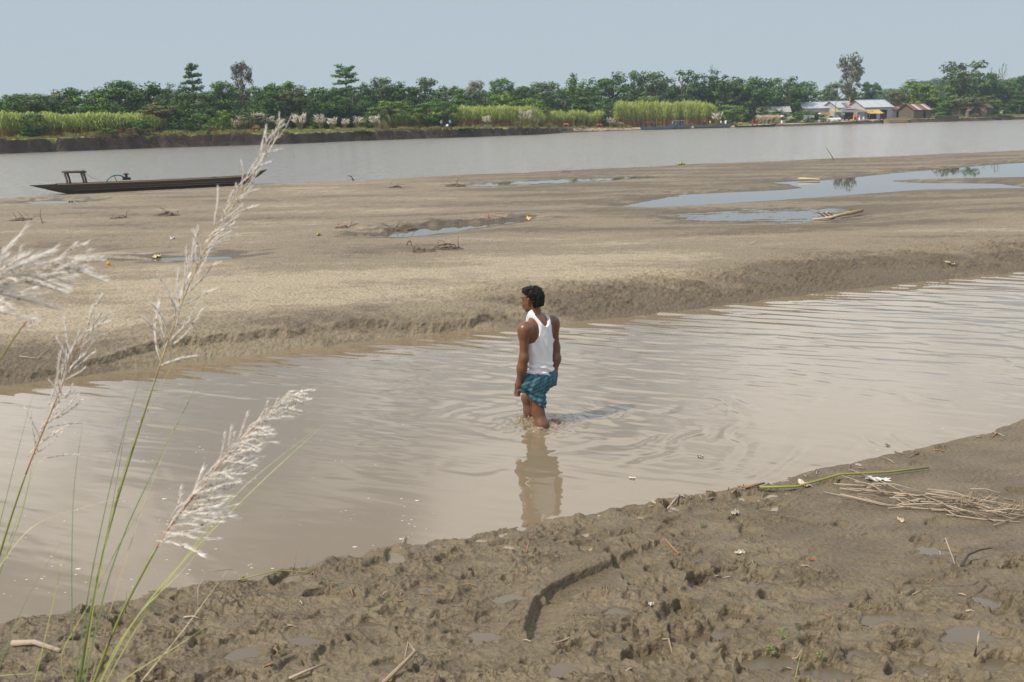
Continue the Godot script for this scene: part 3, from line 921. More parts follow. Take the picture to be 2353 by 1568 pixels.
	var S := [
		["shrub", 0, "dark", 72, 6, 252, 66, "large dark bush in front of the left cane field"],
		["shrub", 1, "mid", 318, 6, 268, 60, "rounded olive bush between the dry russet bush and the left cane"],
		["shrub", 2, "bright", 508, 8, 250, 60, "bright yellow green bush below the tall airy tree"],
		["shrub", 0, "mid", 455, 9, 255, 80, "deep green bush left of the bright yellow green bush"],
		["shrub", 1, "olive", 575, 16, 254, 110, "long olive bank of bushes behind the plume grasses"],
		["shrub", 1, "rust", 310, 1.5, 288, 52, "dry russet bush growing on the cut bank below the left cane field"],
		["shrub", 2, "bright", 832, 0.8, 299, 52, "yellow green bush hanging down the cut bank below the log heap"],
		["shrub", 0, "mid", 1075, 0.8, 292, 60, "creeping green bush on the end of the cut bank"],
		["shrub", 1, "mid", 1858, 9, 249, 84, "green bush in front of the long tin shed"],
		["shrub", 2, "mid", 1790, 14, 250, 60, "green bush below the grey shed roof left of the village"],
		["shrub", 0, "grey", 1750, 14, 262, 50, "low bluish green bush left of the straw shelter"],
		["shrub", 2, "bright", 2086, 9, 250, 44, "pale green bush in front of the rusty hut"],
		["shrub", 1, "dark", 2270, 9, 262, 110, "dark low hedge between the leaning straw bundle and the pole"],
		["shrub", 0, "mid", 2335, 12, 264, 60, "low green bush right of the tall pole"],
		["shrub", 1, "bright", 2166, 10, 262, 18, "small bright bush beside the brown wall"],
		["shrub", 0, "mid", 475, 2.5, 284, 40, "leafy low bush beside the brown cow"],
		["shrub", 2, "mid", 240, 2.0, 292, 60, "low scrub on the grass edge below the left cane field"],
	]
	for a in S:
		tree("shrub", a[0], a[1], a[2], a[3], shore(a[3]) + a[4], a[5], a[6] * 1.15, a[7])
	# woods behind, and the scrub under the trees: masses that nobody could count
	var mm := []
	var rg := RandomNumberGenerator.new(); rg.seed = 5
	for k in 330:
		var px := rg.randf_range(-300, 2650) if k < 210 else (rg.randf_range(-900, -200) if k % 2 else rg.randf_range(2500, 3200))
		if px > 1985 and px < 2050 and rg.randf() < 0.6: continue
		var d := shore(clampf(px, 0, 2353)) + rg.randf_range(50, 90)
		var g := at_depth(px, 265, d)
		var top := lerpf(214, 188, clampf(px / 2353.0, 0, 1)) + rg.randf_range(-14, 12)
		if px > 1850 and px < 2090: top += 30
		var y := far_land(g.x, d)
		var hh := at_depth(px, top, d).y - y
		var w := rg.randf_range(0.8, 1.25)
		mm.append(Transform3D(Basis(Vector3.UP, rg.randf() * TAU).scaled(Vector3(w, hh / 10.0, w)), Vector3(g.x, y, -d)))
	mass("woodland", tree_kind("dense", 0)[0], M.leaf_dark, mm, "continuous dark green woods closing the view behind the far bank trees")
	mm = []
	for k in 430:
		var px := rg.randf_range(-250, 2600) if k < 330 else (rg.randf_range(-900, -200) if k % 2 else rg.randf_range(2500, 3200))
		var d := shore(clampf(px, 0, 2353)) + rg.randf_range(24, 42)
		var g := at_depth(px, 265, d)
		if px > 1800 and px < 2160 and d < shore(px) + 38: continue
		var w := rg.randf_range(0.5, 0.9)
		mm.append(Transform3D(Basis(Vector3.UP, rg.randf() * TAU).scaled(Vector3(w, rg.randf_range(0.34, 0.62), w)), Vector3(g.x, far_land(g.x, d) - 0.2, -d)))
	mass("undergrowth", tree_kind("shrub", 0)[0], M.leaf_dark, mm, "dark undergrowth filling the space below the far trees")
	# hazy wood far behind the village
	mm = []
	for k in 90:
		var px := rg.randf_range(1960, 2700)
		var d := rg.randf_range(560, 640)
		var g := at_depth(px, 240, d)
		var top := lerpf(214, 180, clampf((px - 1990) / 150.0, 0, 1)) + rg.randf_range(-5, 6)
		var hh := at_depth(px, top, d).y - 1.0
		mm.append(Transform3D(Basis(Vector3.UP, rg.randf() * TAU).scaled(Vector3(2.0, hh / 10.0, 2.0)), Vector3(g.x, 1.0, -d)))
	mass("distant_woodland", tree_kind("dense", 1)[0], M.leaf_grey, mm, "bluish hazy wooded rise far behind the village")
	# grass and weeds on top of the far bank
	var gs := Shape.new()
	for k in 26:
		var a := rg.randf() * TAU
		var dir := Vector3(cos(a), 0, sin(a))
		var t := rg.randf_range(0.7, 1.3)
		gs.col = Color(t, t, t)
		var h := rg.randf_range(0.5, 1.0)
		var p := dir * rg.randf() * 0.35
		gs.blade([p, p + dir * 0.12 * h + Vector3(0, h * 0.6, 0), p + dir * 0.4 * h + Vector3(0, h, 0)], [0.03, 0.022, 0.004], dir.cross(Vector3.UP))
	var gm := gs.mesh()
	mm = []
	for k in 5200:
		var px := rg.randf_range(-120, 2480)
		var off := absf(rg.randfn()) * 9.0 + 1.0
		if px > 1450 and px < 2080 and off < (9.0 if px < 1780 else 24.0) : continue
		var d := shore(clampf(px, 0, 2353)) + off
		var g := at_depth(px, 275, d)
		var s := rg.randf_range(0.15, 0.5) * (1.6 if noise_a.get_noise_2d(g.x * 12, d * 12) > 0.2 else 0.8)
		mm.append(Transform3D(Basis(Vector3.UP, rg.randf() * TAU).scaled(Vector3(s * 1.5, s, s * 1.5)), Vector3(g.x, far_land(g.x, d), -d)))
	mass("bank_grass", gm, M.leaf_grass, mm, "short sunlit grass on top of the far bank")
	mm = []
	for k in 900:
		var px := rg.randf_range(-60, 1330)
		var d := shore(clampf(px, 0, 2353)) + rg.randf_range(0.1, 1.2)
		var g := at_depth(px, 300, d)
		if noise_b.get_noise_2d(g.x * 8, 3.0) < 0.0: continue
		var s := rg.randf_range(0.3, 0.8)
		mm.append(Transform3D(Basis(Vector3.UP, rg.randf() * TAU).scaled(Vector3(s, s * 0.8, s)), Vector3(g.x, far_land(g.x, d) - 0.05, -d)))
	mass("bank_weeds", gm, M.leaf_rust, mm, "dry straggly weeds hanging on the cut face of the far bank")

func mass(called: String, mesh: Mesh, m: Material, at: Array, label: String, category := "") -> void:
	var mu := MultiMesh.new()
	mu.transform_format = MultiMesh.TRANSFORM_3D
	mu.mesh = mesh
	mu.instance_count = at.size()
	for k in at.size(): mu.set_instance_transform(k, at[k])
	var o := MultiMeshInstance3D.new()
	o.name = numbered(called)
	o.multimesh = mu
	o.material_override = m
	add_child(o, true)
	tag(o, label, category if category else called.replace("_", " "), "", "stuff")

# ---------------------------------------------------------------- sugar cane and plume grass of the far bank
func build_fields() -> void:
	var rg := RandomNumberGenerator.new(); rg.seed = 21
	var s := Shape.new()
	for k in 7:
		var p := Vector3(rg.randfn() * 0.35, 0, rg.randfn() * 0.35)
		var lean := Vector3(rg.randfn() * 0.12, 0, rg.randfn() * 0.12)
		var h := rg.randf_range(1.6, 2.2)
		s.col = Color(0.46, 0.24, 0.06) if rg.randf() < 0.5 else Color(0.30, 0.24, 0.07)
		s.tube([p, p + lean * h + Vector3(0, h, 0)], [0.028, 0.02], 4)
		for j in 4:                                  # dead leaves hanging on the stalk
			var y := rg.randf_range(0.2, 1.3)
			var a := rg.randf() * TAU
			var dir := Vector3(cos(a), 0, sin(a))
			var q := p + lean * y + Vector3(0, y, 0)
			s.col = Color(0.45, 0.25, 0.08) * rg.randf_range(0.6, 1.15)
			s.blade([q, q + dir * 0.12 + Vector3(0, -0.15, 0), q + dir * 0.16 + Vector3(0, -0.6, 0)], [0.03, 0.035, 0.01], dir.cross(Vector3.UP))
		for j in 13:
			var y := h * rg.randf_range(0.42, 1.0)
			var a := rg.randf() * TAU
			var dir := Vector3(cos(a), 0, sin(a))
			var q := p + lean * y + Vector3(0, y, 0)
			var l := rg.randf_range(0.7, 1.25)
			s.col = Color(0.27, 0.37, 0.07).lerp(Color(0.44, 0.49, 0.15), rg.randf()) * rg.randf_range(0.6, 1.15)
			s.blade([q, q + dir * 0.25 * l + Vector3(0, 0.6 * l, 0), q + dir * 0.55 * l + Vector3(0, 0.72 * l, 0), q + dir * 0.8 * l + Vector3(0, 0.35 * l, 0)], [0.03, 0.038, 0.03, 0.004], dir.cross(Vector3.UP))
	var clump_mesh := s.mesh()
	var F := [[-160, 352, 8.0, 18.0, 265.0, 900, "yellow green sugar cane field on the left of the far bank"], [1052, 1235, 11.0, 20.0, 249.0, 520, "middle field of sugar cane with orange dry stalks beside the mango trees"], [1414, 1645, 12.0, 24.0, 240.0, 760, "right field of tall sugar cane with orange lower stalks behind the moored boats"], [880, 1052, 15.0, 19.0, 262.0, 200, "strip of cane with orange stalks behind the mango pair"], [1225, 1420, 12.0, 18.0, 258.0, 150, "thin straggling cane between the two larger cane fields"]]
	for f in F:
		var at := []
		for k in f[5]:
			var px := rg.randf_range(f[0], f[1])
			if rg.randf() > smoothstep(0.0, 26.0, minf(px - f[0], f[1] - px)) + 0.15: continue
			var d: float = shore(clampf(px, 0, 2353)) + lerpf(f[2], f[3], pow(rg.randf(), 1.6))
			var g := at_depth(px, 270, d)
			var y := far_land(g.x, d)
			var hh := (at_depth(px, f[4], d).y - y) / 2.75 * rg.randf_range(0.78, 1.1) * (1.0 + 0.12 * noise_a.get_noise_2d(g.x * 14, d * 14))
			at.append(Transform3D((Basis(Vector3(1, 0, 0), rg.randfn() * 0.08) * Basis(Vector3(0, 0, 1), rg.randfn() * 0.1) * Basis(Vector3.UP, rg.randf() * TAU)).scaled(Vector3(1.0, hh, 1.0)), Vector3(g.x, y, -d)))
		mass("sugar_cane_field", clump_mesh, M.cane, at, f[6], "crop field")
	# white plume grass tussocks
	var t := Shape.new(); var w := Shape.new()
	for k in 46:
		var a := rg.randf() * TAU
		var dir := Vector3(cos(a), 0, sin(a))
		var h := rg.randf_range(0.8, 1.5)
		t.col = Color(0.15, 0.15, 0.05) * rg.randf_range(0.7, 1.4)
		t.blade([dir * 0.15, dir * 0.35 + Vector3(0, h * 0.7, 0), dir * (0.5 + 0.5 * rg.randf()) + Vector3(0, h, 0)], [0.03, 0.025, 0.005], dir.cross(Vector3.UP))
	for k in 46:
		var a := rg.randf() * TAU
		var dir := Vector3(cos(a), 0, sin(a))
		var h := rg.randf_range(0.95, 1.9)
		var p := dir * rg.randf_range(0.2, 0.75) + Vector3(0, h, 0)
		t.col = Color(0.2, 0.19, 0.08)
		t.tube([dir * 0.1, p], [0.012, 0.008], 3)
		var tip := p + (dir * 0.25 + Vector3(0.22, 0.36, 0)) * rg.randf_range(0.9, 1.4)
		w.col = Color(0.58, 0.53, 0.47) * rg.randf_range(0.85, 1.15)
		w.tube([p, p.lerp(tip, 0.3), p.lerp(tip, 0.7), tip], [0.012, 0.05, 0.042, 0.008], 5)
		for j in 8:
			var q := p.lerp(tip, rg.randf_range(0.1, 0.9))
			w.tube([q, q + Vector3(rg.randfn(), 0.6 + rg.randfn() * 0.5, rg.randfn()) * 0.11], [0.02, 0.004], 3)
	var tm := t.mesh(); var wm := w.mesh()
	var P := [[540, 17, 1.15, "leftmost white plumed tussock behind the brown cow"], [562, 16, 1.4, "plumed grass tussock, full and silvery, at the left of the white row"], [590, 15, 1.7, "tallest bushy silver plumed tussock in the white row"], [616, 17, 1.4, "plumed tussock just right of the tallest silver one"], [642, 19, 1.1, "lower plumed tussock at the right end of the silver row"], [690, 13, 1.6, "lone round white plumed tussock like a pompom"], [737, 15, 1.5, "pinkish plumed tussock right of the lone pompom one"], [764, 15, 1.2, "sparse plumed grass leaning right beside the pinkish tussock"], [793, 16, 1.1, "thin plumed grass in the shade below the forked tree"], [822, 15, 1.3, "tall single plumed tussock left of the feathery trees"], [864, 11, 1.4, "white plumed grass below the light green feathery tree"], [1120, 6, 1.2, "pinkish plumed tussock in front of the middle cane field"], [1206, 7, 1.9, "large pale plumed tussock on the grassy slope right of the middle cane"], [1322, 13, 1.8, "wide white plumed tussock before the grey shed"], [1405, 7, 1.3, "pinkish plumed heap at the left edge of the right cane field"], [1648, 9, 1.7, "pale plumed grass at the right end of the right cane field"]]
	for a in P:
		var d: float = shore(a[0]) + a[1]
		var g := at_depth(a[0], 290, d)
		var o := thing("plume_grass_tussock", a[3], "grass tussock", Vector3(g.x, far_land(g.x, d), -d), rng.randf() * TAU, "white plumed grasses on the far bank")
		var b := put("leaves", tm, M.cane, o); b.scale = Vector3.ONE * a[2] * 0.8
		var c := put("plumes", wm, M.cane, o); c.scale = Vector3.ONE * a[2] * 0.8
	# tufts at the water on the grassy slope
	for a in [[1228, 1.2, 2.2, "large olive grass tuft at the water below the middle cane field"], [1190, 1.6, 1.5, "olive grass tuft left of the large one at the water"], [1262, 1.6, 1.4, "dry grass tuft where the sandy landing begins"], [880, 4.0, 1.6, "dry brown grass mound left of the feathery tree"], [640, 2.0, 1.2, "straw coloured grass hanging on the cut bank below the pompom tussock"]]:
		var d: float = shore(a[0]) + a[1]
		var g := at_depth(a[0], 290, d)
		var o := put("grass_tuft", tm, M.cane)
		o.position = Vector3(g.x, far_land(g.x, d) - 0.1, -d)
		o.scale = Vector3(a[2], a[2] * 0.75, a[2])
		tag(o, a[3], "grass tuft", "grass tufts along the far water line")

# ---------------------------------------------------------------- boats
func hull(length: float, beam: float, height: float, bow: float, stern: float, rise_l: float, rise_r: float, slim: float) -> Shape:
	# x along the boat from the left end of the bottom (0) to the right end (length)
	var s := Shape.new()
	var outer: Array = []
	var n := 30
	for k in n + 1:
		var t := lerpf(-bow, length + stern, k / float(n))
		var low := 0.0
		var high := height
		var half := beam * 0.5
		if t < 0.0:
			low = height * 0.97 * (-t / bow) + rise_l * (-t / bow)
			high = height + rise_l * pow(-t / bow, 1.4)
			half *= 1.0 - 0.93 * pow(-t / bow, 1.6)
		elif t > length:
			var q := (t - length) / stern
			low = (height * (1.0 - slim) + rise_r) * 0.97 * pow(q, 1.15)
			high = height * (1.0 - slim) + rise_r * (0.25 + 0.75 * q)
			half *= 1.0 - 0.93 * pow(q, 1.6)
		else:
			high = height * (1.0 - slim * t / length) + rise_r * 0.25 * pow(t / length, 3.0)
			half *= 1.0 - 0.15 * pow(absf(t / length - 0.5) * 2.0, 2.0)
		low = minf(low, high - 0.02)
		var th := 0.035
		var r := PackedVector3Array()
		r.append(Vector3(t, high, half)); r.append(Vector3(t, lerpf(low, high, 0.45), half * 0.93)); r.append(Vector3(t, low, half * 0.72))
		r.append(Vector3(t, low, -half * 0.72)); r.append(Vector3(t, lerpf(low, high, 0.45), -half * 0.93)); r.append(Vector3(t, high, -half))
		var hi2 := maxf(half - th, 0.004)
		r.append(Vector3(t, high, -hi2)); r.append(Vector3(t, minf(low + th, high), -hi2 * 0.72)); r.append(Vector3(t, minf(low + th, high), hi2 * 0.72)); r.append(Vector3(t, high, hi2))
		outer.append(r)
	s.loft(outer, outer[0][2].lerp(outer[0][3], 0.5), outer[n][2].lerp(outer[n][3], 0.5))
	return s

func post(o: Node3D, called: String, a: Vector3, b: Vector3, r: float, m: Material, bend := 0.01) -> MeshInstance3D:
	var s := Shape.new()
	s.tube([a, a.lerp(b, 0.35) + Vector3(bend, 0, bend), a.lerp(b, 0.7) + Vector3(-bend, 0, 0), b], [r, r * 0.95, r * 1.02, r * 0.9], 7)
	return put(called, s.mesh(true), m, o)

func build_long_boat() -> void:
	var a := on_level(140, 446, 0.03); var b := on_level(552, 425, 0.03)
	var along := b - a
	var o := thing("country_boat", "long low weathered wooden boat beached on the sandbar with a small post canopy", "boat", a + Vector3(0, 0, -0.35), atan2(-along.z, along.x))
	var l := along.length()
	put("hull", hull(l, 1.05, 0.42, 1.4, 1.3, 0.02, 0.38, 0.26).mesh(), M.old_wood, o)
	var s := Shape.new()
	for k in 5: s.box(Vector3(lerpf(1.2, l - 0.6, k / 4.0), 0.34 - 0.09 * k / 4.0, 0), Vector3(0.14, 0.035, 0.9))
	put("thwart", s.mesh(), M.old_wood, o)
	for z in [-1, 1]:      # gunwale planks
		var p: Array = []
		for k in 9:
			var t := k / 8.0
			p.append(Vector3(lerpf(-0.3, l + 0.4, t), 0.43 - 0.109 * t + 0.095 * pow(t, 3.0), z * 0.51 * (1.0 - 0.16 * pow(absf(t - 0.5) * 2.0, 2.0))))
		var g := Shape.new()
		g.tube(p, [0.03, 0.03, 0.03, 0.03, 0.03, 0.03, 0.03, 0.03, 0.03], 4)
		put("gunwale", g.mesh(), M.grey_wood, o)
	for row in 2:      # plank edges along both sides
		for z in [-1, 1]:
			var p: Array = []; var rad: Array = []
			for k in 9:
				var t := k / 8.0
				p.append(Vector3(lerpf(0.3, l - 0.2, t), (0.42 - 0.109 * t) * (0.36 + 0.3 * row), z * (0.475 + 0.02 * row) * (1.0 - 0.15 * pow(absf(t - 0.5) * 2.0, 2.0))))
				rad.append(0.016)
			var g := Shape.new()
			g.tube(p, rad, 4)
			put("plank_edge", g.mesh(), M.grey_wood, o)
	# four posts, two cross bars, a roof of poles
	var k := l / 9.05
	var px := [0.15 * k, 0.92 * k]
	var py := 0.92
	for i in 2:
		for z in [-0.36, 0.36]:
			post(o, "canopy_post", Vector3(px[i] + (0.20 if z < 0 else 0.0), 0.40, z), Vector3(px[i] - 0.08 + (0.2 if z < 0 else 0.0), py + 0.1, z), 0.05, M.grey_wood)
	for i in 2: post(o, "canopy_bar", Vector3(px[i], py - 0.02, -0.45), Vector3(px[i], py - 0.02, 0.45), 0.03, M.grey_wood)
	for j in 8: post(o, "roof_pole", Vector3(px[0] - 0.10, py + 0.05, -0.4 + 0.115 * j), Vector3(px[1] + 0.14, py + 0.03, -0.4 + 0.115 * j), 0.045, M.old_wood, 0.006)
	# engine with its hose
	var e := Shape.new()
	e.box(Vector3(2.750, 0.55, 0.1), Vector3(0.34, 0.12, 0.24))
	e.tube([Vector3(2.750, 0.5, 0.1), Vector3(2.750, 0.74, 0.1)], [0.07, 0.06], 8)
	e.tube([Vector3(2.750, 0.74, 0.1), Vector3(2.750, 0.765, 0.1), Vector3(2.750, 0.81, 0.1)], [0.14, 0.15, 0.06], 10)
	put("engine", e.mesh(), M.black_metal, o)
	var h := Shape.new()
	h.tube([Vector3(1.770, 0.38, 0.2), Vector3(1.945, 0.60, 0.2), Vector3(2.190, 0.73, 0.18), Vector3(2.470, 0.72, 0.14), Vector3(2.680, 0.6, 0.1)], [0.03, 0.03, 0.03, 0.03, 0.03], 6)
	put("hose", h.mesh(true), M.green_hose, o)
	var br := Shape.new()
	br.tube([Vector3(2.330, 0.36, 0.2), Vector3(2.190, 0.73, 0.18)], [0.015, 0.015], 5)
	put("hose_brace", br.mesh(), M.black_metal, o)
	var rp := Shape.new()
	rp.tube([Vector3(px[1] + 0.05, py, 0.36), Vector3(px[1] + 0.35, 0.68, 0.3), Vector3(px[1] + 0.8, 0.46, 0.2)], [0.006, 0.006, 0.006], 4)
	put("rope", rp.mesh(), M.grey_wood, o)
	var wd := Shape.new()
	wd.tube([Vector3(l - 1.9, 0.30, 0.1), Vector3(l - 1.5, 0.40, 0.0), Vector3(l - 1.2, 0.42, -0.05)], [0.04, 0.03, 0.02], 5)
	wd.tube([Vector3(l - 1.6, 0.34, 0.1), Vector3(l - 1.35, 0.46, 0.1)], [0.03, 0.015], 5)
	put("driftwood", wd.mesh(), M.old_wood, o)

func far_boat(px0: float, px1: float, called: String, label: String, m: Material, roof_from: float, roof_to: float, roof_m: Material, posts: int, off: float, hh: float) -> void:
	var d := shore((px0 + px1) * 0.5) - off
	var a := at_depth(px0, 296, d); var b := at_depth(px1, 294, d)
	var l := b.x - a.x
	var o := thing(called, label, "boat", Vector3(a.x, -0.12, -d), 0.03)
	put("hull", hull(l * 0.74, 1.7, hh, l * 0.1, l * 0.16, 0.25, 0.55, 0.0).mesh(), m, o)
	o.position.x += l * 0.1
	if posts:
		var y := hh + 1.0
		for k in posts:
			for z in [-0.6, 0.6]:
				post(o, "canopy_post", Vector3(lerpf(roof_from, roof_to, k / float(posts - 1)) * l, hh * 0.6, z), Vector3(lerpf(roof_from, roof_to, k / float(posts - 1)) * l, y, z), 0.05, roof_m)
		var s := Shape.new()
		for k in 6: s.box(Vector3((roof_from + roof_to) * 0.5 * l, y + 0.05, -0.65 + 0.26 * k), Vector3((roof_to - roof_from) * l + 0.3, 0.09, 0.23))
		put("canopy_roof", s.mesh(), roof_m, o)
		var c := Shape.new()
		c.box(Vector3(lerpf(roof_from, roof_to, 0.55) * l, hh + 0.25, 0), Vector3(0.8, 0.7, 0.8), Basis.IDENTITY, 0.8)
		put("engine_box", c.mesh(), M.black_metal, o)
	var t := Shape.new()
	for k in 4: t.box(Vector3(lerpf(0.05, 0.7, k / 3.0) * l, hh - 0.08, 0), Vector3(0.2, 0.06, 1.4))
	put("thwart", t.mesh(), M.old_wood, o)

# ---------------------------------------------------------------- people and animals as one skin over bones
class Flesh:
	var a: Array[Vector3] = []; var b: Array[Vector3] = []
	var ra := PackedFloat32Array(); var rb := PackedFloat32Array()
	var ec: Array[Vector3] = []; var er: Array[Vector3] = []; var eb: Array[Basis] = []
	var k := 0.03
	var trim = null      # a further field that cuts the shape
	var grow := 0.0

	func bone(p: Vector3, q: Vector3, r0: float, r1: float) -> void:
		a.append(p); b.append(q); ra.append(r0); rb.append(r1)

	func egg(c: Vector3, r: Vector3, basis := Basis.IDENTITY) -> void:
		ec.append(c); er.append(r); eb.append(basis.inverse())

	func at(p: Vector3) -> float:
		var m := 9.0
		for i in a.size():
			var ab := b[i] - a[i]
			var t := clampf((p - a[i]).dot(ab) / maxf(ab.length_squared(), 1e-9), 0, 1)
			var d := p.distance_to(a[i] + ab * t) - lerpf(ra[i], rb[i], t)
			var h := maxf(k - absf(d - m), 0.0)
			m = minf(d, m) - h * h * 0.25 / k
		for i in ec.size():
			var q := eb[i] * (p - ec[i])
			var r := er[i]
			var k0 := (q / r).length()
			var k1 := (q / (r * r)).length()
			var d := k0 * (k0 - 1.0) / maxf(k1, 1e-6)
			var h := maxf(k - absf(d - m), 0.0)
			m = minf(d, m) - h * h * 0.25 / k
		m -= grow
		return m if trim == null else trim.call(p, m)

	func bounds() -> AABB:
		var box := AABB(a[0] if a.size() else ec[0], Vector3.ZERO)
		for i in a.size():
			box = box.merge(AABB(a[i] - Vector3.ONE * ra[i], Vector3.ONE * ra[i] * 2)).merge(AABB(b[i] - Vector3.ONE * rb[i], Vector3.ONE * rb[i] * 2))
		for i in ec.size():
			var r := maxf(er[i].x, maxf(er[i].y, er[i].z))
			box = box.merge(AABB(ec[i] - Vector3.ONE * r, Vector3.ONE * r * 2))
		return box.grow(grow + 0.03)

	func mesh(cell: float, tint: Callable) -> ArrayMesh:
		var box := bounds()
		var bs := 6
		var blocks := Vector3i(ceil(box.size.x / cell / bs), ceil(box.size.y / cell / bs), ceil(box.size.z / cell / bs))
		var n := blocks * bs + Vector3i.ONE
		var f := PackedFloat32Array(); f.resize(n.x * n.y * n.z); f.fill(1.0)
		var seen := PackedByteArray(); seen.resize(n.x * n.y * n.z)
		var live: Array[Vector3i] = []
		var half := bs * cell * 0.5
		for x in blocks.x:
			for y in blocks.y:
				for z in blocks.z:
					var c := box.position + Vector3(x, y, z) * bs * cell + Vector3.ONE * half
					var v := at(c)
					if absf(v) < half * 2.6 + 0.02:
						live.append(Vector3i(x, y, z))
						for i in bs + 1:
							for j in bs + 1:
								for l in bs + 1:
									var q := Vector3i(x * bs + i, y * bs + j, z * bs + l)
									var id := (q.x * n.y + q.y) * n.z + q.z
									if seen[id] == 0:
										seen[id] = 1
										f[id] = at(box.position + Vector3(q) * cell)
		var vid := {}
		var pos := PackedVector3Array(); var nor := PackedVector3Array(); var col := PackedColorArray(); var idx := PackedInt32Array()
		var sx := n.y * n.z; var sy := n.z
		var corner := [0, 1, sy, sy + 1, sx, sx + 1, sx + sy, sx + sy + 1]
		for blk in live:
			for i in bs:
				for j in bs:
					for l in bs:
						var q := blk * bs + Vector3i(i, j, l)
						var id := q.x * sx + q.y * sy + q.z
						var neg := 0
						for o in corner:
							if f[id + o] < 0.0: neg += 1
						if neg == 0 or neg == 8: continue
						var sum := Vector3.ZERO; var cnt := 0
						for e in EDGES:
							var fa := f[id + corner[e[0]]]; var fb := f[id + corner[e[1]]]
							if (fa < 0.0) != (fb < 0.0):
								sum += CORNER[e[0]].lerp(CORNER[e[1]], fa / (fa - fb)); cnt += 1
						var g := Vector3(
							f[id + sx] + f[id + sx + 1] + f[id + sx + sy] + f[id + sx + sy + 1] - f[id] - f[id + 1] - f[id + sy] - f[id + sy + 1],
							f[id + sy] + f[id + sy + 1] + f[id + sx + sy] + f[id + sx + sy + 1] - f[id] - f[id + 1] - f[id + sx] - f[id + sx + 1],
							f[id + 1] + f[id + sy + 1] + f[id + sx + 1] + f[id + sx + sy + 1] - f[id] - f[id + sy] - f[id + sx] - f[id + sx + sy])
						vid[id] = pos.size()
						var w := box.position + (Vector3(q) + sum / cnt) * cell
						pos.append(w); nor.append(g.normalized()); col.append(tint.call(w, g.normalized()))
		var ax := [sx, sy, 1]
		for id in vid:
			for t in 3:
				var u: int = ax[(t + 1) % 3]; var v: int = ax[(t + 2) % 3]
				if (f[id] < 0.0) == (f[id + ax[t]] < 0.0): continue
				if not (vid.has(id - u) and vid.has(id - v) and vid.has(id - u - v)): continue
				var p: Array[int] = [vid[id], vid[id - u], vid[id - u - v], vid[id - v]]
				var nn := nor[p[0]] + nor[p[1]] + nor[p[2]] + nor[p[3]]
				var face := (pos[p[2]] - pos[p[0]]).cross(pos[p[1]] - pos[p[0]])
				if face.dot(nn) < 0: p = [p[3], p[2], p[1], p[0]]
				idx.append_array(PackedInt32Array([p[0], p[1], p[2], p[0], p[2], p[3]]))
		var arr := []
		arr.resize(Mesh.ARRAY_MAX)
		arr[Mesh.ARRAY_VERTEX] = pos; arr[Mesh.ARRAY_NORMAL] = nor; arr[Mesh.ARRAY_COLOR] = col; arr[Mesh.ARRAY_INDEX] = idx
		var m := ArrayMesh.new()
		m.add_surface_from_arrays(Mesh.PRIMITIVE_TRIANGLES, arr)
		return m

	const CORNER := [Vector3(0, 0, 0), Vector3(0, 0, 1), Vector3(0, 1, 0), Vector3(0, 1, 1), Vector3(1, 0, 0), Vector3(1, 0, 1), Vector3(1, 1, 0), Vector3(1, 1, 1)]
	const EDGES := [[0, 1], [2, 3], [4, 5], [6, 7], [0, 2], [1, 3], [4, 6], [5, 7], [0, 4], [1, 5], [2, 6], [3, 7]]

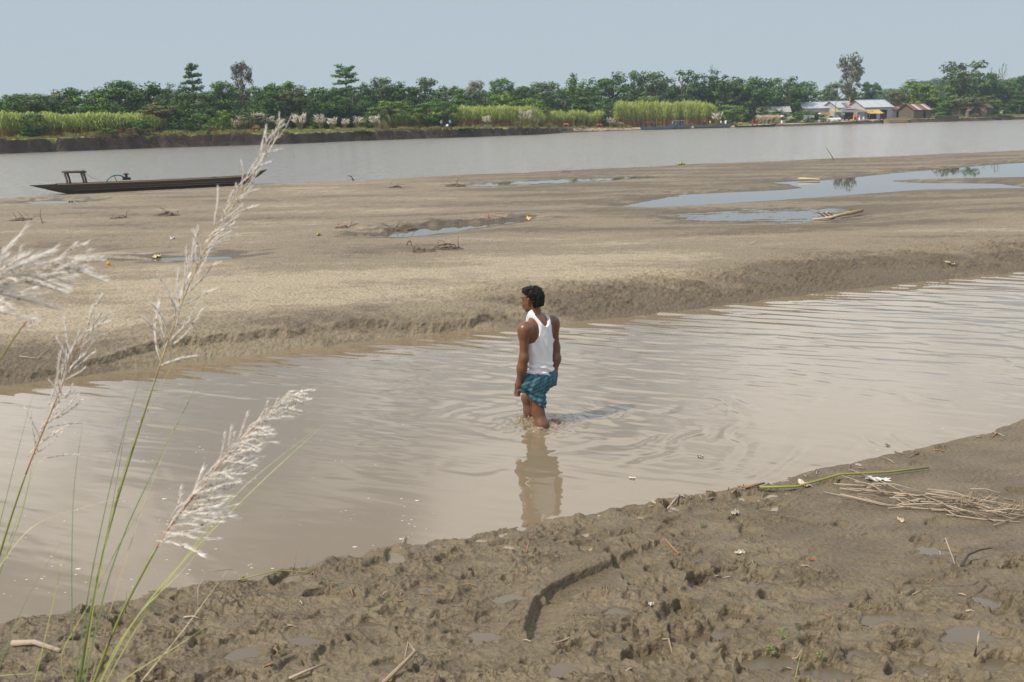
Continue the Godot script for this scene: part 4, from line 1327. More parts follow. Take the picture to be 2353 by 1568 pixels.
func far_person(px: float, d: float, label: String, top: Color, low: Color, sari: bool, turn: float, tall := 1.62, base := -1.0, sit := false) -> Node3D:
	var s := Flesh.new()
	s.k = 0.06
	var k := tall / 1.62
	if sit:
		s.bone(Vector3(-0.1, 0.12, 0.05), Vector3(-0.12, 0.42, 0.32), 0.1, 0.08); s.bone(Vector3(0.1, 0.12, 0.05), Vector3(0.12, 0.42, 0.32), 0.1, 0.08)
		s.bone(Vector3(-0.12, 0.42, 0.32), Vector3(-0.12, 0.05, 0.34), 0.07, 0.05); s.bone(Vector3(0.12, 0.42, 0.32), Vector3(0.12, 0.05, 0.34), 0.07, 0.05)
		s.bone(Vector3(0, 0.14, 0), Vector3(0, 0.58, 0.06), 0.15, 0.14)
		s.bone(Vector3(-0.18, 0.6, 0.05), Vector3(-0.16, 0.4, 0.3), 0.05, 0.04); s.bone(Vector3(0.18, 0.6, 0.05), Vector3(0.16, 0.4, 0.3), 0.05, 0.04)
		s.egg(Vector3(0, 0.84, 0.08), Vector3(0.08, 0.12, 0.1))
	else:
		if sari: s.bone(Vector3(0, 0.05, 0), Vector3(0, 0.95, 0), 0.2, 0.15)
		else:
			s.bone(Vector3(-0.09, 0.05, 0.12), Vector3(-0.09, 0.85, 0), 0.05, 0.09); s.bone(Vector3(0.09, 0.05, -0.1), Vector3(0.09, 0.85, 0), 0.05, 0.09)
		s.bone(Vector3(0, 0.9, 0), Vector3(0, 1.28, 0), 0.14, 0.15)
		s.bone(Vector3(-0.19, 1.3, 0), Vector3(-0.24, 0.85, 0.06), 0.055, 0.04); s.bone(Vector3(0.19, 1.3, 0), Vector3(0.24, 0.85, 0.02), 0.055, 0.04)
		s.bone(Vector3(0, 1.3, 0), Vector3(0, 1.42, 0.01), 0.06, 0.05)
		s.egg(Vector3(0, 1.5, 0.02), Vector3(0.085, 0.12, 0.1))
	var skin := Color(0.16, 0.07, 0.035)
	var head := 0.74 if sit else 1.39
	var tint := func(p: Vector3, _n: Vector3) -> Color:
		if p.y > head: return Color(0.012, 0.01, 0.01) if p.z < 0.06 or p.y > head + 0.16 else skin
		if p.y < 0.1 and not sit: return skin
		if absf(p.x) > 0.215 and p.y < 1.12 and not sit: return skin
		return top if p.y > (0.35 if sit else 0.88) else low
	var g := at_depth(px, 280, d)
	var o := thing("person", label, "person", Vector3(g.x, base if base >= 0.0 else far_land(g.x, d), -d), turn)
	var body := put("body", s.mesh(0.04, tint), M.cloth_v, o)
	body.scale = Vector3.ONE * k
	return o

func umbrella(o: Vector3, label: String, c1: Color, c2: Color, tilt: float) -> void:
	var u := thing("umbrella", label, "umbrella", o)
	u.rotation.z = tilt
	var s := Shape.new()
	var n := 8
	for k in n:
		s.col = c1 if k % 2 else c2
		var a := TAU * k / n; var b := TAU * (k + 1) / n
		for j in 3:
			var r0 := 0.55 * j / 3.0; var r1 := 0.55 * (j + 1) / 3.0
			var y0 := 0.32 - 0.26 * pow(r0 / 0.55, 2.0); var y1 := 0.32 - 0.26 * pow(r1 / 0.55, 2.0)
			s.quad(Vector3(cos(a) * r0, y0, sin(a) * r0), Vector3(cos(a) * r1, y1, sin(a) * r1), Vector3(cos(b) * r1, y1, sin(b) * r1), Vector3(cos(b) * r0, y0, sin(b) * r0))
	put("canopy", s.mesh(), M.cloth_v, u)
	var p := Shape.new()
	p.tube([Vector3(0, -0.5, 0), Vector3(0, 0.36, 0)], [0.012, 0.012], 5)
	put("handle", p.mesh(), M.black_metal, u)

func beast(px: float, d: float, label: String, called: String, cat: String, c: Color, turn: float, size := 1.0, graze := true) -> void:
	var s := Flesh.new()
	s.k = 0.08
	s.egg(Vector3(0.42, 0.98, 0), Vector3(0.46, 0.33, 0.25)); s.egg(Vector3(-0.35, 0.98, 0), Vector3(0.5, 0.29, 0.24))
	s.bone(Vector3(0.75, 1.1, 0), Vector3(1.1, 0.85 if graze else 1.35, 0), 0.17, 0.12)
	s.bone(Vector3(1.1, 0.85 if graze else 1.35, 0), Vector3(1.32, 0.5 if graze else 1.22, 0), 0.11, 0.075)
	for z in [-0.13, 0.13]:
		s.bone(Vector3(1.05, 0.98 if graze else 1.45, z), Vector3(0.98, 0.98 if graze else 1.48, z * 2.0), 0.035, 0.025)
		s.bone(Vector3(0.58, 0.85, z), Vector3(0.6, 0.45, z), 0.1, 0.055); s.bone(Vector3(0.6, 0.45, z), Vector3(0.58, 0.04, z), 0.05, 0.045)
		s.bone(Vector3(-0.62, 0.9, z), Vector3(-0.5, 0.62, z), 0.15, 0.08); s.bone(Vector3(-0.5, 0.62, z), Vector3(-0.68, 0.42, z), 0.07, 0.05); s.bone(Vector3(-0.68, 0.42, z), Vector3(-0.62, 0.04, z), 0.045, 0.045)
	s.bone(Vector3(-0.82, 1.1, 0), Vector3(-0.9, 0.5, 0), 0.03, 0.02)
	var g := at_depth(px, 285, d)
	var o := put(called, s.mesh(0.05, func(_p: Vector3, _n: Vector3) -> Color: return c), M.cloth_v)
	o.position = Vector3(g.x, far_land(g.x, d), -d)
	o.rotation.y = turn
	o.scale = Vector3.ONE * size
	tag(o, label, cat)

# ---------------------------------------------------------------- houses
func roof_sheets(o: Node3D, w: float, ridge: Vector3, eave: Vector3, mats: Array, sheets: int) -> void:
	# corrugated sheets side by side from the ridge line to the eave line, along x
	var per := w / sheets
	for k in sheets:
		var s := Shape.new()
		var ribs := 10
		for j in ribs:
			var x0 := -w * 0.5 + per * (k + j / float(ribs)); var x1 := x0 + per / ribs
			var up := 0.035 if j % 2 else 0.0
			var up2 := 0.0 if j % 2 else 0.035
			var lift := Vector3(0, 0.012 * (k % 2), 0)
			s.quad(Vector3(x0, up, 0) + ridge + lift, Vector3(x1, up2, 0) + ridge + lift, Vector3(x1, up2, 0) + eave + lift, Vector3(x0, up, 0) + eave + lift)
			s.quad(Vector3(x0, up - 0.02, 0) + eave + lift, Vector3(x1, up2 - 0.02, 0) + eave + lift, Vector3(x1, up2 - 0.02, 0) + ridge + lift, Vector3(x0, up - 0.02, 0) + ridge + lift)
		put("roof_sheet", s.mesh(), mats[k % mats.size()], o)

func house(px: float, d: float, wide: float, deep: float, eave: float, ridge: float, turn: float, called: String, label: String, wall_m: Material, roof_m: Array, sheets: int, doors: Array, hang := 0.45) -> Node3D:
	var g := at_depth(px, 262, d)
	var o := thing(called, label, "house" if called != "shed" else "shed", Vector3(g.x, far_land(g.x, d) - 0.05, -d), turn)
	# four walls with thickness; the front one is left open where the doors are
	var t := 0.1
	var spans: Array = []
	var x := -wide * 0.5
	for dr in doors:
		spans.append([x, dr[0] - dr[1] * 0.5]); x = dr[0] + dr[1] * 0.5
	spans.append([x, wide * 0.5])
	var s := Shape.new()
	for sp in spans:
		if sp[1] - sp[0] > 0.05: s.box(Vector3((sp[0] + sp[1]) * 0.5, eave * 0.5, deep * 0.5), Vector3(sp[1] - sp[0], eave, t))
	for dr in doors: s.box(Vector3(dr[0], (eave + dr[2]) * 0.5, deep * 0.5), Vector3(dr[1], eave - dr[2], t))
	s.box(Vector3(0, eave * 0.5, -deep * 0.5), Vector3(wide, eave, t))
	for q in [-1, 1]:
		s.box(Vector3(q * (wide * 0.5 - t * 0.5), eave * 0.5, 0), Vector3(t, eave, deep - t))
		var xx: float = q * (wide * 0.5 - t * 0.5)
		for side in [-0.5, 0.5]: s.tri(Vector3(xx + side * t, eave, deep * 0.5), Vector3(xx + side * t, ridge - 0.03, 0), Vector3(xx + side * t, eave, -deep * 0.5))
	put("wall", s.mesh(), wall_m, o)
	for dr in doors:
		var p := Shape.new()
		p.box(Vector3(dr[0] - dr[1] * 0.25, dr[2] * 0.5, deep * 0.5 - 0.35), Vector3(dr[1] * 0.46, dr[2] - 0.04, 0.05))
		put("door", p.mesh(), M[dr[3]], o)
	var f := (ridge - eave) / (deep * 0.5)
	roof_sheets(o, wide + hang * 2, Vector3(0, ridge, 0), Vector3(0, eave - f * hang, deep * 0.5 + hang), roof_m, sheets)
	roof_sheets(o, wide + hang * 2, Vector3(0, ridge + 0.002, 0), Vector3(0, eave - f * hang, -deep * 0.5 - hang), roof_m, sheets)
	var c := Shape.new()
	c.tube([Vector3(-wide * 0.5 - hang, ridge + 0.04, 0), Vector3(wide * 0.5 + hang, ridge + 0.04, 0)], [0.09, 0.09], 6)
	put("ridge_cap", c.mesh(), roof_m[0], o)
	return o

func tarp(px: float, py: float, d: float, w: float, l: float, drop: float, turn: float, called: String, label: String, m: Material) -> void:
	var g := at_depth(px, py, d)
	var ground := far_land(g.x, d)
	var o := thing(called, label, "awning", Vector3(g.x, ground, -d), turn)
	var y := g.y - ground
	var s := Shape.new()
	var n := 8
	var f := func(i: int, j: int) -> Vector3:
		var u := i / float(n) - 0.5; var v := j / float(n)
		return Vector3(u * w, y - drop * v - 0.22 * sin(PI * v) * (0.5 + cos(PI * u)) + 0.05 * noise_b.get_noise_2d(i * 60, j * 60 + px), v * l)
	for i in n:
		for j in n: s.quad(f.call(i, j), f.call(i + 1, j), f.call(i + 1, j + 1), f.call(i, j + 1))
	put("cloth", s.mesh(true), m, o)
	for u in [-0.5, 0.5]: post(o, "pole", Vector3(u * w, 0, l), Vector3(u * w, y - drop, l), 0.04, M.grey_wood)

func wheel(o: Node3D, at: Vector3, r: float, w: float) -> void:
	var s := Shape.new()
	var prof := [[-w * 0.5, r * 0.6], [-w * 0.5, r * 0.93], [-w * 0.3, r], [w * 0.3, r], [w * 0.5, r * 0.93], [w * 0.5, r * 0.6]]
	var rings: Array = []
	for p in prof:
		var rr := PackedVector3Array()
		for k in 14: rr.append(at + Vector3(cos(TAU * k / 14) * p[1], sin(TAU * k / 14) * p[1], p[0]))
		rings.append(rr)
	s.loft(rings)
	var t := put("wheel", s.mesh(), M.black_metal, o)
	var h := Shape.new()
	h.tube([at - Vector3(0, 0, w * 0.42), at + Vector3(0, 0, w * 0.42)], [r * 0.6, r * 0.6], 12)
	put("rim", h.mesh(), M.tin, t)

func build_village() -> void:
	var D := 262.0
	house(1893, D + 14, 13.0, 6.0, 3.2, 4.6, 0.06, "shop_house", "long shed with a pale bluish tin roof behind the bushes, left of the yellow awnings", M.tin_wall, [M.tin, M.tin_b], 13, [[-3.0, 1.2, 2.1, "old_wood"]])
	house(1926, D + 12, 6.0, 5.5, 3.2, 4.7, 0.5, "shop_house", "tin roofed shop joined to the right end of the long shed", M.tin_wall, [M.tin_b, M.tin], 6, [[0.0, 1.6, 2.2, "yellow"]])
	house(1962, D + 12, 7.0, 5.0, 2.9, 4.2, 0.35, "shop_house", "shop with a pinkish rusted tin roof between the two pale roofs", M.dark_wood, [M.rust_b, M.tin_r], 7, [[0.0, 3.6, 2.2, "old_wood"]])
	house(1998, D + 10, 9.5, 6.5, 3.2, 4.9, 0.42, "shop_house", "biggest shop with a bright tin roof and corrugated tin side wall", M.tin_wall, [M.tin, M.tin, M.tin_b], 9, [[-2.2, 3.0, 2.3, "dark_wood"], [1.8, 2.4, 2.3, "dark_wood"]])
	house(2049, D + 12, 5.0, 4.0, 2.4, 3.5, 0.3, "small_house", "small hut with a rusty red roof half hidden by the olive tree", M.tin_wall, [M.rust, M.rust_b], 5, [[0.5, 0.9, 1.9, "dark_wood"]])
	house(2102, D + 8, 6.8, 4.6, 2.5, 3.8, 0.55, "small_house", "mud walled hut with a red rust and pale striped tin roof", M.mud_wall, [M.rust, M.rust, M.tin, M.rust_b], 8, [[1.0, 0.9, 1.9, "dark_wood"]])
	house(2232, D + 20, 9.0, 4.5, 2.4, 3.4, 0.1, "small_house", "dark thatched hut under the low wide olive tree", M.mud_wall, [M.thatch], 6, [[1.5, 1.0, 1.9, "dark_wood"]])
	house(1775, D + 6, 8.0, 5.0, 2.7, 3.9, -0.1, "shed", "grey roofed shed among the trees left of the village", M.tin_wall, [M.tin_g], 8, [[0, 1.0, 2.0, "dark_wood"]])
	house(1372, shore(1372) + 24, 9.0, 5.0, 2.4, 3.5, -0.2, "shed", "wide dark shed with a grey roof behind the single small tree", M.dark_wood, [M.tin_g], 8, [[1, 1.4, 2.0, "dark_wood"]])
	house(1426, shore(1426) + 22, 5.0, 4.0, 2.4, 3.3, 0.2, "shed", "narrow pale walled shed at the left edge of the right cane field", M.tin_wall, [M.tin_g], 5, [[0, 1.0, 2.0, "dark_wood"]])
	# awnings
	tarp(1931, 250, D + 8.5, 5.2, 2.4, 0.7, 0.1, "yellow_awning", "long yellow cloth awning left of the market shelter", M.yellow)
	tarp(1984, 250, D + 6.5, 4.4, 1.8, 0.6, -0.25, "yellow_awning", "upper tilted yellow awning under the bright tin roof", M.yellow)
	tarp(2003, 252, D + 5.0, 4.6, 2.4, 1.0, 0.3, "yellow_awning", "lower right yellow awning sagging in front of the bright tin shop", M.yellow)
	var g := at_depth(1908, 262, D + 10.4)
	var y := Shape.new()
	y.box(Vector3.ZERO, Vector3(2.6, 1.5, 0.06))
	var board := put("yellow_board", y.mesh(), M.yellow)
	board.position = Vector3(g.x, far_land(g.x, D + 10.4) + 1.15, -D - 10.4)
	tag(board, "yellow painted board panel leaning at the front of the long shed", "board")
	# market shelter: greyish cloth roof on poles
	var mg := at_depth(1957, 268, D - 2)
	var sh := thing("market_shelter", "market stall with a sagging grey brown cloth roof on poles beside the white car", "stall", Vector3(mg.x, far_land(mg.x, D - 2), -D + 2))
	var rs := Shape.new()
	var top := [Vector3(-2.2, 3.0, -0.6), Vector3(1.0, 2.9, -0.6)]
	rs.quad(Vector3(-3.2, 2.0, 1.8), top[0], top[1], Vector3(4.2, 1.9, 1.8))
	rs.quad(Vector3(4.4, 1.95, -2.2), top[1], top[0], Vector3(-3.4, 2.1, -2.2))
	rs.tri(Vector3(4.2, 1.9, 1.8), top[1], Vector3(4.4, 1.95, -2.2))
	put("cloth_roof", rs.mesh(), M.grey_cloth, sh)
	var ls := Shape.new()
	ls.tri(Vector3(-3.2, 2.0, 1.8), Vector3(-3.4, 2.1, -2.2), top[0]); ls.quad(Vector3(-3.4, 2.0, 1.85), Vector3(-2.0, 2.3, 1.3), Vector3(-2.3, 1.3, 1.9), Vector3(-3.3, 1.2, 2.0))
	put("green_flap", ls.mesh(), M.green_cloth, sh)
	var bs := Shape.new()
	bs.quad(Vector3(-1.6, 2.75, 0.35), Vector3(-1.7, 3.02, -0.5), Vector3(0.9, 2.95, -0.5), Vector3(0.7, 2.7, 0.4))
	put("blue_sheet", bs.mesh(), M.blue_grey, sh)
	for p in [Vector3(-3, 0, 1.7), Vector3(4, 0, 1.7), Vector3(0.5, 0, 1.7), Vector3(4.2, 0, -2), Vector3(-3.2, 0, -2)]: post(sh, "pole", p, p + Vector3(0, 1.98, 0), 0.05, M.grey_wood)
	var tb := Shape.new()
	tb.box(Vector3(-0.6, 0.75, 0.6), Vector3(3.2, 0.08, 1.0))
	for q in [-1.9, 0.7]: tb.box(Vector3(q, 0.36, 0.6), Vector3(0.1, 0.7, 0.8))
	put("table", tb.mesh(), M.dark_wood, sh)
	# car
	var cg := at_depth(1918, 272, D - 8)
	var car := thing("white_car", "white hatchback car parked facing the river beside the market stall", "car", Vector3(cg.x, far_land(cg.x, D - 8), -D + 8), -PI / 2 + 0.35)
	var cb := Shape.new()
	var prof := [[-1.75, 0.45, 0.85, 0.72], [-1.7, 0.32, 0.95, 0.8], [-1.0, 0.28, 0.98, 0.82], [0.0, 0.28, 0.98, 0.82], [0.9, 0.28, 0.96, 0.82], [1.6, 0.32, 0.82, 0.78], [1.78, 0.42, 0.7, 0.66]]
	var rings: Array = []
	for p in prof:
		var r := PackedVector3Array()
		for q in [[-1, 0], [-1.02, 0.5], [-0.94, 1], [0.94, 1], [1.02, 0.5], [1, 0]]: r.append(Vector3(p[0], lerpf(p[1], p[2], q[1]), q[0] * p[3]))
		rings.append(r)
	cb.loft(rings, Vector3(-1.76, 0.6, 0), Vector3(1.8, 0.55, 0))
	put("body", cb.mesh(), M.car_white, car)
	var cab := Shape.new()
	var cr: Array = []
	for p in [[0.96, 1.18, -1.62, 0.74], [1.25, 0.0, -1.3, 0.68], [1.46, 0.0, -0.9, 0.6]]:
		var r := PackedVector3Array()
		var x1: float = {0.96: 0.95, 1.25: 0.5, 1.46: 0.1}[p[0]]
		r.append(Vector3(p[2], p[0], -p[3])); r.append(Vector3(x1, p[0], -p[3])); r.append(Vector3(x1, p[0], p[3])); r.append(Vector3(p[2], p[0], p[3]))
		cr.append(r)
	cab.loft(cr, null, null)
	put("window", cab.mesh(), M.dark_glass, car)
	var rf := Shape.new()
	rf.box(Vector3(-0.4, 1.48, 0), Vector3(1.15, 0.06, 1.2))
	for z in [-1, 1]:
		rf.tube([Vector3(0.97, 0.95, z * 0.75), Vector3(0.12, 1.47, z * 0.6)], [0.04, 0.04], 5)
		rf.tube([Vector3(-1.64, 0.95, z * 0.75), Vector3(-0.92, 1.47, z * 0.6)], [0.06, 0.06], 5)
	put("roof", rf.mesh(), M.car_white, car)
	for x in [-1.1, 1.1]:
		for z in [-0.74, 0.74]: wheel(car, Vector3(x, 0.3, z), 0.3, 0.18)
	for z in [-0.55, 0.55]:
		var hl := Shape.new(); hl.ball(Vector3(1.72, 0.64, z), Vector3(0.06, 0.08, 0.14))
		put("headlight", hl.mesh(true), M.tin, car)
	# goods truck with slatted sides
	var tg := at_depth(2062, 268, D - 3)
	var tr := thing("goods_truck", "small truck with an open slatted wooden bed parked in front of the rusty hut", "truck", Vector3(tg.x, far_land(tg.x, D - 3), -D + 3), 0.1)
	var bed := Shape.new(); bed.box(Vector3(0, 0.85, 0), Vector3(4.4, 0.16, 1.9))
	put("bed", bed.mesh(), M.dark_wood, tr)
	for k in 15:
		var sl := Shape.new(); sl.box(Vector3(-2.1 + 0.3 * k, 1.55, 0.92), Vector3(0.2, 1.25, 0.05))
		put("slat", sl.mesh(), M.khaki, tr)
		var s2 := Shape.new(); s2.box(Vector3(-2.1 + 0.3 * k, 1.55, -0.92), Vector3(0.2, 1.25, 0.05))
		put("slat", s2.mesh(), M.khaki, tr)
	var cabn := Shape.new(); cabn.box(Vector3(-2.75, 1.15, 0), Vector3(1.0, 1.3, 1.7), Basis.IDENTITY, 0.85)
	put("cab", cabn.mesh(), M.khaki, tr)
	for x in [-2.5, 1.3]:
		for z in [-0.8, 0.8]: wheel(tr, Vector3(x, 0.38, z), 0.38, 0.22)
	# motorcycle-like bikes parked right of the stall
	var bg := at_depth(2026, 270, D - 3)
	var bk := thing("motorcycle", "red and black motorcycle parked between the market stall and the truck", "motorcycle", Vector3(bg.x, far_land(bg.x, D - 3), -D + 3), 0.3)
	for x in [-0.62, 0.62]: wheel(bk, Vector3(x, 0.3, 0), 0.3, 0.09)
	var bf := Shape.new()
	bf.tube([Vector3(-0.6, 0.32, 0), Vector3(-0.3, 0.6, 0), Vector3(0.35, 0.72, 0), Vector3(0.6, 0.3, 0)], [0.05, 0.1, 0.09, 0.04], 6)
	bf.tube([Vector3(0.4, 0.7, 0), Vector3(0.36, 1.0, 0)], [0.03, 0.03], 5)
	put("frame", bf.mesh(), M.black_metal, bk)
	var tk := Shape.new(); tk.ball(Vector3(0.18, 0.78, 0), Vector3(0.26, 0.12, 0.13))
	put("fuel_tank", tk.mesh(true), M.red_cloth, bk)
	var st := Shape.new(); st.ball(Vector3(-0.32, 0.78, 0), Vector3(0.36, 0.07, 0.13))
	put("seat", st.mesh(true), M.black_metal, bk)
	var hb := Shape.new(); hb.tube([Vector3(0.32, 1.0, -0.32), Vector3(0.4, 1.02, 0), Vector3(0.32, 1.0, 0.32)], [0.02, 0.02, 0.02], 5)
	put("handlebar", hb.mesh(), M.black_metal, bk)
	# straw shelter, stacks, poles
	var sg := at_depth(1762, 270, D - 18)
	var hut := thing("straw_shelter", "open shelter of poles heaped with dry straw on the grass above the landing", "shelter", Vector3(sg.x, far_land(sg.x, D - 18), -D + 18), 0.05)
	for x in [-2.5, -0.8, 0.8, 2.5]:
		for z in [-0.9, 0.9]: post(hut, "post", Vector3(x, 0, z), Vector3(x + 0.1, 1.75, z), 0.06, M.grey_wood)
	var rg := RandomNumberGenerator.new(); rg.seed = 4
	for k in 46:
		var s := Shape.new()
		var x := rg.randf_range(-2.9, 2.7)
		s.tube([Vector3(x, 1.85 + rg.randf() * 0.25, -1.1), Vector3(x + rg.randfn() * 0.1, 2.05 + rg.randf() * 0.2, 0), Vector3(x + rg.randf_range(0, 0.5), 1.75, 1.0), Vector3(x - rg.randf_range(0.1, 0.9), rg.randf_range(0.2, 1.2), 1.35)], [0.08, 0.12, 0.11, 0.03], 5)
		put("straw_bundle", s.mesh(), M.straw if k % 3 else M.straw_b, hut)
	for a in [[2259, 5.5, 262, 0.85, 3.0, "straw_stack", "tall straw stack with an orange brown cap around a pole under the olive tree"], [2242, 5.5, 268, 0.8, 1.3, "straw_stack", "low pinkish straw heap left of the tall stack"], [1418, 12, 276, 1.6, 1.5, "straw_stack", "pale round straw heap in front of the narrow shed"]]:
		var d: float = shore(a[0]) + a[1]
		var q := at_depth(a[0], 262, d)
		var o := thing(a[5], a[6], "haystack", Vector3(q.x, far_land(q.x, d), -d))
		var s := Shape.new()
		var path: Array = []; var rad: Array = []
		for k in 8:
			var t := k / 7.0
			path.append(Vector3(0, a[4] * t * 0.92, 0)); rad.append(a[3] * (0.8 + 0.35 * sin(t * 2.4)) * (1.0 - pow(t, 4.0)) + 0.05)
		s.tube(path, rad, 12)
		put("heap", s.mesh(true), M.straw_b, o)
		var w := Shape.new()
		for k in 90:
			var an := rg.randf() * TAU; var t := rg.randf_range(0.05, 0.95)
			var r0: float = a[3] * (0.8 + 0.35 * sin(t * 2.4)) * (1.0 - pow(t, 4.0)) + 0.08
			var p := Vector3(cos(an) * r0, a[4] * t * 0.92, sin(an) * r0)
			w.tube([p, p + Vector3(cos(an) * 0.15, -0.5, sin(an) * 0.15)], [0.05, 0.02], 3)
		put("loose_straw", w.mesh(), M.straw, o)
		post(o, "pole", Vector3(0, 0, 0), Vector3(0.1, a[4] + 0.5, 0), 0.06, M.grey_wood)
	var lg := at_depth(2222, 284, shore(2222) + 1.4)
	var lb := thing("straw_bundle_standing", "tall standing bundle of reeds leaning right at the river's edge", "reed bundle", Vector3(lg.x, far_land(lg.x, -lg.z), lg.z))
	for k in 40:
		var s := Shape.new()
		var an := rg.randf() * TAU; var r := 0.45 * sqrt(rg.randf())
		var p := Vector3(cos(an) * r, 0, sin(an) * r * 0.7)
		s.tube([p, p * 0.8 + Vector3(-0.1, 1.1, 0), p * 0.9 + Vector3(0.05, 1.8, 0), p * 1.2 + Vector3(0.35 + rg.randf() * 0.5, 2.15 + rg.randfn() * 0.15, 0)], [0.05, 0.05, 0.045, 0.015], 4)
		put("reed", s.mesh(), M.straw if k % 2 else M.straw_b, lb)
	for a in [[2342, 4, 247, 0.06, "tall leaning bamboo pole with a cross piece near the right end of the bank", "bamboo_pole"], [1919, 230, 0, 0.09, "tall wooden post sticking up before the long shed's roof end", "wooden_post"], [1666, 3, 262, 0.05, "thin pole standing at the right end of the right cane field", "bamboo_pole"], [1706, 4, 0, 0.05, "pale short pole among the plumed grass", "bamboo_pole"]]:
		var d := shore(a[0]) + 3.0
		var top_y := 242.0
		if a[0] == 1919: d = D + 4.0; top_y = 228.0
		if a[0] == 1666: top_y = 264.0
		if a[0] == 1706: top_y = 266.0
		var q := at_depth(a[0], 270, d)
		var yy := far_land(q.x, d)
		var tp := at_depth(a[0], top_y, d)
		var s := Shape.new()
		s.tube([Vector3(0, -0.1, 0), Vector3(0.03, (tp.y - yy) * 0.5, 0), Vector3(0.12, tp.y - yy, 0)], [a[3] * 1.2, a[3], a[3] * 0.7], 6)
		if a[0] == 2342: s.tube([Vector3(-0.5, tp.y - yy - 0.1, 0), Vector3(0.3, tp.y - yy + 0.05, 0)], [0.04, 0.03], 5)
		var o := put(a[5], s.mesh(true), M.grey_wood)
		o.position = Vector3(q.x, yy, -d)
		tag(o, a[4], "pole")
	# fence of sticks along the rusty hut and a brown wall
	var fd := D - 1.5
	var fg := at_depth(2120, 270, fd)
	var fe := thing("stick_fence", "brown fence of upright sticks in front of the rusty hut", "fence", Vector3(fg.x, far_land(fg.x, fd), -fd))
	for k in 40:
		var s := Shape.new()
		var x := -6.0 + 0.3 * k
		s.tube([Vector3(x, 0, 0), Vector3(x + rg.randfn() * 0.05, 1.3 + rg.randf() * 0.3, 0)], [0.06, 0.05], 4)
		put("stick", s.mesh(), M.brown_wood, fe)
	var rail := Shape.new(); rail.box(Vector3(0, 0.9, -0.08), Vector3(12, 0.08, 0.05)); put("rail", rail.mesh(), M.brown_wood, fe)
	var wg := at_depth(2178, 268, D + 2)
	var wf := thing("reed_wall", "dark brown reed screen right of the rusty hut", "screen", Vector3(wg.x, far_land(wg.x, D + 2), -D - 2))
	for k in 22:
		var s := Shape.new(); s.box(Vector3(-3.1 + 0.285 * k, 1.1 + 0.05 * (k % 3), 0.02 * (k % 2)), Vector3(0.28, 2.2, 0.04))
		put("panel", s.mesh(), M.dark_wood, wf)
	# log heap by the feathery tree
	var hg := at_depth(880, 290, shore(880) + 10)
	var lh := thing("log_heap", "heap of cut logs beside the thin trunked feathery tree", "log pile", Vector3(hg.x, far_land(hg.x, -hg.z), hg.z), 0.1)
	for row in 3:
		for k in 5 - row:
			var s := Shape.new()
			var p := Vector3(-0.9 + 0.48 * k + 0.24 * row, 0.22 + 0.4 * row, 0)
			s.tube([p - Vector3(0.05, 0, 0.9), p + Vector3(0.05, 0.02, 0.9)], [0.23, 0.22], 8)
			put("log", s.mesh(), M.brown_wood, lh)
	# people
	var W := Color(0.7, 0.72, 0.75); var dark := Color(0.04, 0.04, 0.06); var blue := Color(0.08, 0.12, 0.4)
	far_person(1657, shore(1657) + 1.5, "person in a white shirt and dark trousers standing above the right moored boat", W, dark, false, 0.4)
	far_person(1668, shore(1668) + 1.6, "person in long white clothes standing right of the dark trousered one by the boats", W, W, true, -0.3)
	var p1 := far_person(1797, shore(1797) + 7, "woman with a pink umbrella walking along the sandy landing", Color(0.1, 0.06, 0.1), W, true, 1.2)
	umbrella(p1.position + Vector3(-0.1, 1.75, 0), "pink and white umbrella held on the sandy landing", Color(0.75, 0.25, 0.22), Color(0.8, 0.7, 0.65), 0.3)
	var p2 := far_person(1885, shore(1885) + 10, "person in a pale blue wrap walking beneath the yellow umbrella", Color(0.45, 0.5, 0.7), W, true, 0.6)
	umbrella(p2.position + Vector3(-0.25, 1.85, 0), "yellow and orange umbrella on the landing left of the white car", Color(0.9, 0.62, 0.12), Color(0.9, 0.8, 0.45), 0.15)
	far_person(1878, shore(1878) + 10.5, "person in dark clothes close behind the yellow umbrella", dark, Color(0.15, 0.1, 0.08), false, 0.9)
	far_person(1975, D - 6, "person in purple and white at the right corner of the market stall", Color(0.3, 0.25, 0.5), W, true, 0.2)
	far_person(1970, D - 5, "woman in red at the market stall's right pole", Color(0.5, 0.05, 0.06), Color(0.25, 0.1, 0.2), true, -0.5)
	far_person(1985, D - 5.5, "person in blue and white walking right of the market stall", blue, W, false, 1.1)
	far_person(1962, D - 5.6, "person in orange cloth in front of the market stall", Color(0.6, 0.25, 0.03), Color(0.6, 0.28, 0.05), true, 0.0)
	far_person(1941, D - 3.0, "person in black under the market stall's cloth, left of the table", dark, dark, false, 0.3)
	far_person(1950, D - 3.2, "squatting person in dark green under the market stall's cloth", Color(0.04, 0.08, 0.05), dark, false, 0.0, 1.62, -1.0, true)
	far_person(2072 + 20, D - 6, "person in black beside the white sack right of the truck", dark, dark, false, -0.8)
	far_person(1730, D - 20, "person in a red dress at the left end of the straw shelter", Color(0.4, 0.03, 0.03), Color(0.35, 0.03, 0.04), true, 0.1)
	far_person(1740, D - 20, "child in dark red among the straw shelter's posts", Color(0.3, 0.05, 0.05), Color(0.2, 0.06, 0.05), true, 0.1, 1.3)
	far_person(1308 - 71, shore(1237) + 9, "person in a pink shirt standing before the middle cane field's right end", Color(0.6, 0.22, 0.22), dark, false, 0.5)
	far_person(1014, shore(1014) + 7, "person in a grey blue shirt standing under the left mango tree", Color(0.25, 0.27, 0.35), dark, false, 0.3)
	far_person(1028, shore(1028) + 7.5, "person in white sitting in the mango trees' shade", W, Color(0.3, 0.3, 0.4), false, -0.4, 1.62, -1.0, true)
	far_person(1034, shore(1034) + 8, "person in a pale blue top standing in the shade right of the sitter in white", Color(0.3, 0.36, 0.55), dark, false, 0.6)
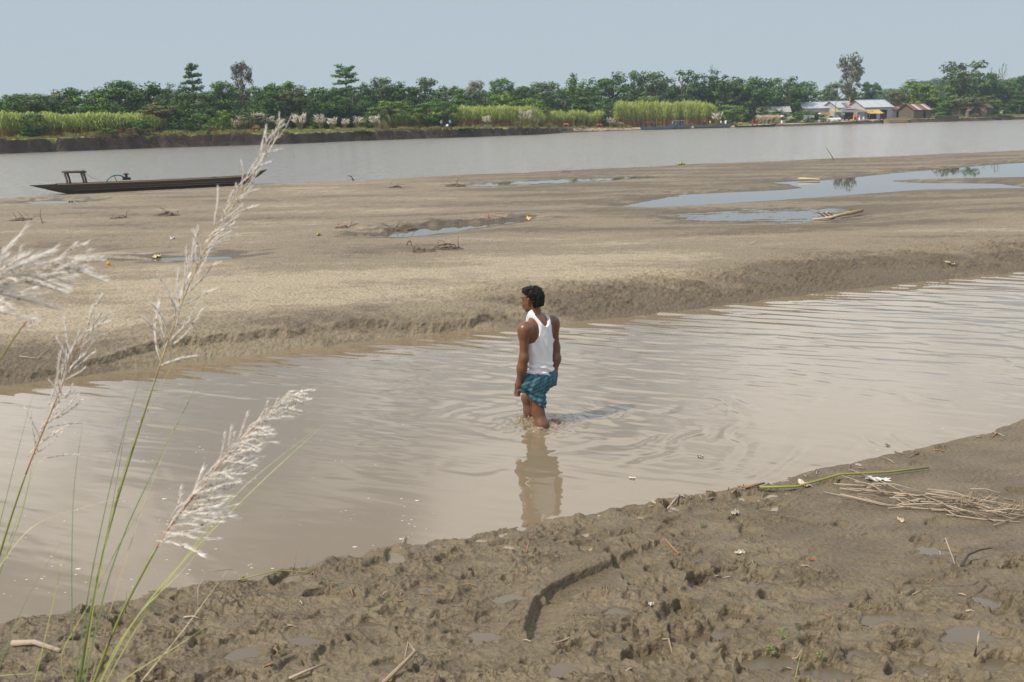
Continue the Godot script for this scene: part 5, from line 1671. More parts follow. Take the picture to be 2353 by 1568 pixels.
	far_person(1022, shore(1022) + 8.2, "person in black sitting in the mango shade", dark, dark, false, 0.9, 1.62, -1.0, true)
	far_person(1632, shore(1632) - 0.8, "person in white standing in the stern of the right moored boat", W, Color(0.3, 0.12, 0.1), false, 1.0, 1.55, 0.3)
	far_person(1502, shore(1502) - 2.6, "boatman in grey standing in the stern of the left moored boat", Color(0.3, 0.34, 0.36), Color(0.2, 0.12, 0.1), false, 0.8, 1.6, 0.25)
	far_person(1546, shore(1546) - 2.2, "boatman in a rust coloured cap standing in the blue canopied boat", Color(0.4, 0.42, 0.44), Color(0.1, 0.14, 0.18), false, 0.8, 1.6, 0.3)
	# cattle
	beast(484, shore(484) + 6.5, "orange brown cow grazing right of the leafy low bush", "cow", "cow", Color(0.25, 0.095, 0.035), 0.1, 0.8)
	beast(588, shore(588) + 6.5, "brown cow grazing below the tall silver tussock", "cow", "cow", Color(0.14, 0.06, 0.03), PI - 0.3, 0.75)
	beast(905, shore(905) + 5.0, "small black goat beside the thin trunked feathery tree", "goat", "goat", Color(0.02, 0.018, 0.016), 0.2, 0.55, false)
	beast(1378, shore(1378) + 5.5, "red brown cow lying in the weeds left of the pale straw heap", "cow", "cow", Color(0.22, 0.075, 0.03), PI, 0.75)
	beast(1300, shore(1300) + 8.0, "pale brown calf among the thin cane left of the wide plumed tussock", "calf", "calf", Color(0.4, 0.2, 0.1), 0.4, 0.7)
	beast(1665 + 36, shore(1701) + 4.0, "tan goat on the grass left of the straw shelter", "goat", "goat", Color(0.45, 0.28, 0.14), 0.2, 0.6)
	# moored boats
	far_boat(1468, 1560, "moored_boat", "left moored ferry boat with a flat grey canopy on thin posts", M.blue_hull, 0.02, 0.5, M.grey_wood, 5, 3.0, 0.75)
	far_boat(1536, 1594, "moored_boat", "middle moored boat with a light blue railed canopy and pointed prow", M.grey_hull, 0.06, 0.52, M.blue_rail, 5, 1.8, 0.95)
	far_boat(1590, 1690, "moored_boat", "right moored open boat with a long rising prow under the white clad people", M.grey_hull, 0.12, 0.24, M.brown_wood, 2, 0.4, 0.9)
	far_boat(1685, 1790, "moored_boat", "low dark boat drawn up along the landing right of the others", M.black_metal, 0, 0, M.old_wood, 0, -0.2, 0.5)

# ---------------------------------------------------------------- the wading man
# his own axes here: x to the right of the picture, y above the water, z away; u(x, y, z) turns them into metres of the scene
func u(x: float, y: float, z: float) -> Vector3:
	return Vector3(x + 0.0217 * y, y, -z)

func build_man() -> void:
	var o := thing("person", "man in white sleeveless vest and blue checked cloth wading through the channel", "person", MAN)
	o.scale = Vector3.ONE * 1.065
	var R := Vector3(0.72, 0, -0.69).normalized()       # his right
	var Fw := Vector3(-0.69, 0, -0.72).normalized()     # where his chest points
	var bb := Basis(R, Vector3.UP, -Fw)
	var torso := Flesh.new()
	torso.k = 0.07
	torso.egg(u(0.0, 0.825, 0.0), Vector3(0.146, 0.17, 0.095), bb)
	torso.egg(u(0.005, 0.64, 0.0), Vector3(0.128, 0.16, 0.085), bb)
	torso.egg(u(0.005, 0.47, 0.0), Vector3(0.134, 0.13, 0.096), bb)
	torso.bone(u(-0.105, 0.925, -0.105), u(-0.02, 0.955, 0.0), 0.05, 0.06)
	torso.bone(u(0.095, 0.935, 0.10), u(-0.02, 0.955, 0.0), 0.05, 0.06)
	torso.bone(u(-0.02, 0.93, 0.0), u(-0.045, 1.08, 0.01), 0.058, 0.052)
	var body := Flesh.new()
	body.k = 0.045
	body.a = torso.a.duplicate(); body.b = torso.b.duplicate(); body.ra = torso.ra.duplicate(); body.rb = torso.rb.duplicate()
	body.ec = torso.ec.duplicate(); body.er = torso.er.duplicate(); body.eb = torso.eb.duplicate()
	# shoulder blades and a spine furrow are left to the vest; arms
	body.bone(u(-0.135, 0.925, -0.135), u(-0.14, 0.885, -0.14), 0.056, 0.052)
	body.bone(u(-0.14, 0.905, -0.14), u(-0.142, 0.66, -0.16), 0.048, 0.036)
	body.bone(u(-0.142, 0.66, -0.16), u(-0.158, 0.57, -0.15), 0.038, 0.042)
	body.bone(u(-0.158, 0.57, -0.15), u(-0.188, 0.415, -0.13), 0.040, 0.024)
	body.bone(u(0.12, 0.935, 0.13), u(0.13, 0.895, 0.135), 0.056, 0.052)
	body.bone(u(0.13, 0.91, 0.135), u(0.152, 0.68, 0.15), 0.048, 0.036)
	body.bone(u(0.152, 0.68, 0.15), u(0.158, 0.58, 0.13), 0.038, 0.040)
	body.bone(u(0.158, 0.58, 0.13), u(0.142, 0.445, 0.09), 0.039, 0.025)
	# palms
	body.bone(u(-0.190, 0.405, -0.128), u(-0.193, 0.35, -0.122), 0.027, 0.031)
	body.bone(u(0.140, 0.435, 0.085), u(0.132, 0.385, 0.07), 0.027, 0.031)
	# legs
	body.bone(u(-0.06, 0.43, -0.06), u(-0.012, 0.14, -0.06), 0.070, 0.052)
	body.bone(u(-0.012, 0.14, -0.06), u(0.025, 0.02, -0.10), 0.054, 0.056)
	body.bone(u(0.025, 0.02, -0.10), u(0.078, -0.22, -0.17), 0.055, 0.033)
	body.bone(u(0.065, 0.43, 0.06), u(-0.10, 0.20, 0.19), 0.070, 0.052)
	body.bone(u(-0.10, 0.20, 0.19), u(-0.078, 0.07, 0.195), 0.052, 0.055)
	body.bone(u(-0.078, 0.07, 0.195), u(-0.05, -0.24, 0.20), 0.054, 0.033)
	body.bone(u(0.078, -0.22, -0.17), u(-0.02, -0.27, -0.07), 0.034, 0.025)
	body.bone(u(-0.05, -0.24, 0.20), u(-0.15, -0.28, 0.30), 0.034, 0.025)
	# head
	var hc := u(-0.066, 1.155, 0.012)
	var Hf := Vector3(-0.87, -0.06, -0.49).normalized()
	var Hr := Hf.cross(Vector3.UP).normalized()
	var hb := Basis(Hr, Hr.cross(Hf), -Hf)
	var face := Flesh.new()
	face.k = 0.02
	var H := func(r: float, y: float, f: float) -> Vector3: return hc + Hr * r + hb.y * y + Hf * f
	face.egg(H.call(0, 0.022, -0.012), Vector3(0.069, 0.086, 0.089), hb)
	face.egg(H.call(0, -0.035, 0.03), Vector3(0.056, 0.078, 0.058), hb)
	face.bone(H.call(0, -0.092, 0.06), H.call(0, -0.085, 0.045), 0.019, 0.025)
	face.bone(H.call(-0.035, -0.065, 0.02), H.call(0.035, -0.065, 0.02), 0.028, 0.028)
	face.bone(H.call(0, 0.018, 0.082), H.call(0, -0.022, 0.106), 0.009, 0.013)
	face.bone(H.call(-0.012, -0.026, 0.092), H.call(0.012, -0.026, 0.092), 0.009, 0.009)
	face.bone(H.call(-0.02, -0.05, 0.083), H.call(0.02, -0.05, 0.083), 0.009, 0.009)
	face.bone(H.call(-0.018, -0.06, 0.08), H.call(0.018, -0.06, 0.08), 0.009, 0.009)
	face.bone(H.call(-0.038, 0.03, 0.073), H.call(0.038, 0.03, 0.073), 0.011, 0.011)
	for s in [-1, 1]:
		face.bone(H.call(s * 0.076, 0.018, -0.005), H.call(s * 0.072, -0.028, 0.002), 0.013, 0.009)
		face.egg(H.call(s * 0.03, 0.012, 0.075), Vector3(0.014, 0.008, 0.01), hb)
	face.bone(u(-0.02, 0.95, 0.0), hc + Vector3(0.01, -0.05, 0.01), 0.056, 0.054)
	var skin_tint := func(p: Vector3, _n: Vector3) -> Color:
		var v := 1.0 + 0.12 * noise_b.get_noise_3d(p.x * 900, p.y * 900, p.z * 900)
		return Color(0.138, 0.062, 0.034) * v
	var lip := func(p: Vector3, n: Vector3) -> Color:
		var q: Vector3 = hb.inverse() * (p - hc)
		var c: Color = skin_tint.call(p, n)
		if -q.z > 0.07 and absf(q.x) < 0.024 and q.y < -0.046 and q.y > -0.066: c = Color(0.15, 0.05, 0.04)
		if -q.z > 0.074 and absf(absf(q.x) - 0.03) < 0.012 and absf(q.y - 0.012) < 0.006: c = Color(0.25, 0.22, 0.2) if absf(absf(q.x) - 0.03) > 0.005 else Color(0.01, 0.01, 0.01)
		if -q.z > 0.062 and absf(absf(q.x) - 0.03) < 0.018 and absf(q.y - 0.036) < 0.005: c = Color(0.015, 0.012, 0.01)
		if q.y < -0.03 and q.y > -0.1 and -q.z > 0.0: c = c * 0.72
		return c
	# hands of five fingers each, closed on the gathered cloth
	var hands := Flesh.new()
	hands.k = 0.006
	for side in [[u(-0.193, 0.352, -0.122), u(-0.190, 0.41, -0.128), Vector3(0.75, 0, -0.30)], [u(0.132, 0.385, 0.07), u(0.140, 0.44, 0.085), Vector3(-0.75, 0, 0.35)]]:
		var knuckle: Vector3 = side[0]; var wrist: Vector3 = side[1]
		var down := (knuckle - wrist).normalized()
		var inward: Vector3 = side[2].normalized()
		var row := down.cross(inward).normalized()
		var front := row if row.dot(Fw) > 0 else -row
		for k in 4:
			var l: float = [0.9, 1.0, 0.94, 0.76][k]
			var p := knuckle + front * (0.027 - 0.018 * k) + down * 0.008 - inward * 0.012
			var q := p + (down * 0.85 - inward * 0.15) * 0.036 * l
			var r := q + (down * 0.15 + inward * 0.95) * 0.026 * l
			hands.bone(p - down * 0.02, q, 0.0105, 0.0095); hands.bone(q, r, 0.0095, 0.0085); hands.bone(r, r + (inward * 0.3 - down * 0.9) * 0.018 * l, 0.0085, 0.007)
		var t0 := wrist.lerp(knuckle, 0.35) + front * 0.024
		var t1 := t0 + front * 0.022 + down * 0.03 + inward * 0.01
		hands.bone(t0, t1, 0.013, 0.011); hands.bone(t1, t1 + (down * 0.6 + inward * 0.75) * 0.03, 0.011, 0.008)
	# one surface: the body, then hands and head on their own finer grids in the same mesh
	var st := SurfaceTool.new()
	st.begin(Mesh.PRIMITIVE_TRIANGLES)
	st.append_from(body.mesh(0.011, skin_tint), 0, Transform3D())
	st.append_from(hands.mesh(0.0038, skin_tint), 0, Transform3D())
	st.append_from(face.mesh(0.0042, lip), 0, Transform3D())
	put("body", st.commit(), M.skin, o)
	# hair: a cap that leaves face and ears free
	var hair := Flesh.new()
	hair.k = 0.03
	hair.egg(H.call(0, 0.042, -0.018), Vector3(0.074, 0.086, 0.092), hb)
	hair.egg(H.call(0, -0.01, -0.055), Vector3(0.068, 0.082, 0.058), hb)
	hair.egg(H.call(0.0, 0.088, 0.048), Vector3(0.050, 0.028, 0.042), hb)
	hair.trim = func(p: Vector3, m: float) -> float:
		var q: Vector3 = hb.inverse() * (p - hc)
		var f := -q.z
		m += 0.011 * noise_b.get_noise_3d(p.x * 2600, p.y * 900, p.z * 2600) + 0.006 * noise_c.get_noise_3d(p.x * 5200, p.y * 2500, p.z * 5200)
		var cut := minf(f - 0.018 + 0.1 * (q.y - 0.02), 0.056 - q.y + 0.25 * (f - 0.04))       # face window
		var ear := 0.026 - Vector2(f + 0.002, q.y + 0.004).length()
		return maxf(maxf(m, cut), maxf(ear, -0.064 - q.y - 0.2 * (f + 0.06)))
	var hs := SurfaceTool.new()
	hs.begin(Mesh.PRIMITIVE_TRIANGLES)
	hs.append_from(hair.mesh(0.0045, func(_p: Vector3, _n: Vector3) -> Color: return Color(0.009, 0.008, 0.008)), 0, Transform3D())
	var locks := Shape.new()      # loose locks that break the outline
	var hr := RandomNumberGenerator.new(); hr.seed = 6
	locks.col = Color(0.009, 0.008, 0.008)
	for k in 150:
		var d := Vector3(hr.randfn(), hr.randf_range(-0.1, 1.4), hr.randfn()).normalized()
		var f := -(hb.inverse() * d).z
		if f > 0.35 and d.y < 0.5: continue
		var p0: Vector3 = hc + hb.y * 0.036 - Hf * 0.016 + Vector3(d.x * 0.078, d.y * 0.083, d.z * 0.083)
		var flow := (d * 0.55 + Vector3(0, -0.75 if d.y < 0.6 else 0.1, 0) + Hf * (0.9 if f > 0.1 else -0.2) + Vector3(hr.randfn(), hr.randfn(), hr.randfn()) * 0.28).normalized()
		var l := hr.randf_range(0.018, 0.034)
		locks.tube([p0 - flow * 0.008, p0 + flow * l * 0.5, p0 + flow * l + Vector3(0, -0.004, 0)], [0.0055, 0.0045, 0.0008], 4)
	hs.append_from(locks.mesh(true), 0, Transform3D())
	put("hair", hs.commit(), M.hair, o)
	# vest
	var vest := Flesh.new()
	vest.k = 0.07
	vest.a = torso.a.duplicate(); vest.b = torso.b.duplicate(); vest.ra = torso.ra.duplicate(); vest.rb = torso.rb.duplicate()
	vest.ec = torso.ec.duplicate(); vest.er = torso.er.duplicate(); vest.eb = torso.eb.duplicate()
	vest.grow = 0.009
	var centre := u(0.0, 0.8, 0.0)
	vest.trim = func(p: Vector3, m: float) -> float:
		var q := p - centre
		var r := q.dot(R) + 0.006; var f := q.dot(Fw)
		var y := p.y
		# folds: slanting pulls from the arm holes and slack rolls above the hem
		m -= 0.006 * sin(r * 95.0 + y * 26.0 + 2.5 * noise_a.get_noise_2d(y * 300, r * 300)) * sm(0.62, 0.8, y) * (1.0 - sm(0.86, 0.93, y))
		m -= 0.0075 * sin(y * 120.0 + r * 24.0 + 3.0 * noise_b.get_noise_2d(r * 500, f * 500)) * (1.0 - sm(0.50, 0.64, y))
		m -= 0.003 * (1.0 - sm(0.48, 0.62, y))
		m -= 0.008 * noise_b.get_noise_3d(p.x * 800, p.y * 420, p.z * 800)
		var half: float = held([0.0, 0.74, 0.785, 0.83, 0.88, 0.94, 1.02], [0.5, 0.5, 0.125, 0.090, 0.070, 0.070, 0.084], y)
		var inner: float = held([0.0, 0.915, 0.94, 0.97, 1.02], [-0.3, -0.02, 0.03, 0.05, 0.07], y) if f < 0.02 else held([0.0, 0.86, 0.90, 0.95, 1.02], [-0.3, -0.02, 0.04, 0.06, 0.075], y)
		var hem := 0.462 + 0.010 * sin(r * 30.0 + 1.0) - y
		return maxf(maxf(m, (absf(r) - half) * 0.8), maxf((inner - absf(r)) * 0.8, hem))
	put("vest", vest.mesh(0.0068, func(_p: Vector3, _n: Vector3) -> Color: return Color(0.66, 0.68, 0.71)), M.vest, o)
	# lungi: blue checked cloth, folded up and gathered at the left hand
	var cloth := Flesh.new()
	cloth.k = 0.07
	cloth.egg(u(0.01, 0.46, 0.0), Vector3(0.138, 0.12, 0.100), bb)
	cloth.bone(u(-0.05, 0.42, -0.05), u(-0.008, 0.17, -0.055), 0.090, 0.070)
	cloth.bone(u(0.05, 0.42, 0.045), u(-0.07, 0.26, 0.12), 0.086, 0.070)
	cloth.bone(u(-0.11, 0.42, -0.10), u(-0.165, 0.365, -0.12), 0.05, 0.035)
	cloth.bone(u(0.085, 0.43, 0.06), u(0.122, 0.405, 0.07), 0.036, 0.02)
	cloth.grow = 0.004
	cloth.trim = func(p: Vector3, m: float) -> float:
		var x := p.x; var y := p.y
		var turn := atan2(p.x - 0.01, -p.z)
		m -= 0.006 * sin(turn * 9.0 + y * 22.0 + 2.2 * noise_a.get_noise_3d(x * 400, y * 400, p.z * 400)) * sm(0.52, 0.40, y)
		m -= 0.0055 * sin((y + 0.62 * x) * 105.0 + 2.5 * noise_b.get_noise_3d(x * 500, y * 500, p.z * 500)) * sm(0.44, 0.30, y + 0.3 * x)
		var hem := 0.295 - 0.66 * (x + 0.12) - y
		return maxf(maxf(m, hem), y - 0.505)
	var check := func(p: Vector3, _n: Vector3) -> Color:
		var turn := atan2(p.x - 0.01, -p.z)
		var a := turn * 0.125 + 0.25 * p.y
		var b := p.y - 0.35 * p.x
		var c := Color(0.012, 0.100, 0.155)
		if fposmod(a, 0.036) < 0.017: c = c.lerp(Color(0.025, 0.165, 0.215), 0.6)
		if fposmod(b, 0.036) < 0.017: c = c.lerp(Color(0.10, 0.145, 0.155), 0.6)
		if fposmod(a, 0.036) > 0.030: c = c.lerp(Color(0.01, 0.05, 0.09), 0.6)
		if fposmod(b, 0.036) > 0.031: c = c.lerp(Color(0.30, 0.28, 0.22), 0.5)
		return c
	put("lungi", cloth.mesh(0.0062, check), M.cotton, o)
	# churned water round his legs
	var s := Shape.new()
	var rg := RandomNumberGenerator.new(); rg.seed = 9
	for leg in [[u(0.03, 0, -0.11), 0.17], [u(-0.065, 0, 0.195), 0.17], [u(-0.1, 0, 0.05), 0.13], [u(0.12, 0, -0.02), 0.13]]:
		var n := 40
		var rings: Array = []
		for k in 9:
			var q := k / 8.0
			var ring := PackedVector3Array()
			for j in n:
				var a := TAU * j / n
				var nz := noise_b.get_noise_3d(cos(a) * 110 + leg[0].x * 700, sin(a) * 110, q * 160 + leg[0].z * 500)
				var rad: float = lerpf(0.03, leg[1] * (1.0 + 0.5 * nz), q)
				var y := (0.032 * (0.5 + 2.2 * nz)) * pow(sin(PI * clampf(q * 0.9 + 0.1, 0, 1)), 1.3) - 0.004 - 0.02 * float(k == 8)
				ring.append(leg[0] + Vector3(cos(a) * rad, y + 0.022 * noise_c.get_noise_3d(cos(a) * 700, sin(a) * 700, q * 700 + leg[0].x * 900) * sin(PI * q), sin(a) * rad))
			rings.append(ring)
		s.loft(rings)
	for k in 110:
		var a := rg.randf() * TAU; var r := 0.1 + 0.18 * rg.randf()
		var q := 0.0025 + 0.004 * rg.randf()
		s.ball(MAN * 0.0 + Vector3(-0.02 + cos(a) * r, 0.01 + 0.10 * rg.randf() * rg.randf(), -0.05 + sin(a) * r), Vector3(q, q, q), 5, 4)
	var sp := put("splash", s.mesh(true), M.splash)
	sp.position = MAN
	tag(sp, "muddy splash churned up around the wading man's legs", "splash", "", "stuff")

# ---------------------------------------------------------------- plume grass in front of the lens
func sight(points: Array) -> Array:      # [picture x, picture y, metres] -> places, smoothed
	var c := Curve3D.new()
	for k in points.size():
		var p := at_depth(points[k][0], points[k][1], points[k][2])
		var a := at_depth(points[maxi(k - 1, 0)][0], points[maxi(k - 1, 0)][1], points[maxi(k - 1, 0)][2])
		var b := at_depth(points[mini(k + 1, points.size() - 1)][0], points[mini(k + 1, points.size() - 1)][1], points[mini(k + 1, points.size() - 1)][2])
		var t := (b - a) * 0.17
		c.add_point(p, -t, t)
	var out: Array = []
	for k in 25: out.append(c.sample_baked(c.get_baked_length() * k / 24.0, true))
	return out

func raceme_mesh(sd: int, hairy: float) -> ArrayMesh:      # one silky branchlet, ten centimetres along y, bending
	var rg := RandomNumberGenerator.new(); rg.seed = sd
	var s := Shape.new()
	var path: Array = []
	for k in 8:
		var t := k / 7.0
		path.append(Vector3(0.012 * sin(t * 2.6 + sd), 0.1 * t, -0.022 * t * t))
	s.col = Color(0.60, 0.52, 0.42)
	s.tube(path, [0.0008, 0.0009, 0.0009, 0.0008, 0.0008, 0.0007, 0.0006, 0.0003], 4)
	for k in int(260 * hairy):
		var t := rg.randf_range(0.04, 1.0)
		var p: Vector3 = path[int(t * 6.99)].lerp(path[mini(int(t * 6.99) + 1, 7)], fmod(t * 6.99, 1.0))
		var a := rg.randf() * TAU
		var dir := (Vector3(cos(a), 0, sin(a)) * rg.randf_range(0.16, 0.42) + Vector3(0, 1, 0)).normalized()
		var l := rg.randf_range(0.008, 0.018)
		var side := dir.cross(Vector3(rg.randfn(), rg.randfn(), rg.randfn())).normalized() * 0.00048
		var v := rg.randf_range(0.80, 1.0)
		s.col = Color(0.96 * v, 0.94 * v, 0.90 * v)
		s.tri(p - side, p + dir * l, p + side)
	for k in 10:
		var t := rg.randf_range(0.1, 0.95)
		var p: Vector3 = path[int(t * 6.99)]
		s.col = Color(0.40, 0.26, 0.16)
		s.ball(p + Vector3(rg.randfn(), 0, rg.randfn()) * 0.001, Vector3(0.0009, 0.0024, 0.0009), 4, 4)
	return s.mesh()

func stalk(label: String, points: Array, r0: float, r1: float, bare: float, count: int, len0: float, len1: float, angle: float, dense: float, sd: int, droop: Vector3, tone: Material) -> void:
	var path := sight(points)
	var base: Vector3 = path[0]
	var o := thing("plume_grass", label, "grass", base)
	var rg := RandomNumberGenerator.new(); rg.seed = sd
	var local: Array = []; var rad: Array = []
	for k in path.size():
		local.append(path[k] - base)
		rad.append(lerpf(r0, r1, k / 24.0))
	var cut := int(24 * bare)
	var s := Shape.new()
	s.tube(local.slice(0, cut + 1), rad.slice(0, cut + 1), 7)
	put("stem", s.mesh(true), M.stem_green, o)
	var ax := Shape.new()
	ax.tube(local.slice(cut), rad.slice(cut), 6)
	var plume := put("plume", ax.mesh(true), tone, o)
	var meshes := [raceme_mesh(sd, dense), raceme_mesh(sd + 1, dense), raceme_mesh(sd + 2, dense * 0.7)]
	for k in count:
		var t := bare + (1.0 - bare) * pow((k + rg.randf()) / count, 0.92)
		var f := t * 24.0
		var i := mini(int(f), 23)
		var p: Vector3 = local[i].lerp(local[i + 1], f - i)
		var along: Vector3 = (local[i + 1] - local[i]).normalized()
		var a := rg.randf() * TAU
		var side := along.cross(Vector3(0.3, 0.2, 1)).normalized().rotated(along, a)
		var up: float = (t - bare) / (1.0 - bare)
		var dir := (along * cos(angle * (1.15 - 0.8 * up)) + side * sin(angle * (1.15 - 0.8 * up)) + droop * (1.0 - 0.5 * up) * rg.randf_range(0.4, 1.3)).normalized()
		var l := lerpf(len0, len1, up) * rg.randf_range(0.7, 1.25)
		var m := put("raceme", meshes[k % 3], M.silk, plume)
		var x := dir.cross(side).normalized()
		m.transform = Transform3D(Basis(x, dir, x.cross(dir)).rotated(dir, rg.randf_range(-0.6, 0.6)).scaled_local(Vector3(1.0, l / 0.1, l / 0.1 if rg.randf() < 0.5 else -l / 0.1)), p)

func leaf_blade(o: Node3D, points: Array, width: float, m: Material) -> void:
	var path := sight(points)
	var local: Array = []; var w: Array = []
	for k in path.size():
		local.append(path[k] - o.position)
		w.append(width * (1.0 - pow(k / 24.0, 2.2) * 0.93))
	var s := Shape.new()
	s.blade(local, w, Vector3(0.8, 0.1, 0.6))
	put("blade", s.mesh(), m, o)

func build_grass() -> void:
	stalk("tallest white plume on a green stem, its tip crossing the long boat", [[170, 1640, 2.5], [232, 1290, 2.5], [320, 985, 2.52], [420, 690, 2.55], [505, 510, 2.56], [585, 395, 2.58], [640, 312, 2.6]], 0.0042, 0.0008, 0.60, 58, 0.13, 0.06, 0.68, 0.85, 31, Vector3(0, 0.15, 0), M.axis_straw)
	stalk("thick drooping white plume leaning right over the channel", [[190, 1640, 2.2], [270, 1430, 2.2], [385, 1220, 2.22], [490, 1085, 2.24], [590, 975, 2.26], [668, 912, 2.28]], 0.0042, 0.0008, 0.50, 104, 0.125, 0.05, 0.72, 1.0, 47, Vector3(0.85, -0.35, 0), M.axis_brown)
	stalk("sparse ragged plume with a reddish axis near the left edge", [[-60, 1480, 2.4], [12, 1230, 2.4], [70, 1060, 2.4], [120, 940, 2.4], [165, 830, 2.4], [205, 745, 2.4]], 0.0036, 0.0008, 0.56, 38, 0.10, 0.08, 0.8, 0.85, 63, Vector3(0.2, 0.2, 0), M.axis_brown)
	stalk("plume arching level across the left edge of the frame", [[-260, 1000, 1.75], [-190, 800, 1.75], [-110, 690, 1.75], [-10, 645, 1.75], [70, 622, 1.75], [130, 610, 1.75]], 0.0032, 0.0008, 0.42, 66, 0.14, 0.075, 0.8, 1.0, 77, Vector3(0.55, 0.05, 0), M.axis_straw)
	stalk("orange brown broken stem with a faded tuft at the left edge", [[-120, 990, 1.9], [-40, 870, 1.9], [0, 825, 1.9], [30, 780, 1.9], [60, 738, 1.9]], 0.0022, 0.0012, 0.93, 3, 0.03, 0.02, 0.5, 0.6, 91, Vector3.ZERO, M.axis_brown)
	var o := thing("grass_clump", "clump of long thin green grass blades at the lower left corner", "grass", at_depth(185, 1640, 2.4))
	var B := [
		[[[170, 1650, 2.4], [165, 1300, 2.42], [172, 1100, 2.45], [192, 955, 2.5]], 0.0026, 0],
		[[[160, 1650, 2.4], [215, 1300, 2.42], [280, 1010, 2.46], [335, 830, 2.5]], 0.0030, 0],
		[[[175, 1650, 2.4], [235, 1290, 2.45], [310, 1010, 2.52], [440, 760, 2.6]], 0.0030, 1],
		[[[178, 1650, 2.35], [250, 1330, 2.4], [330, 1130, 2.42], [425, 940, 2.5], [500, 790, 2.55]], 0.0036, 0],
		[[[190, 1650, 2.3], [300, 1440, 2.3], [450, 1260, 2.35], [620, 1090, 2.4], [765, 958, 2.5]], 0.0030, 1],
		[[[200, 1650, 2.3], [310, 1450, 2.3], [420, 1290, 2.35], [560, 1120, 2.4], [730, 985, 2.5]], 0.0026, 1],
		[[[170, 1650, 2.5], [140, 1520, 2.5], [210, 1380, 2.5], [290, 1225, 2.5], [380, 1095, 2.55]], 0.0024, 1],
		[[[150, 1660, 2.4], [90, 1590, 2.4], [20, 1510, 2.4], [-60, 1430, 2.4]], 0.0024, 0],
		[[[-30, 1620, 2.3], [10, 1500, 2.3], [70, 1360, 2.35], [145, 1240, 2.4]], 0.0026, 0],
		[[[60, 1650, 2.3], [100, 1480, 2.3], [130, 1350, 2.35], [150, 1265, 2.4]], 0.0026, 1],
		[[[-80, 1480, 2.4], [-15, 1260, 2.4], [40, 1040, 2.45], [85, 870, 2.5]], 0.0026, 0],
		[[[-40, 1440, 2.4], [20, 1250, 2.4], [75, 1090, 2.45], [110, 960, 2.5]], 0.0022, 1],
		[[[-30, 1400, 2.3], [10, 1290, 2.3], [50, 1180, 2.35], [80, 1040, 2.4]], 0.0028, 0],
		[[[-20, 1330, 2.2], [70, 1215, 2.25], [180, 1170, 2.3], [300, 1140, 2.3]], 0.0018, 2],
		[[[200, 1650, 2.3], [290, 1560, 2.3], [400, 1490, 2.3], [490, 1430, 2.35]], 0.0024, 1],
		[[[260, 1650, 2.2], [330, 1560, 2.2], [420, 1450, 2.3], [530, 1300, 2.4]], 0.0018, 2],
		[[[205, 1650, 2.35], [260, 1500, 2.35], [330, 1400, 2.4], [430, 1300, 2.45], [510, 1180, 2.5]], 0.0022, 1],
		[[[-60, 1560, 2.2], [60, 1550, 2.2], [160, 1555, 2.25], [270, 1552, 2.3]], 0.0022, 1],
		[[[165, 1650, 2.4], [200, 1450, 2.4], [255, 1180, 2.45], [290, 980, 2.5], [320, 880, 2.55]], 0.0022, 0],
		[[[185, 1650, 2.4], [275, 1330, 2.4], [345, 1120, 2.45], [410, 960, 2.5], [440, 900, 2.52]], 0.0018, 2],
	]
	for b in B: leaf_blade(o, b[0], b[1], [M.blade_green, M.blade_yellow, M.blade_dry][b[2]])

# ---------------------------------------------------------------- small things on the mud and the sandbar
func stick(called: String, label: String, cat: String, pts: Array, r0: float, r1: float, m: Material, land: Callable, lift := 0.008, group := "") -> MeshInstance3D:
	var path: Array = []; var rad: Array = []
	for k in pts.size():
		var p := on_ground(pts[k][0], pts[k][1], land)
		var up: float = pts[k][2] if pts[k].size() > 2 else 0.0
		path.append(p + Vector3(0, lift + up, 0))
		rad.append(lerpf(r0, r1, k / float(maxi(pts.size() - 1, 1))))
	var o := put(called, null, m)
	o.position = path[0]
	for k in range(path.size() - 1, -1, -1): path[k] -= path[0]
	var s := Shape.new()
	s.tube(path, rad, 7)
	o.mesh = s.mesh(true)
	tag(o, label, cat, group)
	return o

func scrap(called: String, label: String, cat: String, px: float, py: float, w: float, l: float, c: Array, land: Callable, sd: int, tall := 0.03) -> void:
	# a crumpled piece of sheet
	var p := on_ground(px, py, land)
	var rg := RandomNumberGenerator.new(); rg.seed = sd
	var s := Shape.new()
	var n := 6
	var g: Array = []
	for i in n + 1:
		for j in n + 1:
			var a := (i / float(n) - 0.5) * w * (0.75 + 0.5 * rg.randf()); var b := (j / float(n) - 0.5) * l * (0.75 + 0.5 * rg.randf())
			g.append(Vector3(a, 0.006 + tall * rg.randf() * rg.randf() * 0.8, b))
	for i in n:
		for j in n:
			s.col = c[(i + (j >> 1)) % c.size()]
			s.quad(g[i * (n + 1) + j], g[(i + 1) * (n + 1) + j], g[(i + 1) * (n + 1) + j + 1], g[i * (n + 1) + j + 1])
	var o := put(called, s.mesh(), M.plastic)
	o.position = p
	o.rotation.y = rg.randf() * TAU
	tag(o, label, cat)

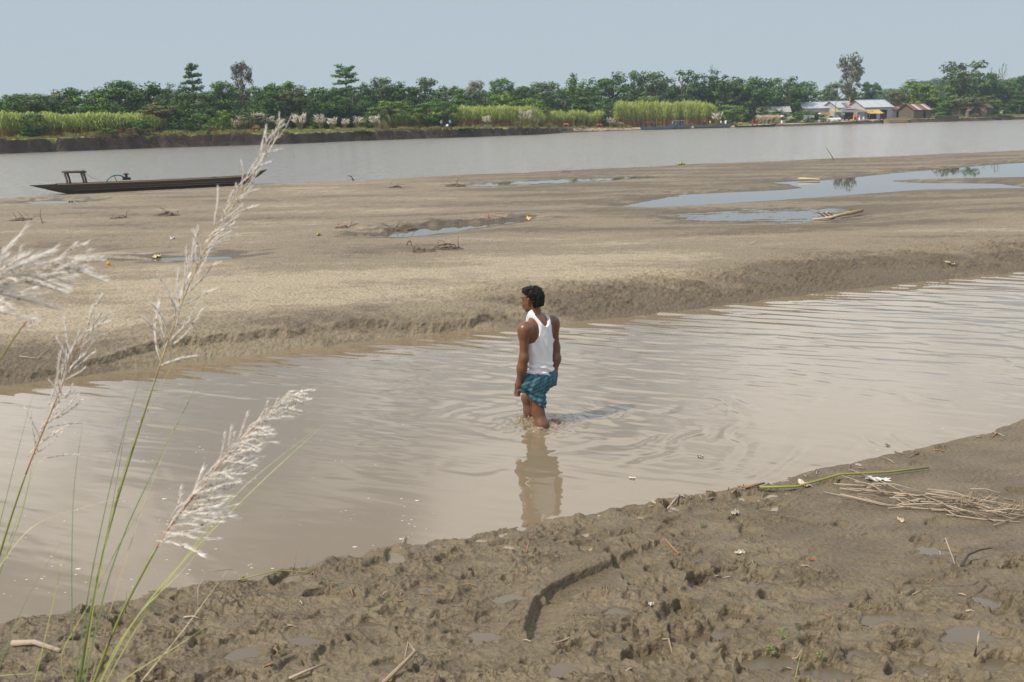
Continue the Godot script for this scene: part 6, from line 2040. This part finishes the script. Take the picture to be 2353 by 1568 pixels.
func mound(label: String, px: float, py: float, wide: float, tall: float, land: Callable, sd: int, roots := 5) -> void:
	var w := wide * 0.72; var h := tall * 0.55
	var p := on_ground(px, py, land)
	var o := thing("mud_clump", label, "mud clump", p)
	var s := Shape.new()
	var nr := 10; var nn := 30
	var rings: Array = []
	for k in nr + 1:
		var q := k / float(nr)
		var r := PackedVector3Array()
		for j in nn:
			var a := TAU * j / nn
			var nz := noise_b.get_noise_3d(cos(a) * 90 + sd * 31, sin(a) * 90, q * 120)
			var rad := w * 0.5 * (1.0 - q) * (1.0 + 0.7 * nz)
			r.append(Vector3(cos(a) * rad, -0.02 + h * (1.0 - pow(1.0 - q, 2.2)) * (1.0 + 0.8 * nz), sin(a) * rad * 0.55))
		rings.append(r)
	s.loft(rings)
	put("clod", s.mesh(), M.wet_mud, o)
	var rg := RandomNumberGenerator.new(); rg.seed = sd
	for k in roots:
		var t := Shape.new()
		var a := Vector3(rg.randf_range(-0.5, 0.5) * w, h * 0.6, rg.randfn() * 0.1 * w)
		var dir := Vector3(rg.randfn(), rg.randf_range(0.1, 0.9), rg.randfn() * 0.4).normalized()
		t.tube([a, a + dir * w * 0.25, a + dir * w * 0.45 + Vector3(rg.randfn() * 0.1 * w, -0.1 * w * rg.randf(), 0)], [0.008, 0.006, 0.003], 5)
		put("root", t.mesh(), M.old_wood if k % 2 else M.reed_b, o)

func build_debris() -> void:
	var rg := RandomNumberGenerator.new(); rg.seed = 77
	# --- near bank
	stick("green_reed", "long yellow green reed stalk lying across the mud near the waterline", "reed", [[1745, 1136, 0.0], [1830, 1126, 0.015], [1930, 1110, 0.03], [2040, 1094, 0.02], [2134, 1081, 0.01]], 0.010, 0.008, M.reed_green, mud, 0.012)
	stick("bamboo_piece", "short split bamboo piece on the mud at the lower left corner", "bamboo piece", [[28, 1487, 0.01], [80, 1491, 0.01], [138, 1497, 0.005]], 0.018, 0.014, M.reed_a, mud, 0.012)
	stick("pale_stick", "pale stick at the bottom edge left of the drain", "stick", [[664, 1562, 0.0], [705, 1552, 0.02], [745, 1540, 0.02]], 0.008, 0.006, M.reed_a, mud, 0.012)
	stick("curled_root", "hooked grey root ending in a curled husk at the bottom edge", "root", [[880, 1575, 0.0], [925, 1545, 0.03], [955, 1527, 0.06], [940, 1513, 0.08], [930, 1530, 0.02]], 0.012, 0.006, M.reed_b, mud, 0.012)
	stick("stick", "reddish stick at the upper end of the drain", "stick", [[1528, 1256, 0.04], [1545, 1265, 0.025], [1560, 1277, 0.005]], 0.008, 0.006, M.reed_c, mud, 0.01)
	stick("stick", "pale stick at the water's edge above the drain's upper end", "stick", [[1497, 1156, 0.005], [1530, 1160, 0.01], [1560, 1168, 0.01]], 0.011, 0.008, M.reed_a, mud, 0.01)
	stick("stick", "tiny upright stick at the waterline left of the man's reflection", "stick", [[920, 1258, 0.0], [932, 1245, 0.04]], 0.006, 0.005, M.reed_a, mud)
	stick("stick", "tiny upright stick in the mud below the man's reflection", "stick", [[1210, 1276, 0.0], [1216, 1263, 0.05]], 0.006, 0.005, M.reed_c, mud)
	stick("bent_stem", "bent dry stem arching out of the mud beside the drooping plume", "stem", [[455, 1400, 0.0], [458, 1390, 0.1], [480, 1375, 0.17], [540, 1370, 0.16]], 0.003, 0.002, M.reed_a, mud)
	stick("dry_grass", "thin dry stem standing in the mud left of the bent arching stem", "stem", [[290, 1425, 0.0], [292, 1420, 0.08], [296, 1415, 0.15]], 0.0035, 0.0025, M.reed_b, mud)
	stick("yellow_straw", "yellow straw lying along the waterline right of the bent stem", "straw", [[545, 1338, 0.005], [640, 1336, 0.01], [700, 1322, 0.015], [718, 1312, 0.01]], 0.004, 0.003, M.reed_green, mud)
	stick("dry_twig", "forked dry twig standing in the mud at the waterline right of the drooping plume", "twig", [[675, 1318, 0.0], [680, 1310, 0.05], [683, 1300, 0.11]], 0.003, 0.001, M.reed_c, mud)
	stick("wire_twig", "folded thin twig standing like a triangle on the right mud", "twig", [[2165, 1292, 0.0], [2160, 1268, 0.0], [2170, 1282, 0.12], [2195, 1300, 0.0]], 0.004, 0.004, M.reed_a, mud)
	stick("leaf_stalk", "dark curved leaf propped on the mud below the dry reed heap", "leaf", [[2210, 1304, 0.0], [2225, 1296, 0.04], [2250, 1288, 0.06], [2278, 1280, 0.05]], 0.010, 0.003, M.old_wood, mud)
	stick("stick", "short pale stick leaning in the mud at the lower right", "stick", [[2240, 1512, 0.0], [2246, 1500, 0.06], [2248, 1490, 0.08]], 0.007, 0.006, M.reed_a, mud)
	stick("grass_stalk", "thin grass stalk standing right of the seedlings at the bottom", "stem", [[1828, 1562, 0.0], [1834, 1550, 0.05], [1842, 1540, 0.10]], 0.003, 0.002, M.reed_green, mud)
	stick("stick", "brown stick by the water where the litter line begins", "stick", [[1712, 1125, 0.01], [1735, 1121, 0.015], [1756, 1116, 0.01]], 0.013, 0.009, M.reed_c, mud)
	scrap("plastic_scrap", "crumpled white plastic scrap behind the green reed stalk", "plastic scrap", 2018, 1104, 0.17, 0.07, [Color(0.46, 0.48, 0.5)], mud, 3, 0.04)
	scrap("white_chip", "small white chip on the mud right of the drain", "litter", 1497, 1393, 0.035, 0.03, [Color(0.5, 0.48, 0.46)], mud, 4, 0.03)
	scrap("pale_leaf", "pale folded leaf right below the dry reed heap's left end", "leaf", 2072, 1199, 0.07, 0.03, [Color(0.45, 0.38, 0.28)], mud, 5, 0.03)
	scrap("pale_leaf", "pale dry husk lying just left of the green reed stalk", "leaf", 1848, 1114, 0.16, 0.06, [Color(0.5, 0.44, 0.33), Color(0.4, 0.33, 0.24)], mud, 6, 0.03)
	scrap("red_scrap", "tiny red scrap on the mud right of the drain's top", "litter", 1865, 1288, 0.03, 0.02, [Color(0.4, 0.06, 0.03)], mud, 7, 0.012)
	scrap("pale_leaf", "pale leaf stuck in the mud near the tiny red scrap", "leaf", 1700, 1273, 0.06, 0.035, [Color(0.42, 0.36, 0.27)], mud, 8, 0.03)
	scrap("leaf_bits", "fallen white flower bits on the mud left of the reed heap", "litter", 1690, 1182, 0.06, 0.05, [Color(0.36, 0.32, 0.26)], mud, 9, 0.04)
	# the heap of dry reeds
	var heap := [[1930, 1128, 2010, 1132], [1945, 1134, 2055, 1146], [2003, 1127, 2112, 1138], [2055, 1138, 2190, 1156], [2130, 1140, 2245, 1158], [2140, 1146, 2290, 1168], [2150, 1142, 2330, 1170], [2040, 1172, 2135, 1166], [2175, 1186, 2345, 1203], [2190, 1186, 2260, 1196], [2250, 1182, 2353, 1192], [2260, 1146, 2353, 1158], [2230, 1134, 2300, 1140], [2100, 1150, 2160, 1156], [2265, 1192, 2375, 1186], [2300, 1186, 2400, 1176], [2200, 1158, 2265, 1164], [2060, 1150, 2110, 1156], [2170, 1178, 2200, 1192]]
	var named := {0: "dry reed at the left tip of the flattened heap", 2: "straight dry reed along the back edge of the heap near its left end", 7: "separate dry reed lying before the heap's front left side", 8: "long thick dry reed forming the front edge of the heap", 6: "long dry reed running lengthwise through the middle of the heap", 11: "dry reed at the heap's back right edge", 12: "lone dry reed lying behind the heap on the smooth mud"}
	for k in 66:
		var a: Array
		if k < heap.size(): a = heap[k]
		else:
			var t := rg.randf()
			var cx := lerpf(1960, 2390, t) ; var cy := lerpf(1134, 1186, t) + rg.randfn() * 12.0
			var l := rg.randf_range(20, 70)
			var sl := 0.13 + rg.randfn() * 0.2
			a = [cx - l, cy - l * sl, cx + l, cy + l * sl]
		var h := rg.randf_range(0.004, 0.05)
		stick("dry_reed", named.get(k, "pale dry reed lying in the flattened heap on the right mud"), "reed", [[a[0], a[1], h], [(a[0] + a[2]) * 0.5, (a[1] + a[3]) * 0.5 + rg.randfn() * 1.5, h * rg.randf_range(0.6, 1.3)], [a[2], a[3], h * 0.5]], rg.randf_range(0.0025, 0.007), rg.randf_range(0.002, 0.005), [M.reed_a, M.reed_b, M.reed_a, M.reed_d][k % 4], mud, 0.006, "dry reeds in the flattened heap")
	var tuft := Shape.new()
	for k in 70:
		var c: Array = [[2250, 1157], [2320, 1178], [2210, 1162]][k % 3]
		var p := on_ground(c[0] + rg.randfn() * 22, c[1] + rg.randfn() * 5, mud) + Vector3(0, 0.02, 0)
		var dir := Vector3(rg.randfn(), absf(rg.randfn()) * 0.4, rg.randfn()).normalized() * 0.1
		tuft.col = Color(0.3, 0.24, 0.16)
		tuft.tube([p, p + dir * 0.6, p + dir], [0.003, 0.003, 0.001], 3)
	tag(put("root_tangle", tuft.mesh(), M.reed_b), "tangle of matted brown roots in the middle of the dry reed heap", "roots", "", "stuff")
	# drift line of straw bits along the water and bits on the mud
	for k in 70:
		var px: float; var py: float
		if k < 34:
			px = rg.randf_range(1480, 2330)
			var g := on_level(px, 1000, 0.0)
			py = 1156.0 - (px - 1480) * 0.205 + 6.0 + absf(rg.randfn()) * 10
		else:
			px = rg.randf_range(420, 2330); py = rg.randf_range(1300, 1550)
		var an := rg.randf() * PI; var l := rg.randf_range(6, 20)
		stick("straw_bit", "short straw bit washed up along the waterline" if k < 34 else "short straw bit lying loose on the trampled mud", "straw", [[px - cos(an) * l, py - sin(an) * l * 0.35, 0.0], [px, py, 0.006], [px + cos(an) * l, py + sin(an) * l * 0.35, 0.0]], rg.randf_range(0.003, 0.007), 0.003, [M.reed_a, M.reed_b, M.reed_c][k % 3], mud, 0.006, "straw bits along the waterline" if k < 34 else "straw bits on the trampled mud")
	# seedlings
	for a in [[1795, 1482, 0.085, "larger seedling with light green leaves in a puddle at the bottom right"], [1772, 1515, 0.07, "small forked seedling in the puddle below the larger one"], [1885, 1532, 0.05, "tiny yellowish seedling right of the puddle seedlings"], [1612, 1214, 0.05, "little green sprout on the mud below the litter line"]]:
		var p := on_ground(a[0], a[1], mud)
		var o := thing("seedling", a[3], "seedling", p)
		var s := Shape.new()
		s.tube([Vector3.ZERO, Vector3(0.006, a[2] * 0.6, 0), Vector3(0.0, a[2], 0)], [0.003, 0.0025, 0.0015], 5)
		put("stem", s.mesh(true), M.stem_green, o)
		for k in 5:
			var an := TAU * k / 5.0 + rg.randf()
			var b := Vector3(0, a[2] * (0.5 + 0.12 * k), 0)
			var d: Vector3 = Vector3(cos(an), 0.4, sin(an)) * a[2] * 0.42
			var l := Shape.new()
			l.blade([b, b + d * 0.35, b + d * 0.7 + Vector3(0, -0.005, 0), b + d + Vector3(0, -0.012, 0)], [0.002, 0.011, 0.010, 0.001], d.cross(Vector3.UP).normalized())
			put("leaf", l.mesh(), M.sprout, o)
	# --- floating foam flecks
	var f := Shape.new()
	for k in 9:
		var a := TAU * k / 9; var b := TAU * (k + 1) / 9
		var r0 := 1.0 + 0.2 * sin(a * 3.0); var r1 := 1.0 + 0.2 * sin(b * 3.0)
		f.tri(Vector3(0, 0.35, 0), Vector3(cos(a) * r0, 0, sin(a) * r0), Vector3(cos(b) * r1, 0, sin(b) * r1))
	var at := []
	for k in 420:
		var px := rg.randf_range(-60, 2350) if k % 4 == 0 else rg.randf_range(-60, 1000) 
		var py := rg.randf_range(960, 1420)
		var p := on_level(px, py, 0.0)
		var e := -p.z - curve(E1X, E1D, clampf(p.x, -6.0, 9.0))
		if e < 0.1 or (px > 1100 and px < 1400): continue
		if noise_a.get_noise_2d(p.x * 60, p.z * 60) < -0.1: continue
		var r := rg.randf_range(0.002, 0.007) * (1.0 if rg.randf() < 0.93 else 1.8)
		at.append(Transform3D(Basis(Vector3.UP, rg.randf() * TAU).scaled(Vector3(r * 1.5, r * 0.7, r)), Vector3(p.x, wave(p.x, -p.z) + 0.0005, p.z)))
	mass("foam_flecks", f.mesh(), M.foam, at, "pale foam flecks drifting on the channel water", "foam")
	for a in [[1453, 1100, "single pale floating leaf right of the man's reflection"], [1610, 1051, "small dark bubble cluster floating on the channel"], [2040, 1025, "brown clod standing in the water at the right edge of the channel"]]:
		scrap("floating_bit", a[2], "floating litter", a[0], a[1], 0.05, 0.03, [Color(0.5, 0.45, 0.35) if a[0] < 1500 else Color(0.1, 0.08, 0.05)], func(x: float, d: float) -> float: return wave(x, d), int(a[0]), 0.015)
	# --- sandbar
	stick("bamboo_pole", "thick pale yellow bamboo pole lying in the long pool", "bamboo pole", [[1835, 416, 0.05], [1858, 417, 0.05], [1884, 418.5, 0.05]], 0.042, 0.04, M.bamboo, bar, 0.05)
	var p0 := on_ground(1885, 506, bar)
	var bs := thing("banana_log", "broken pale orange banana stem lying at the wet patch", "banana stem", p0)
	var p1 := on_ground(1982, 495, bar) - p0
	var s1 := Shape.new(); s1.tube([p1 * 0.55 + Vector3(0, 0.09, 0), p1 * 0.8 + Vector3(0, 0.11, 0), p1 + Vector3(0, 0.14, 0)], [0.05, 0.052, 0.042], 9); put("stem", s1.mesh(true), M.banana_b, bs)
	var s2 := Shape.new(); s2.tube([p1 * 0.08 + Vector3(0, 0.06, 0), p1 * 0.3 + Vector3(0, 0.05, 0), p1 * 0.62 + Vector3(0, 0.1, 0)], [0.03, 0.06, 0.055], 9, 0.7); put("peeled_end", s2.mesh(true), M.banana_a, bs)
	var s3 := Shape.new(); s3.tube([p1 * 0.05 + Vector3(-0.3, 0.03, 0.1), p1 * 0.2 + Vector3(0, 0.05, 0.1), p1 * 0.5 + Vector3(0, 0.1, 0.1)], [0.02, 0.03, 0.03], 6); put("strip", s3.mesh(true), M.banana_a, bs)
	for k in 3:
		var s4 := Shape.new()
		var b0 := p1 * (0.1 + 0.1 * k) + Vector3(0, 0.1, 0)
		s4.blade([b0, b0 + Vector3(-0.15, 0.1, 0), b0 + Vector3(-0.3, 0.12 - 0.07 * k, 0.05)], [0.05, 0.04, 0.01], Vector3(0, 0.3, 1)); put("torn_sheath", s4.mesh(), M.banana_a, bs)
	for a in [
		[975, 580, 0.75, 0.14, "dark mud clump with arched roots, left of a pair in the middle of the sandbar"], [1032, 574, 0.8, 0.13, "dark mud clump with a long arched root, right of the pair in the middle"],
		[930, 520, 1.1, 0.16, "dark root clod at the left end of the narrow pool"], [385, 496, 1.1, 0.2, "root clump with twigs on the left sandbar"], [275, 502, 0.9, 0.1, "low twiggy clump left of the root clump on the left sandbar"], [45, 506, 1.0, 0.14, "dark mud heap at the left end of the sandbar"],
		[910, 431, 0.9, 0.14, "small dark heap on the far sandbar left of the straw heap"], [1045, 429, 1.3, 0.2, "straw coloured heap beside the thin far pool"], [785, 524, 0.8, 0.12, "reddish clump of litter left of the narrow pool"], [1300, 396, 1.0, 0.1, "low straw heap at the far edge of the sandbar"]]:
		mound(a[4], a[0], a[1], a[2], a[3], bar, int(a[0]), 6)
	for a in [[1000, 572, 1052, 569, 0.25, "long arched root springing from the mud clumps"], [935, 562, 950, 572, 0.2, "bent twig sticking up left of the mud clumps"]]:
		stick("root", a[5], "root", [[a[0], a[1] + 2, 0.0], [lerpf(a[0], a[2], 0.15), a[1] + 2, a[4] * 0.3], [lerpf(a[0], a[2], 0.5), a[1] + 2, a[4] * 0.45], [lerpf(a[0], a[2], 0.85), a[3] + 3, a[4] * 0.3], [a[2], a[3] + 4, 0.0]], 0.014, 0.008, M.old_wood, bar)
	stick("twig", "thin twig sticking up from the left sandbar", "twig", [[97, 513, 0.0], [93, 508, 0.15], [96, 503, 0.3]], 0.012, 0.006, M.old_wood, bar)
	stick("twig", "leaning bare twig at the far edge of the sandbar on the right", "twig", [[1916, 367, 0.0], [1906, 366, 0.4], [1896, 366, 0.75]], 0.025, 0.01, M.old_wood, bar)
	stick("twig", "curved black snag at the river edge behind the long boat's prow", "twig", [[812, 415, 0.0], [808, 415, 0.2], [800, 414, 0.22]], 0.04, 0.02, M.black_metal, bar)
	stick("twig", "forked straw twig on the sandbar below the banana stem", "twig", [[1722, 563, 0.0], [1736, 561, 0.04], [1742, 562, 0.16]], 0.012, 0.008, M.reed_a, bar)
	stick("twig", "pale twig lying behind the thin far pool", "twig", [[1543, 448, 0.03], [1560, 448, 0.03]], 0.02, 0.015, M.reed_a, bar)
	stick("straw", "yellow straw lying on the left sandbar near the waterline", "straw", [[45, 822, 0.01], [85, 830, 0.02], [118, 845, 0.01]], 0.006, 0.004, M.reed_a, bar)
	stick("straw", "white straw at the sandbar's right foot near the channel", "straw", [[2168, 629, 0.02], [2182, 632, 0.02]], 0.03, 0.015, M.reed_a, bar)
	scrap("yellow_wrapper", "bright yellow wrapper standing in the left wet hollow", "wrapper", 250, 611, 0.07, 0.07, [Color(0.75, 0.42, 0.02)], bar, 21, 0.2)
	scrap("red_wrapper", "red and yellow wrapper left of the yellow one", "wrapper", 176, 627, 0.2, 0.1, [Color(0.6, 0.05, 0.04), Color(0.75, 0.5, 0.08)], bar, 22, 0.06)
	scrap("pale_wrapper", "pale yellow paper scrap on the left sandbar", "paper scrap", 359, 593, 0.16, 0.1, [Color(0.62, 0.52, 0.27)], bar, 23, 0.12)
	scrap("pale_wrapper", "white paper scrap behind the tallest plume", "paper scrap", 396, 549, 0.16, 0.1, [Color(0.62, 0.55, 0.6)], bar, 24, 0.1)
	scrap("green_wrapper", "yellow green wrapper left of the narrow pool", "wrapper", 732, 541, 0.15, 0.1, [Color(0.45, 0.4, 0.05), Color(0.2, 0.3, 0.05)], bar, 25, 0.1)
	scrap("red_wrapper", "red and cream packet on the rim of the narrow pool", "wrapper", 1123, 502, 0.12, 0.1, [Color(0.6, 0.1, 0.08), Color(0.7, 0.5, 0.4)], bar, 26, 0.2)
	scrap("orange_wrapper", "orange and cream packet right of the red one on the pool's rim", "wrapper", 1213, 500, 0.12, 0.1, [Color(0.65, 0.3, 0.08), Color(0.7, 0.55, 0.3)], bar, 27, 0.18)
	scrap("pink_wrapper", "small pink scrap left of the reddish clump", "wrapper", 777, 517, 0.09, 0.07, [Color(0.6, 0.28, 0.26)], bar, 28, 0.1)
	scrap("white_shell", "small white shell on the wet bar right of the bamboo pole", "shell", 2186, 408, 0.1, 0.1, [Color(0.7, 0.68, 0.6)], bar, 29, 0.08)
	scrap("water_plant", "bright green stranded water plant at the river edge", "water plant", 1566, 379, 0.7, 0.5, [Color(0.28, 0.36, 0.05), Color(0.16, 0.24, 0.04)], bar, 30, 0.3)
	scrap("white_chip", "white chip on the sandbar's slope at the right", "litter", 2190, 630, 0.08, 0.05, [Color(0.6, 0.58, 0.52)], bar, 32, 0.03)
	# floating weed on the river
	for a in [[596, 365, "pale green weed mat drifting behind the long boat"], [660, 362, "small weed mat right of the other drifting on the river"]]:
		scrap("weed_mat", a[2], "water weed", a[0], a[1], 1.6, 0.5, [Color(0.2, 0.24, 0.06), Color(0.15, 0.15, 0.06)], func(_x: float, _d: float) -> float: return 0.0, int(a[0]), 0.06)

# ---------------------------------------------------------------- materials
func make_materials() -> void:
	var tint := func(name_: String, c: Color, back: float) -> void:
		var m := mat(c.linear_to_srgb(), 0.55, 0.35)
		m.vertex_color_use_as_albedo = true
		m.cull_mode = BaseMaterial3D.CULL_DISABLED
		m.backlight_enabled = true
		m.backlight = Color(back, back, back)
		M["leaf_" + name_] = m
	tint.call("dark", Color(0.058, 0.125, 0.020), 0.36)
	tint.call("mid", Color(0.092, 0.185, 0.024), 0.36)
	tint.call("bright", Color(0.140, 0.235, 0.022), 0.40)
	tint.call("light", Color(0.120, 0.175, 0.060), 0.36)
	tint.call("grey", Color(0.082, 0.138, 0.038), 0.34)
	tint.call("olive", Color(0.128, 0.140, 0.038), 0.30)
	tint.call("gum", Color(0.101, 0.112, 0.058), 0.26)
	tint.call("vine", Color(0.083, 0.112, 0.034), 0.30)
	tint.call("flower", Color(0.200, 0.190, 0.095), 0.30)
	tint.call("rust", Color(0.170, 0.115, 0.060), 0.2)
	tint.call("grass", Color(0.230, 0.240, 0.070), 0.3)
	tint.call("bare", Color(0.230, 0.200, 0.140), 0.2)
	M.cane = painted(0.6, 0.3); M.cane.cull_mode = BaseMaterial3D.CULL_DISABLED
	M.cane.backlight_enabled = true; M.cane.backlight = Color(0.35, 0.35, 0.35)
	var grain := noise_tex(256, 0.05, 4, true, 5.0, 12)
	var wood := func(r: float, g: float, b: float) -> StandardMaterial3D: return grainy(mat(lin(r, g, b), 0.85, 0.3), grain, Vector3(2, 8, 2), 0.7)
	M.bark = wood.call(0.11, 0.085, 0.06)
	M.pale_bark = wood.call(0.34, 0.27, 0.21)
	M.old_wood = wood.call(0.060, 0.053, 0.045)
	M.grey_wood = wood.call(0.15, 0.12, 0.09)
	M.dark_wood = wood.call(0.055, 0.045, 0.036)
	M.brown_wood = wood.call(0.13, 0.09, 0.062)
	M.mud_wall = wood.call(0.115, 0.095, 0.078)
	M.khaki = wood.call(0.24, 0.20, 0.11)
	M.tin = mat(lin(0.36, 0.385, 0.41), 0.5, 0.5)
	M.tin_b = mat(lin(0.33, 0.36, 0.41), 0.5, 0.5)
	M.tin_g = mat(lin(0.28, 0.28, 0.28), 0.6, 0.5)
	M.tin_r = mat(lin(0.36, 0.29, 0.28), 0.6, 0.5)
	M.tin_wall = mat(lin(0.33, 0.35, 0.36), 0.6, 0.4)
	M.rust = mat(lin(0.17, 0.075, 0.058), 0.75, 0.3)
	M.rust_b = mat(lin(0.21, 0.145, 0.13), 0.75, 0.3)
	M.thatch = wood.call(0.10, 0.075, 0.045)
	M.straw = wood.call(0.29, 0.23, 0.155)
	M.straw_b = wood.call(0.23, 0.155, 0.10)
	M.black_metal = mat(lin(0.02, 0.02, 0.022), 0.5, 0.5)
	M.green_hose = mat(lin(0.02, 0.14, 0.10), 0.45, 0.5)
	M.blue_hull = wood.call(0.07, 0.10, 0.13)
	M.grey_hull = wood.call(0.085, 0.095, 0.10)
	M.blue_rail = mat(lin(0.12, 0.26, 0.34), 0.6, 0.4)
	M.yellow = mat(lin(0.46, 0.33, 0.10), 0.8, 0.3); M.yellow.cull_mode = BaseMaterial3D.CULL_DISABLED
	M.yellow.backlight_enabled = true; M.yellow.backlight = Color(0.4, 0.4, 0.4)
	M.grey_cloth = mat(lin(0.16, 0.13, 0.125), 0.9, 0.2)
	M.green_cloth = mat(lin(0.14, 0.22, 0.19), 0.9, 0.2)
	M.blue_grey = mat(lin(0.17, 0.20, 0.25), 0.6, 0.4)
	M.red_cloth = mat(lin(0.35, 0.03, 0.03), 0.6, 0.4)
	M.car_white = mat(lin(0.62, 0.64, 0.64), 0.25, 0.5); M.car_white.clearcoat_enabled = true
	M.dark_glass = mat(lin(0.02, 0.025, 0.03), 0.08, 0.6)
	M.cloth_v = painted(0.9, 0.2); M.cloth_v.cull_mode = BaseMaterial3D.CULL_DISABLED
	M.plastic = painted(0.35, 0.5); M.plastic.cull_mode = BaseMaterial3D.CULL_DISABLED
	M.skin = painted(0.36, 0.5); M.skin.subsurf_scatter_enabled = true; M.skin.subsurf_scatter_strength = 0.08
	M.hair = painted(0.6, 0.3)
	M.vest = grainy(painted(0.85, 0.25), noise_tex(256, 0.09, 3, true, 4.0, 33), Vector3(9, 9, 9), 0.35)
	M.cotton = grainy(painted(0.85, 0.25), noise_tex(256, 0.12, 3, true, 4.0, 34), Vector3(12, 12, 12), 0.35)
	M.stem_green = mat(lin(0.20, 0.23, 0.05), 0.45, 0.45)
	M.axis_straw = mat(lin(0.45, 0.36, 0.20), 0.6, 0.4)
	M.axis_brown = mat(lin(0.36, 0.19, 0.09), 0.6, 0.4)
	M.silk = painted(0.7, 0.35); M.silk.cull_mode = BaseMaterial3D.CULL_DISABLED
	M.silk.backlight_enabled = true; M.silk.backlight = Color(0.75, 0.75, 0.75)
	for q in [["blade_green", 0.10, 0.15, 0.045], ["blade_yellow", 0.24, 0.27, 0.07], ["blade_dry", 0.34, 0.30, 0.16], ["sprout", 0.10, 0.15, 0.03]]:
		var m := mat(lin(q[1], q[2], q[3]), 0.45, 0.45)
		m.cull_mode = BaseMaterial3D.CULL_DISABLED
		m.backlight_enabled = true; m.backlight = Color(0.4, 0.4, 0.4)
		M[q[0]] = m
	M.reed_green = mat(lin(0.20, 0.21, 0.05), 0.5, 0.4)
	M.reed_a = wood.call(0.345, 0.29, 0.225)
	M.reed_d = wood.call(0.20, 0.165, 0.125)
	M.reed_b = wood.call(0.27, 0.215, 0.155)
	M.reed_c = wood.call(0.25, 0.15, 0.085)
	M.bamboo = mat(lin(0.50, 0.42, 0.26), 0.5, 0.4)
	M.banana_a = mat(lin(0.43, 0.33, 0.22), 0.6, 0.4)
	M.banana_b = mat(lin(0.25, 0.18, 0.10), 0.6, 0.4)
	M.wet_mud = grainy(mat(lin(0.085, 0.066, 0.046), 0.6, 0.4), grain, Vector3(6, 6, 6), 0.8)
	M.foam = mat(lin(0.50, 0.46, 0.40), 0.8, 0.3)
	M.splash = mat(lin(0.215, 0.172, 0.115), 0.06, 0.6)
	# silty water: what one sees in it is the silt, what lies on it is the sky
	M.channel = mat(lin(0.176, 0.140, 0.092), 0.03, 0.58)
	M.puddle = mat(lin(0.105, 0.085, 0.058), 0.22, 0.45)
	M.river = grainy(mat(lin(0.205, 0.190, 0.165), 0.15, 0.75), noise_tex(512, 0.03, 6, true, 5.0, 40), Vector3(0.037, 0.037, 0.13), 1.2)
	M.pool = mat(lin(0.10, 0.085, 0.062), 0.02, 0.42)

func cloud_cover() -> ImageTexture:      # broken hazy cloud all round, thinning out towards the clear band over the horizon
	var n := FastNoiseLite.new()
	n.seed = 69
	n.frequency = 1.5
	n.fractal_octaves = 5
	var w := 768; var h := 384
	var im := Image.create(w, h, false, Image.FORMAT_RGBAF)
	for y in h:
		var up := PI * (0.5 - (y + 0.5) / h)
		for x in w:
			if up < 0.05: continue
			var a := TAU * x / w
			var p := Vector3(cos(a) * cos(up), sin(up) * 2.2, sin(a) * cos(up))
			var c := smoothstep(-0.38, 0.25, n.get_noise_3dv(p * 1.4))
			im.set_pixel(x, y, Color(1.0, 0.90, 0.76, c * smoothstep(0.09, 0.26, up) * (1.0 - 0.55 * smoothstep(0.6, 1.2, up))))
	return ImageTexture.create_from_image(im)

func _ready() -> void:
	# ---- camera
	view = Basis(Vector3.RIGHT, -0.217794) * Basis(Vector3.BACK, -0.021697)
	var cam := Camera3D.new()
	cam.name = "camera"
	add_child(cam)
	cam.transform = Transform3D(view, EYE)
	cam.near = 0.1
	cam.far = 6000.0
	var lens := CameraAttributesPhysical.new()
	lens.frustum_focal_length = 35.2
	lens.frustum_focus_distance = 10.0
	lens.exposure_aperture = 8.0
	lens.frustum_near = 0.1
	lens.frustum_far = 6000.0
	cam.attributes = lens
	# ---- sky, air and exposure
	var env := Environment.new()
	env.background_mode = Environment.BG_SKY
	var sky := ProceduralSkyMaterial.new()
	sky.sky_horizon_color = lin(0.332, 0.408, 0.438)
	sky.sky_top_color = lin(0.36, 0.46, 0.62)
	sky.sky_curve = 0.2
	sky.sky_cover = cloud_cover()
	sky.ground_bottom_color = lin(0.2, 0.17, 0.13)
	sky.ground_horizon_color = lin(0.36, 0.42, 0.46)
	sky.sun_angle_max = 1.0
	env.sky = Sky.new()
	env.sky.sky_material = sky
	env.tonemap_mode = Environment.TONE_MAPPER_LINEAR
	env.tonemap_exposure = 1.0
	env.sdfgi_enabled = true
	env.ssao_enabled = true
	env.ssil_enabled = true
	env.fog_enabled = true
	env.fog_density = 0.00028
	env.fog_light_color = Color(0.80, 0.88, 0.95)
	var we := WorldEnvironment.new()
	we.name = "world"
	we.environment = env
	add_child(we)
	# ---- sun: from the left, a little behind the viewer
	var sun := DirectionalLight3D.new()
	sun.name = "sun"
	sun.light_energy = 1.5
	sun.light_color = Color(1.0, 0.955, 0.88)
	sun.light_angular_distance = 0.5
	sun.shadow_enabled = true
	add_child(sun)
	sun.look_at_from_position(Vector3(-0.56, 0.77, 0.31), Vector3.ZERO)
	# ---- tools
	rng.seed = 2024
	for q in [[noise_a, 1, 2], [noise_b, 2, 3], [noise_c, 3, 2]]:
		q[0].noise_type = FastNoiseLite.TYPE_SIMPLEX_SMOOTH
		q[0].seed = q[1]
		q[0].fractal_octaves = q[2]
		q[0].frequency = 0.01
	make_materials()
	var t := Time.get_ticks_msec()
	var done := func(what: String) -> void:
		print(what, " ", Time.get_ticks_msec() - t)
	build_mud(); done.call("mud")
	build_sandbar(); done.call("bar")
	build_water(); done.call("water")
	build_far_bank(); done.call("bank")
	build_trees(); done.call("trees")
	build_fields(); done.call("fields")
	build_village(); done.call("village")
	build_long_boat(); done.call("boat")
	build_man(); done.call("man")
	build_grass(); done.call("grass")
	build_debris(); done.call("debris")
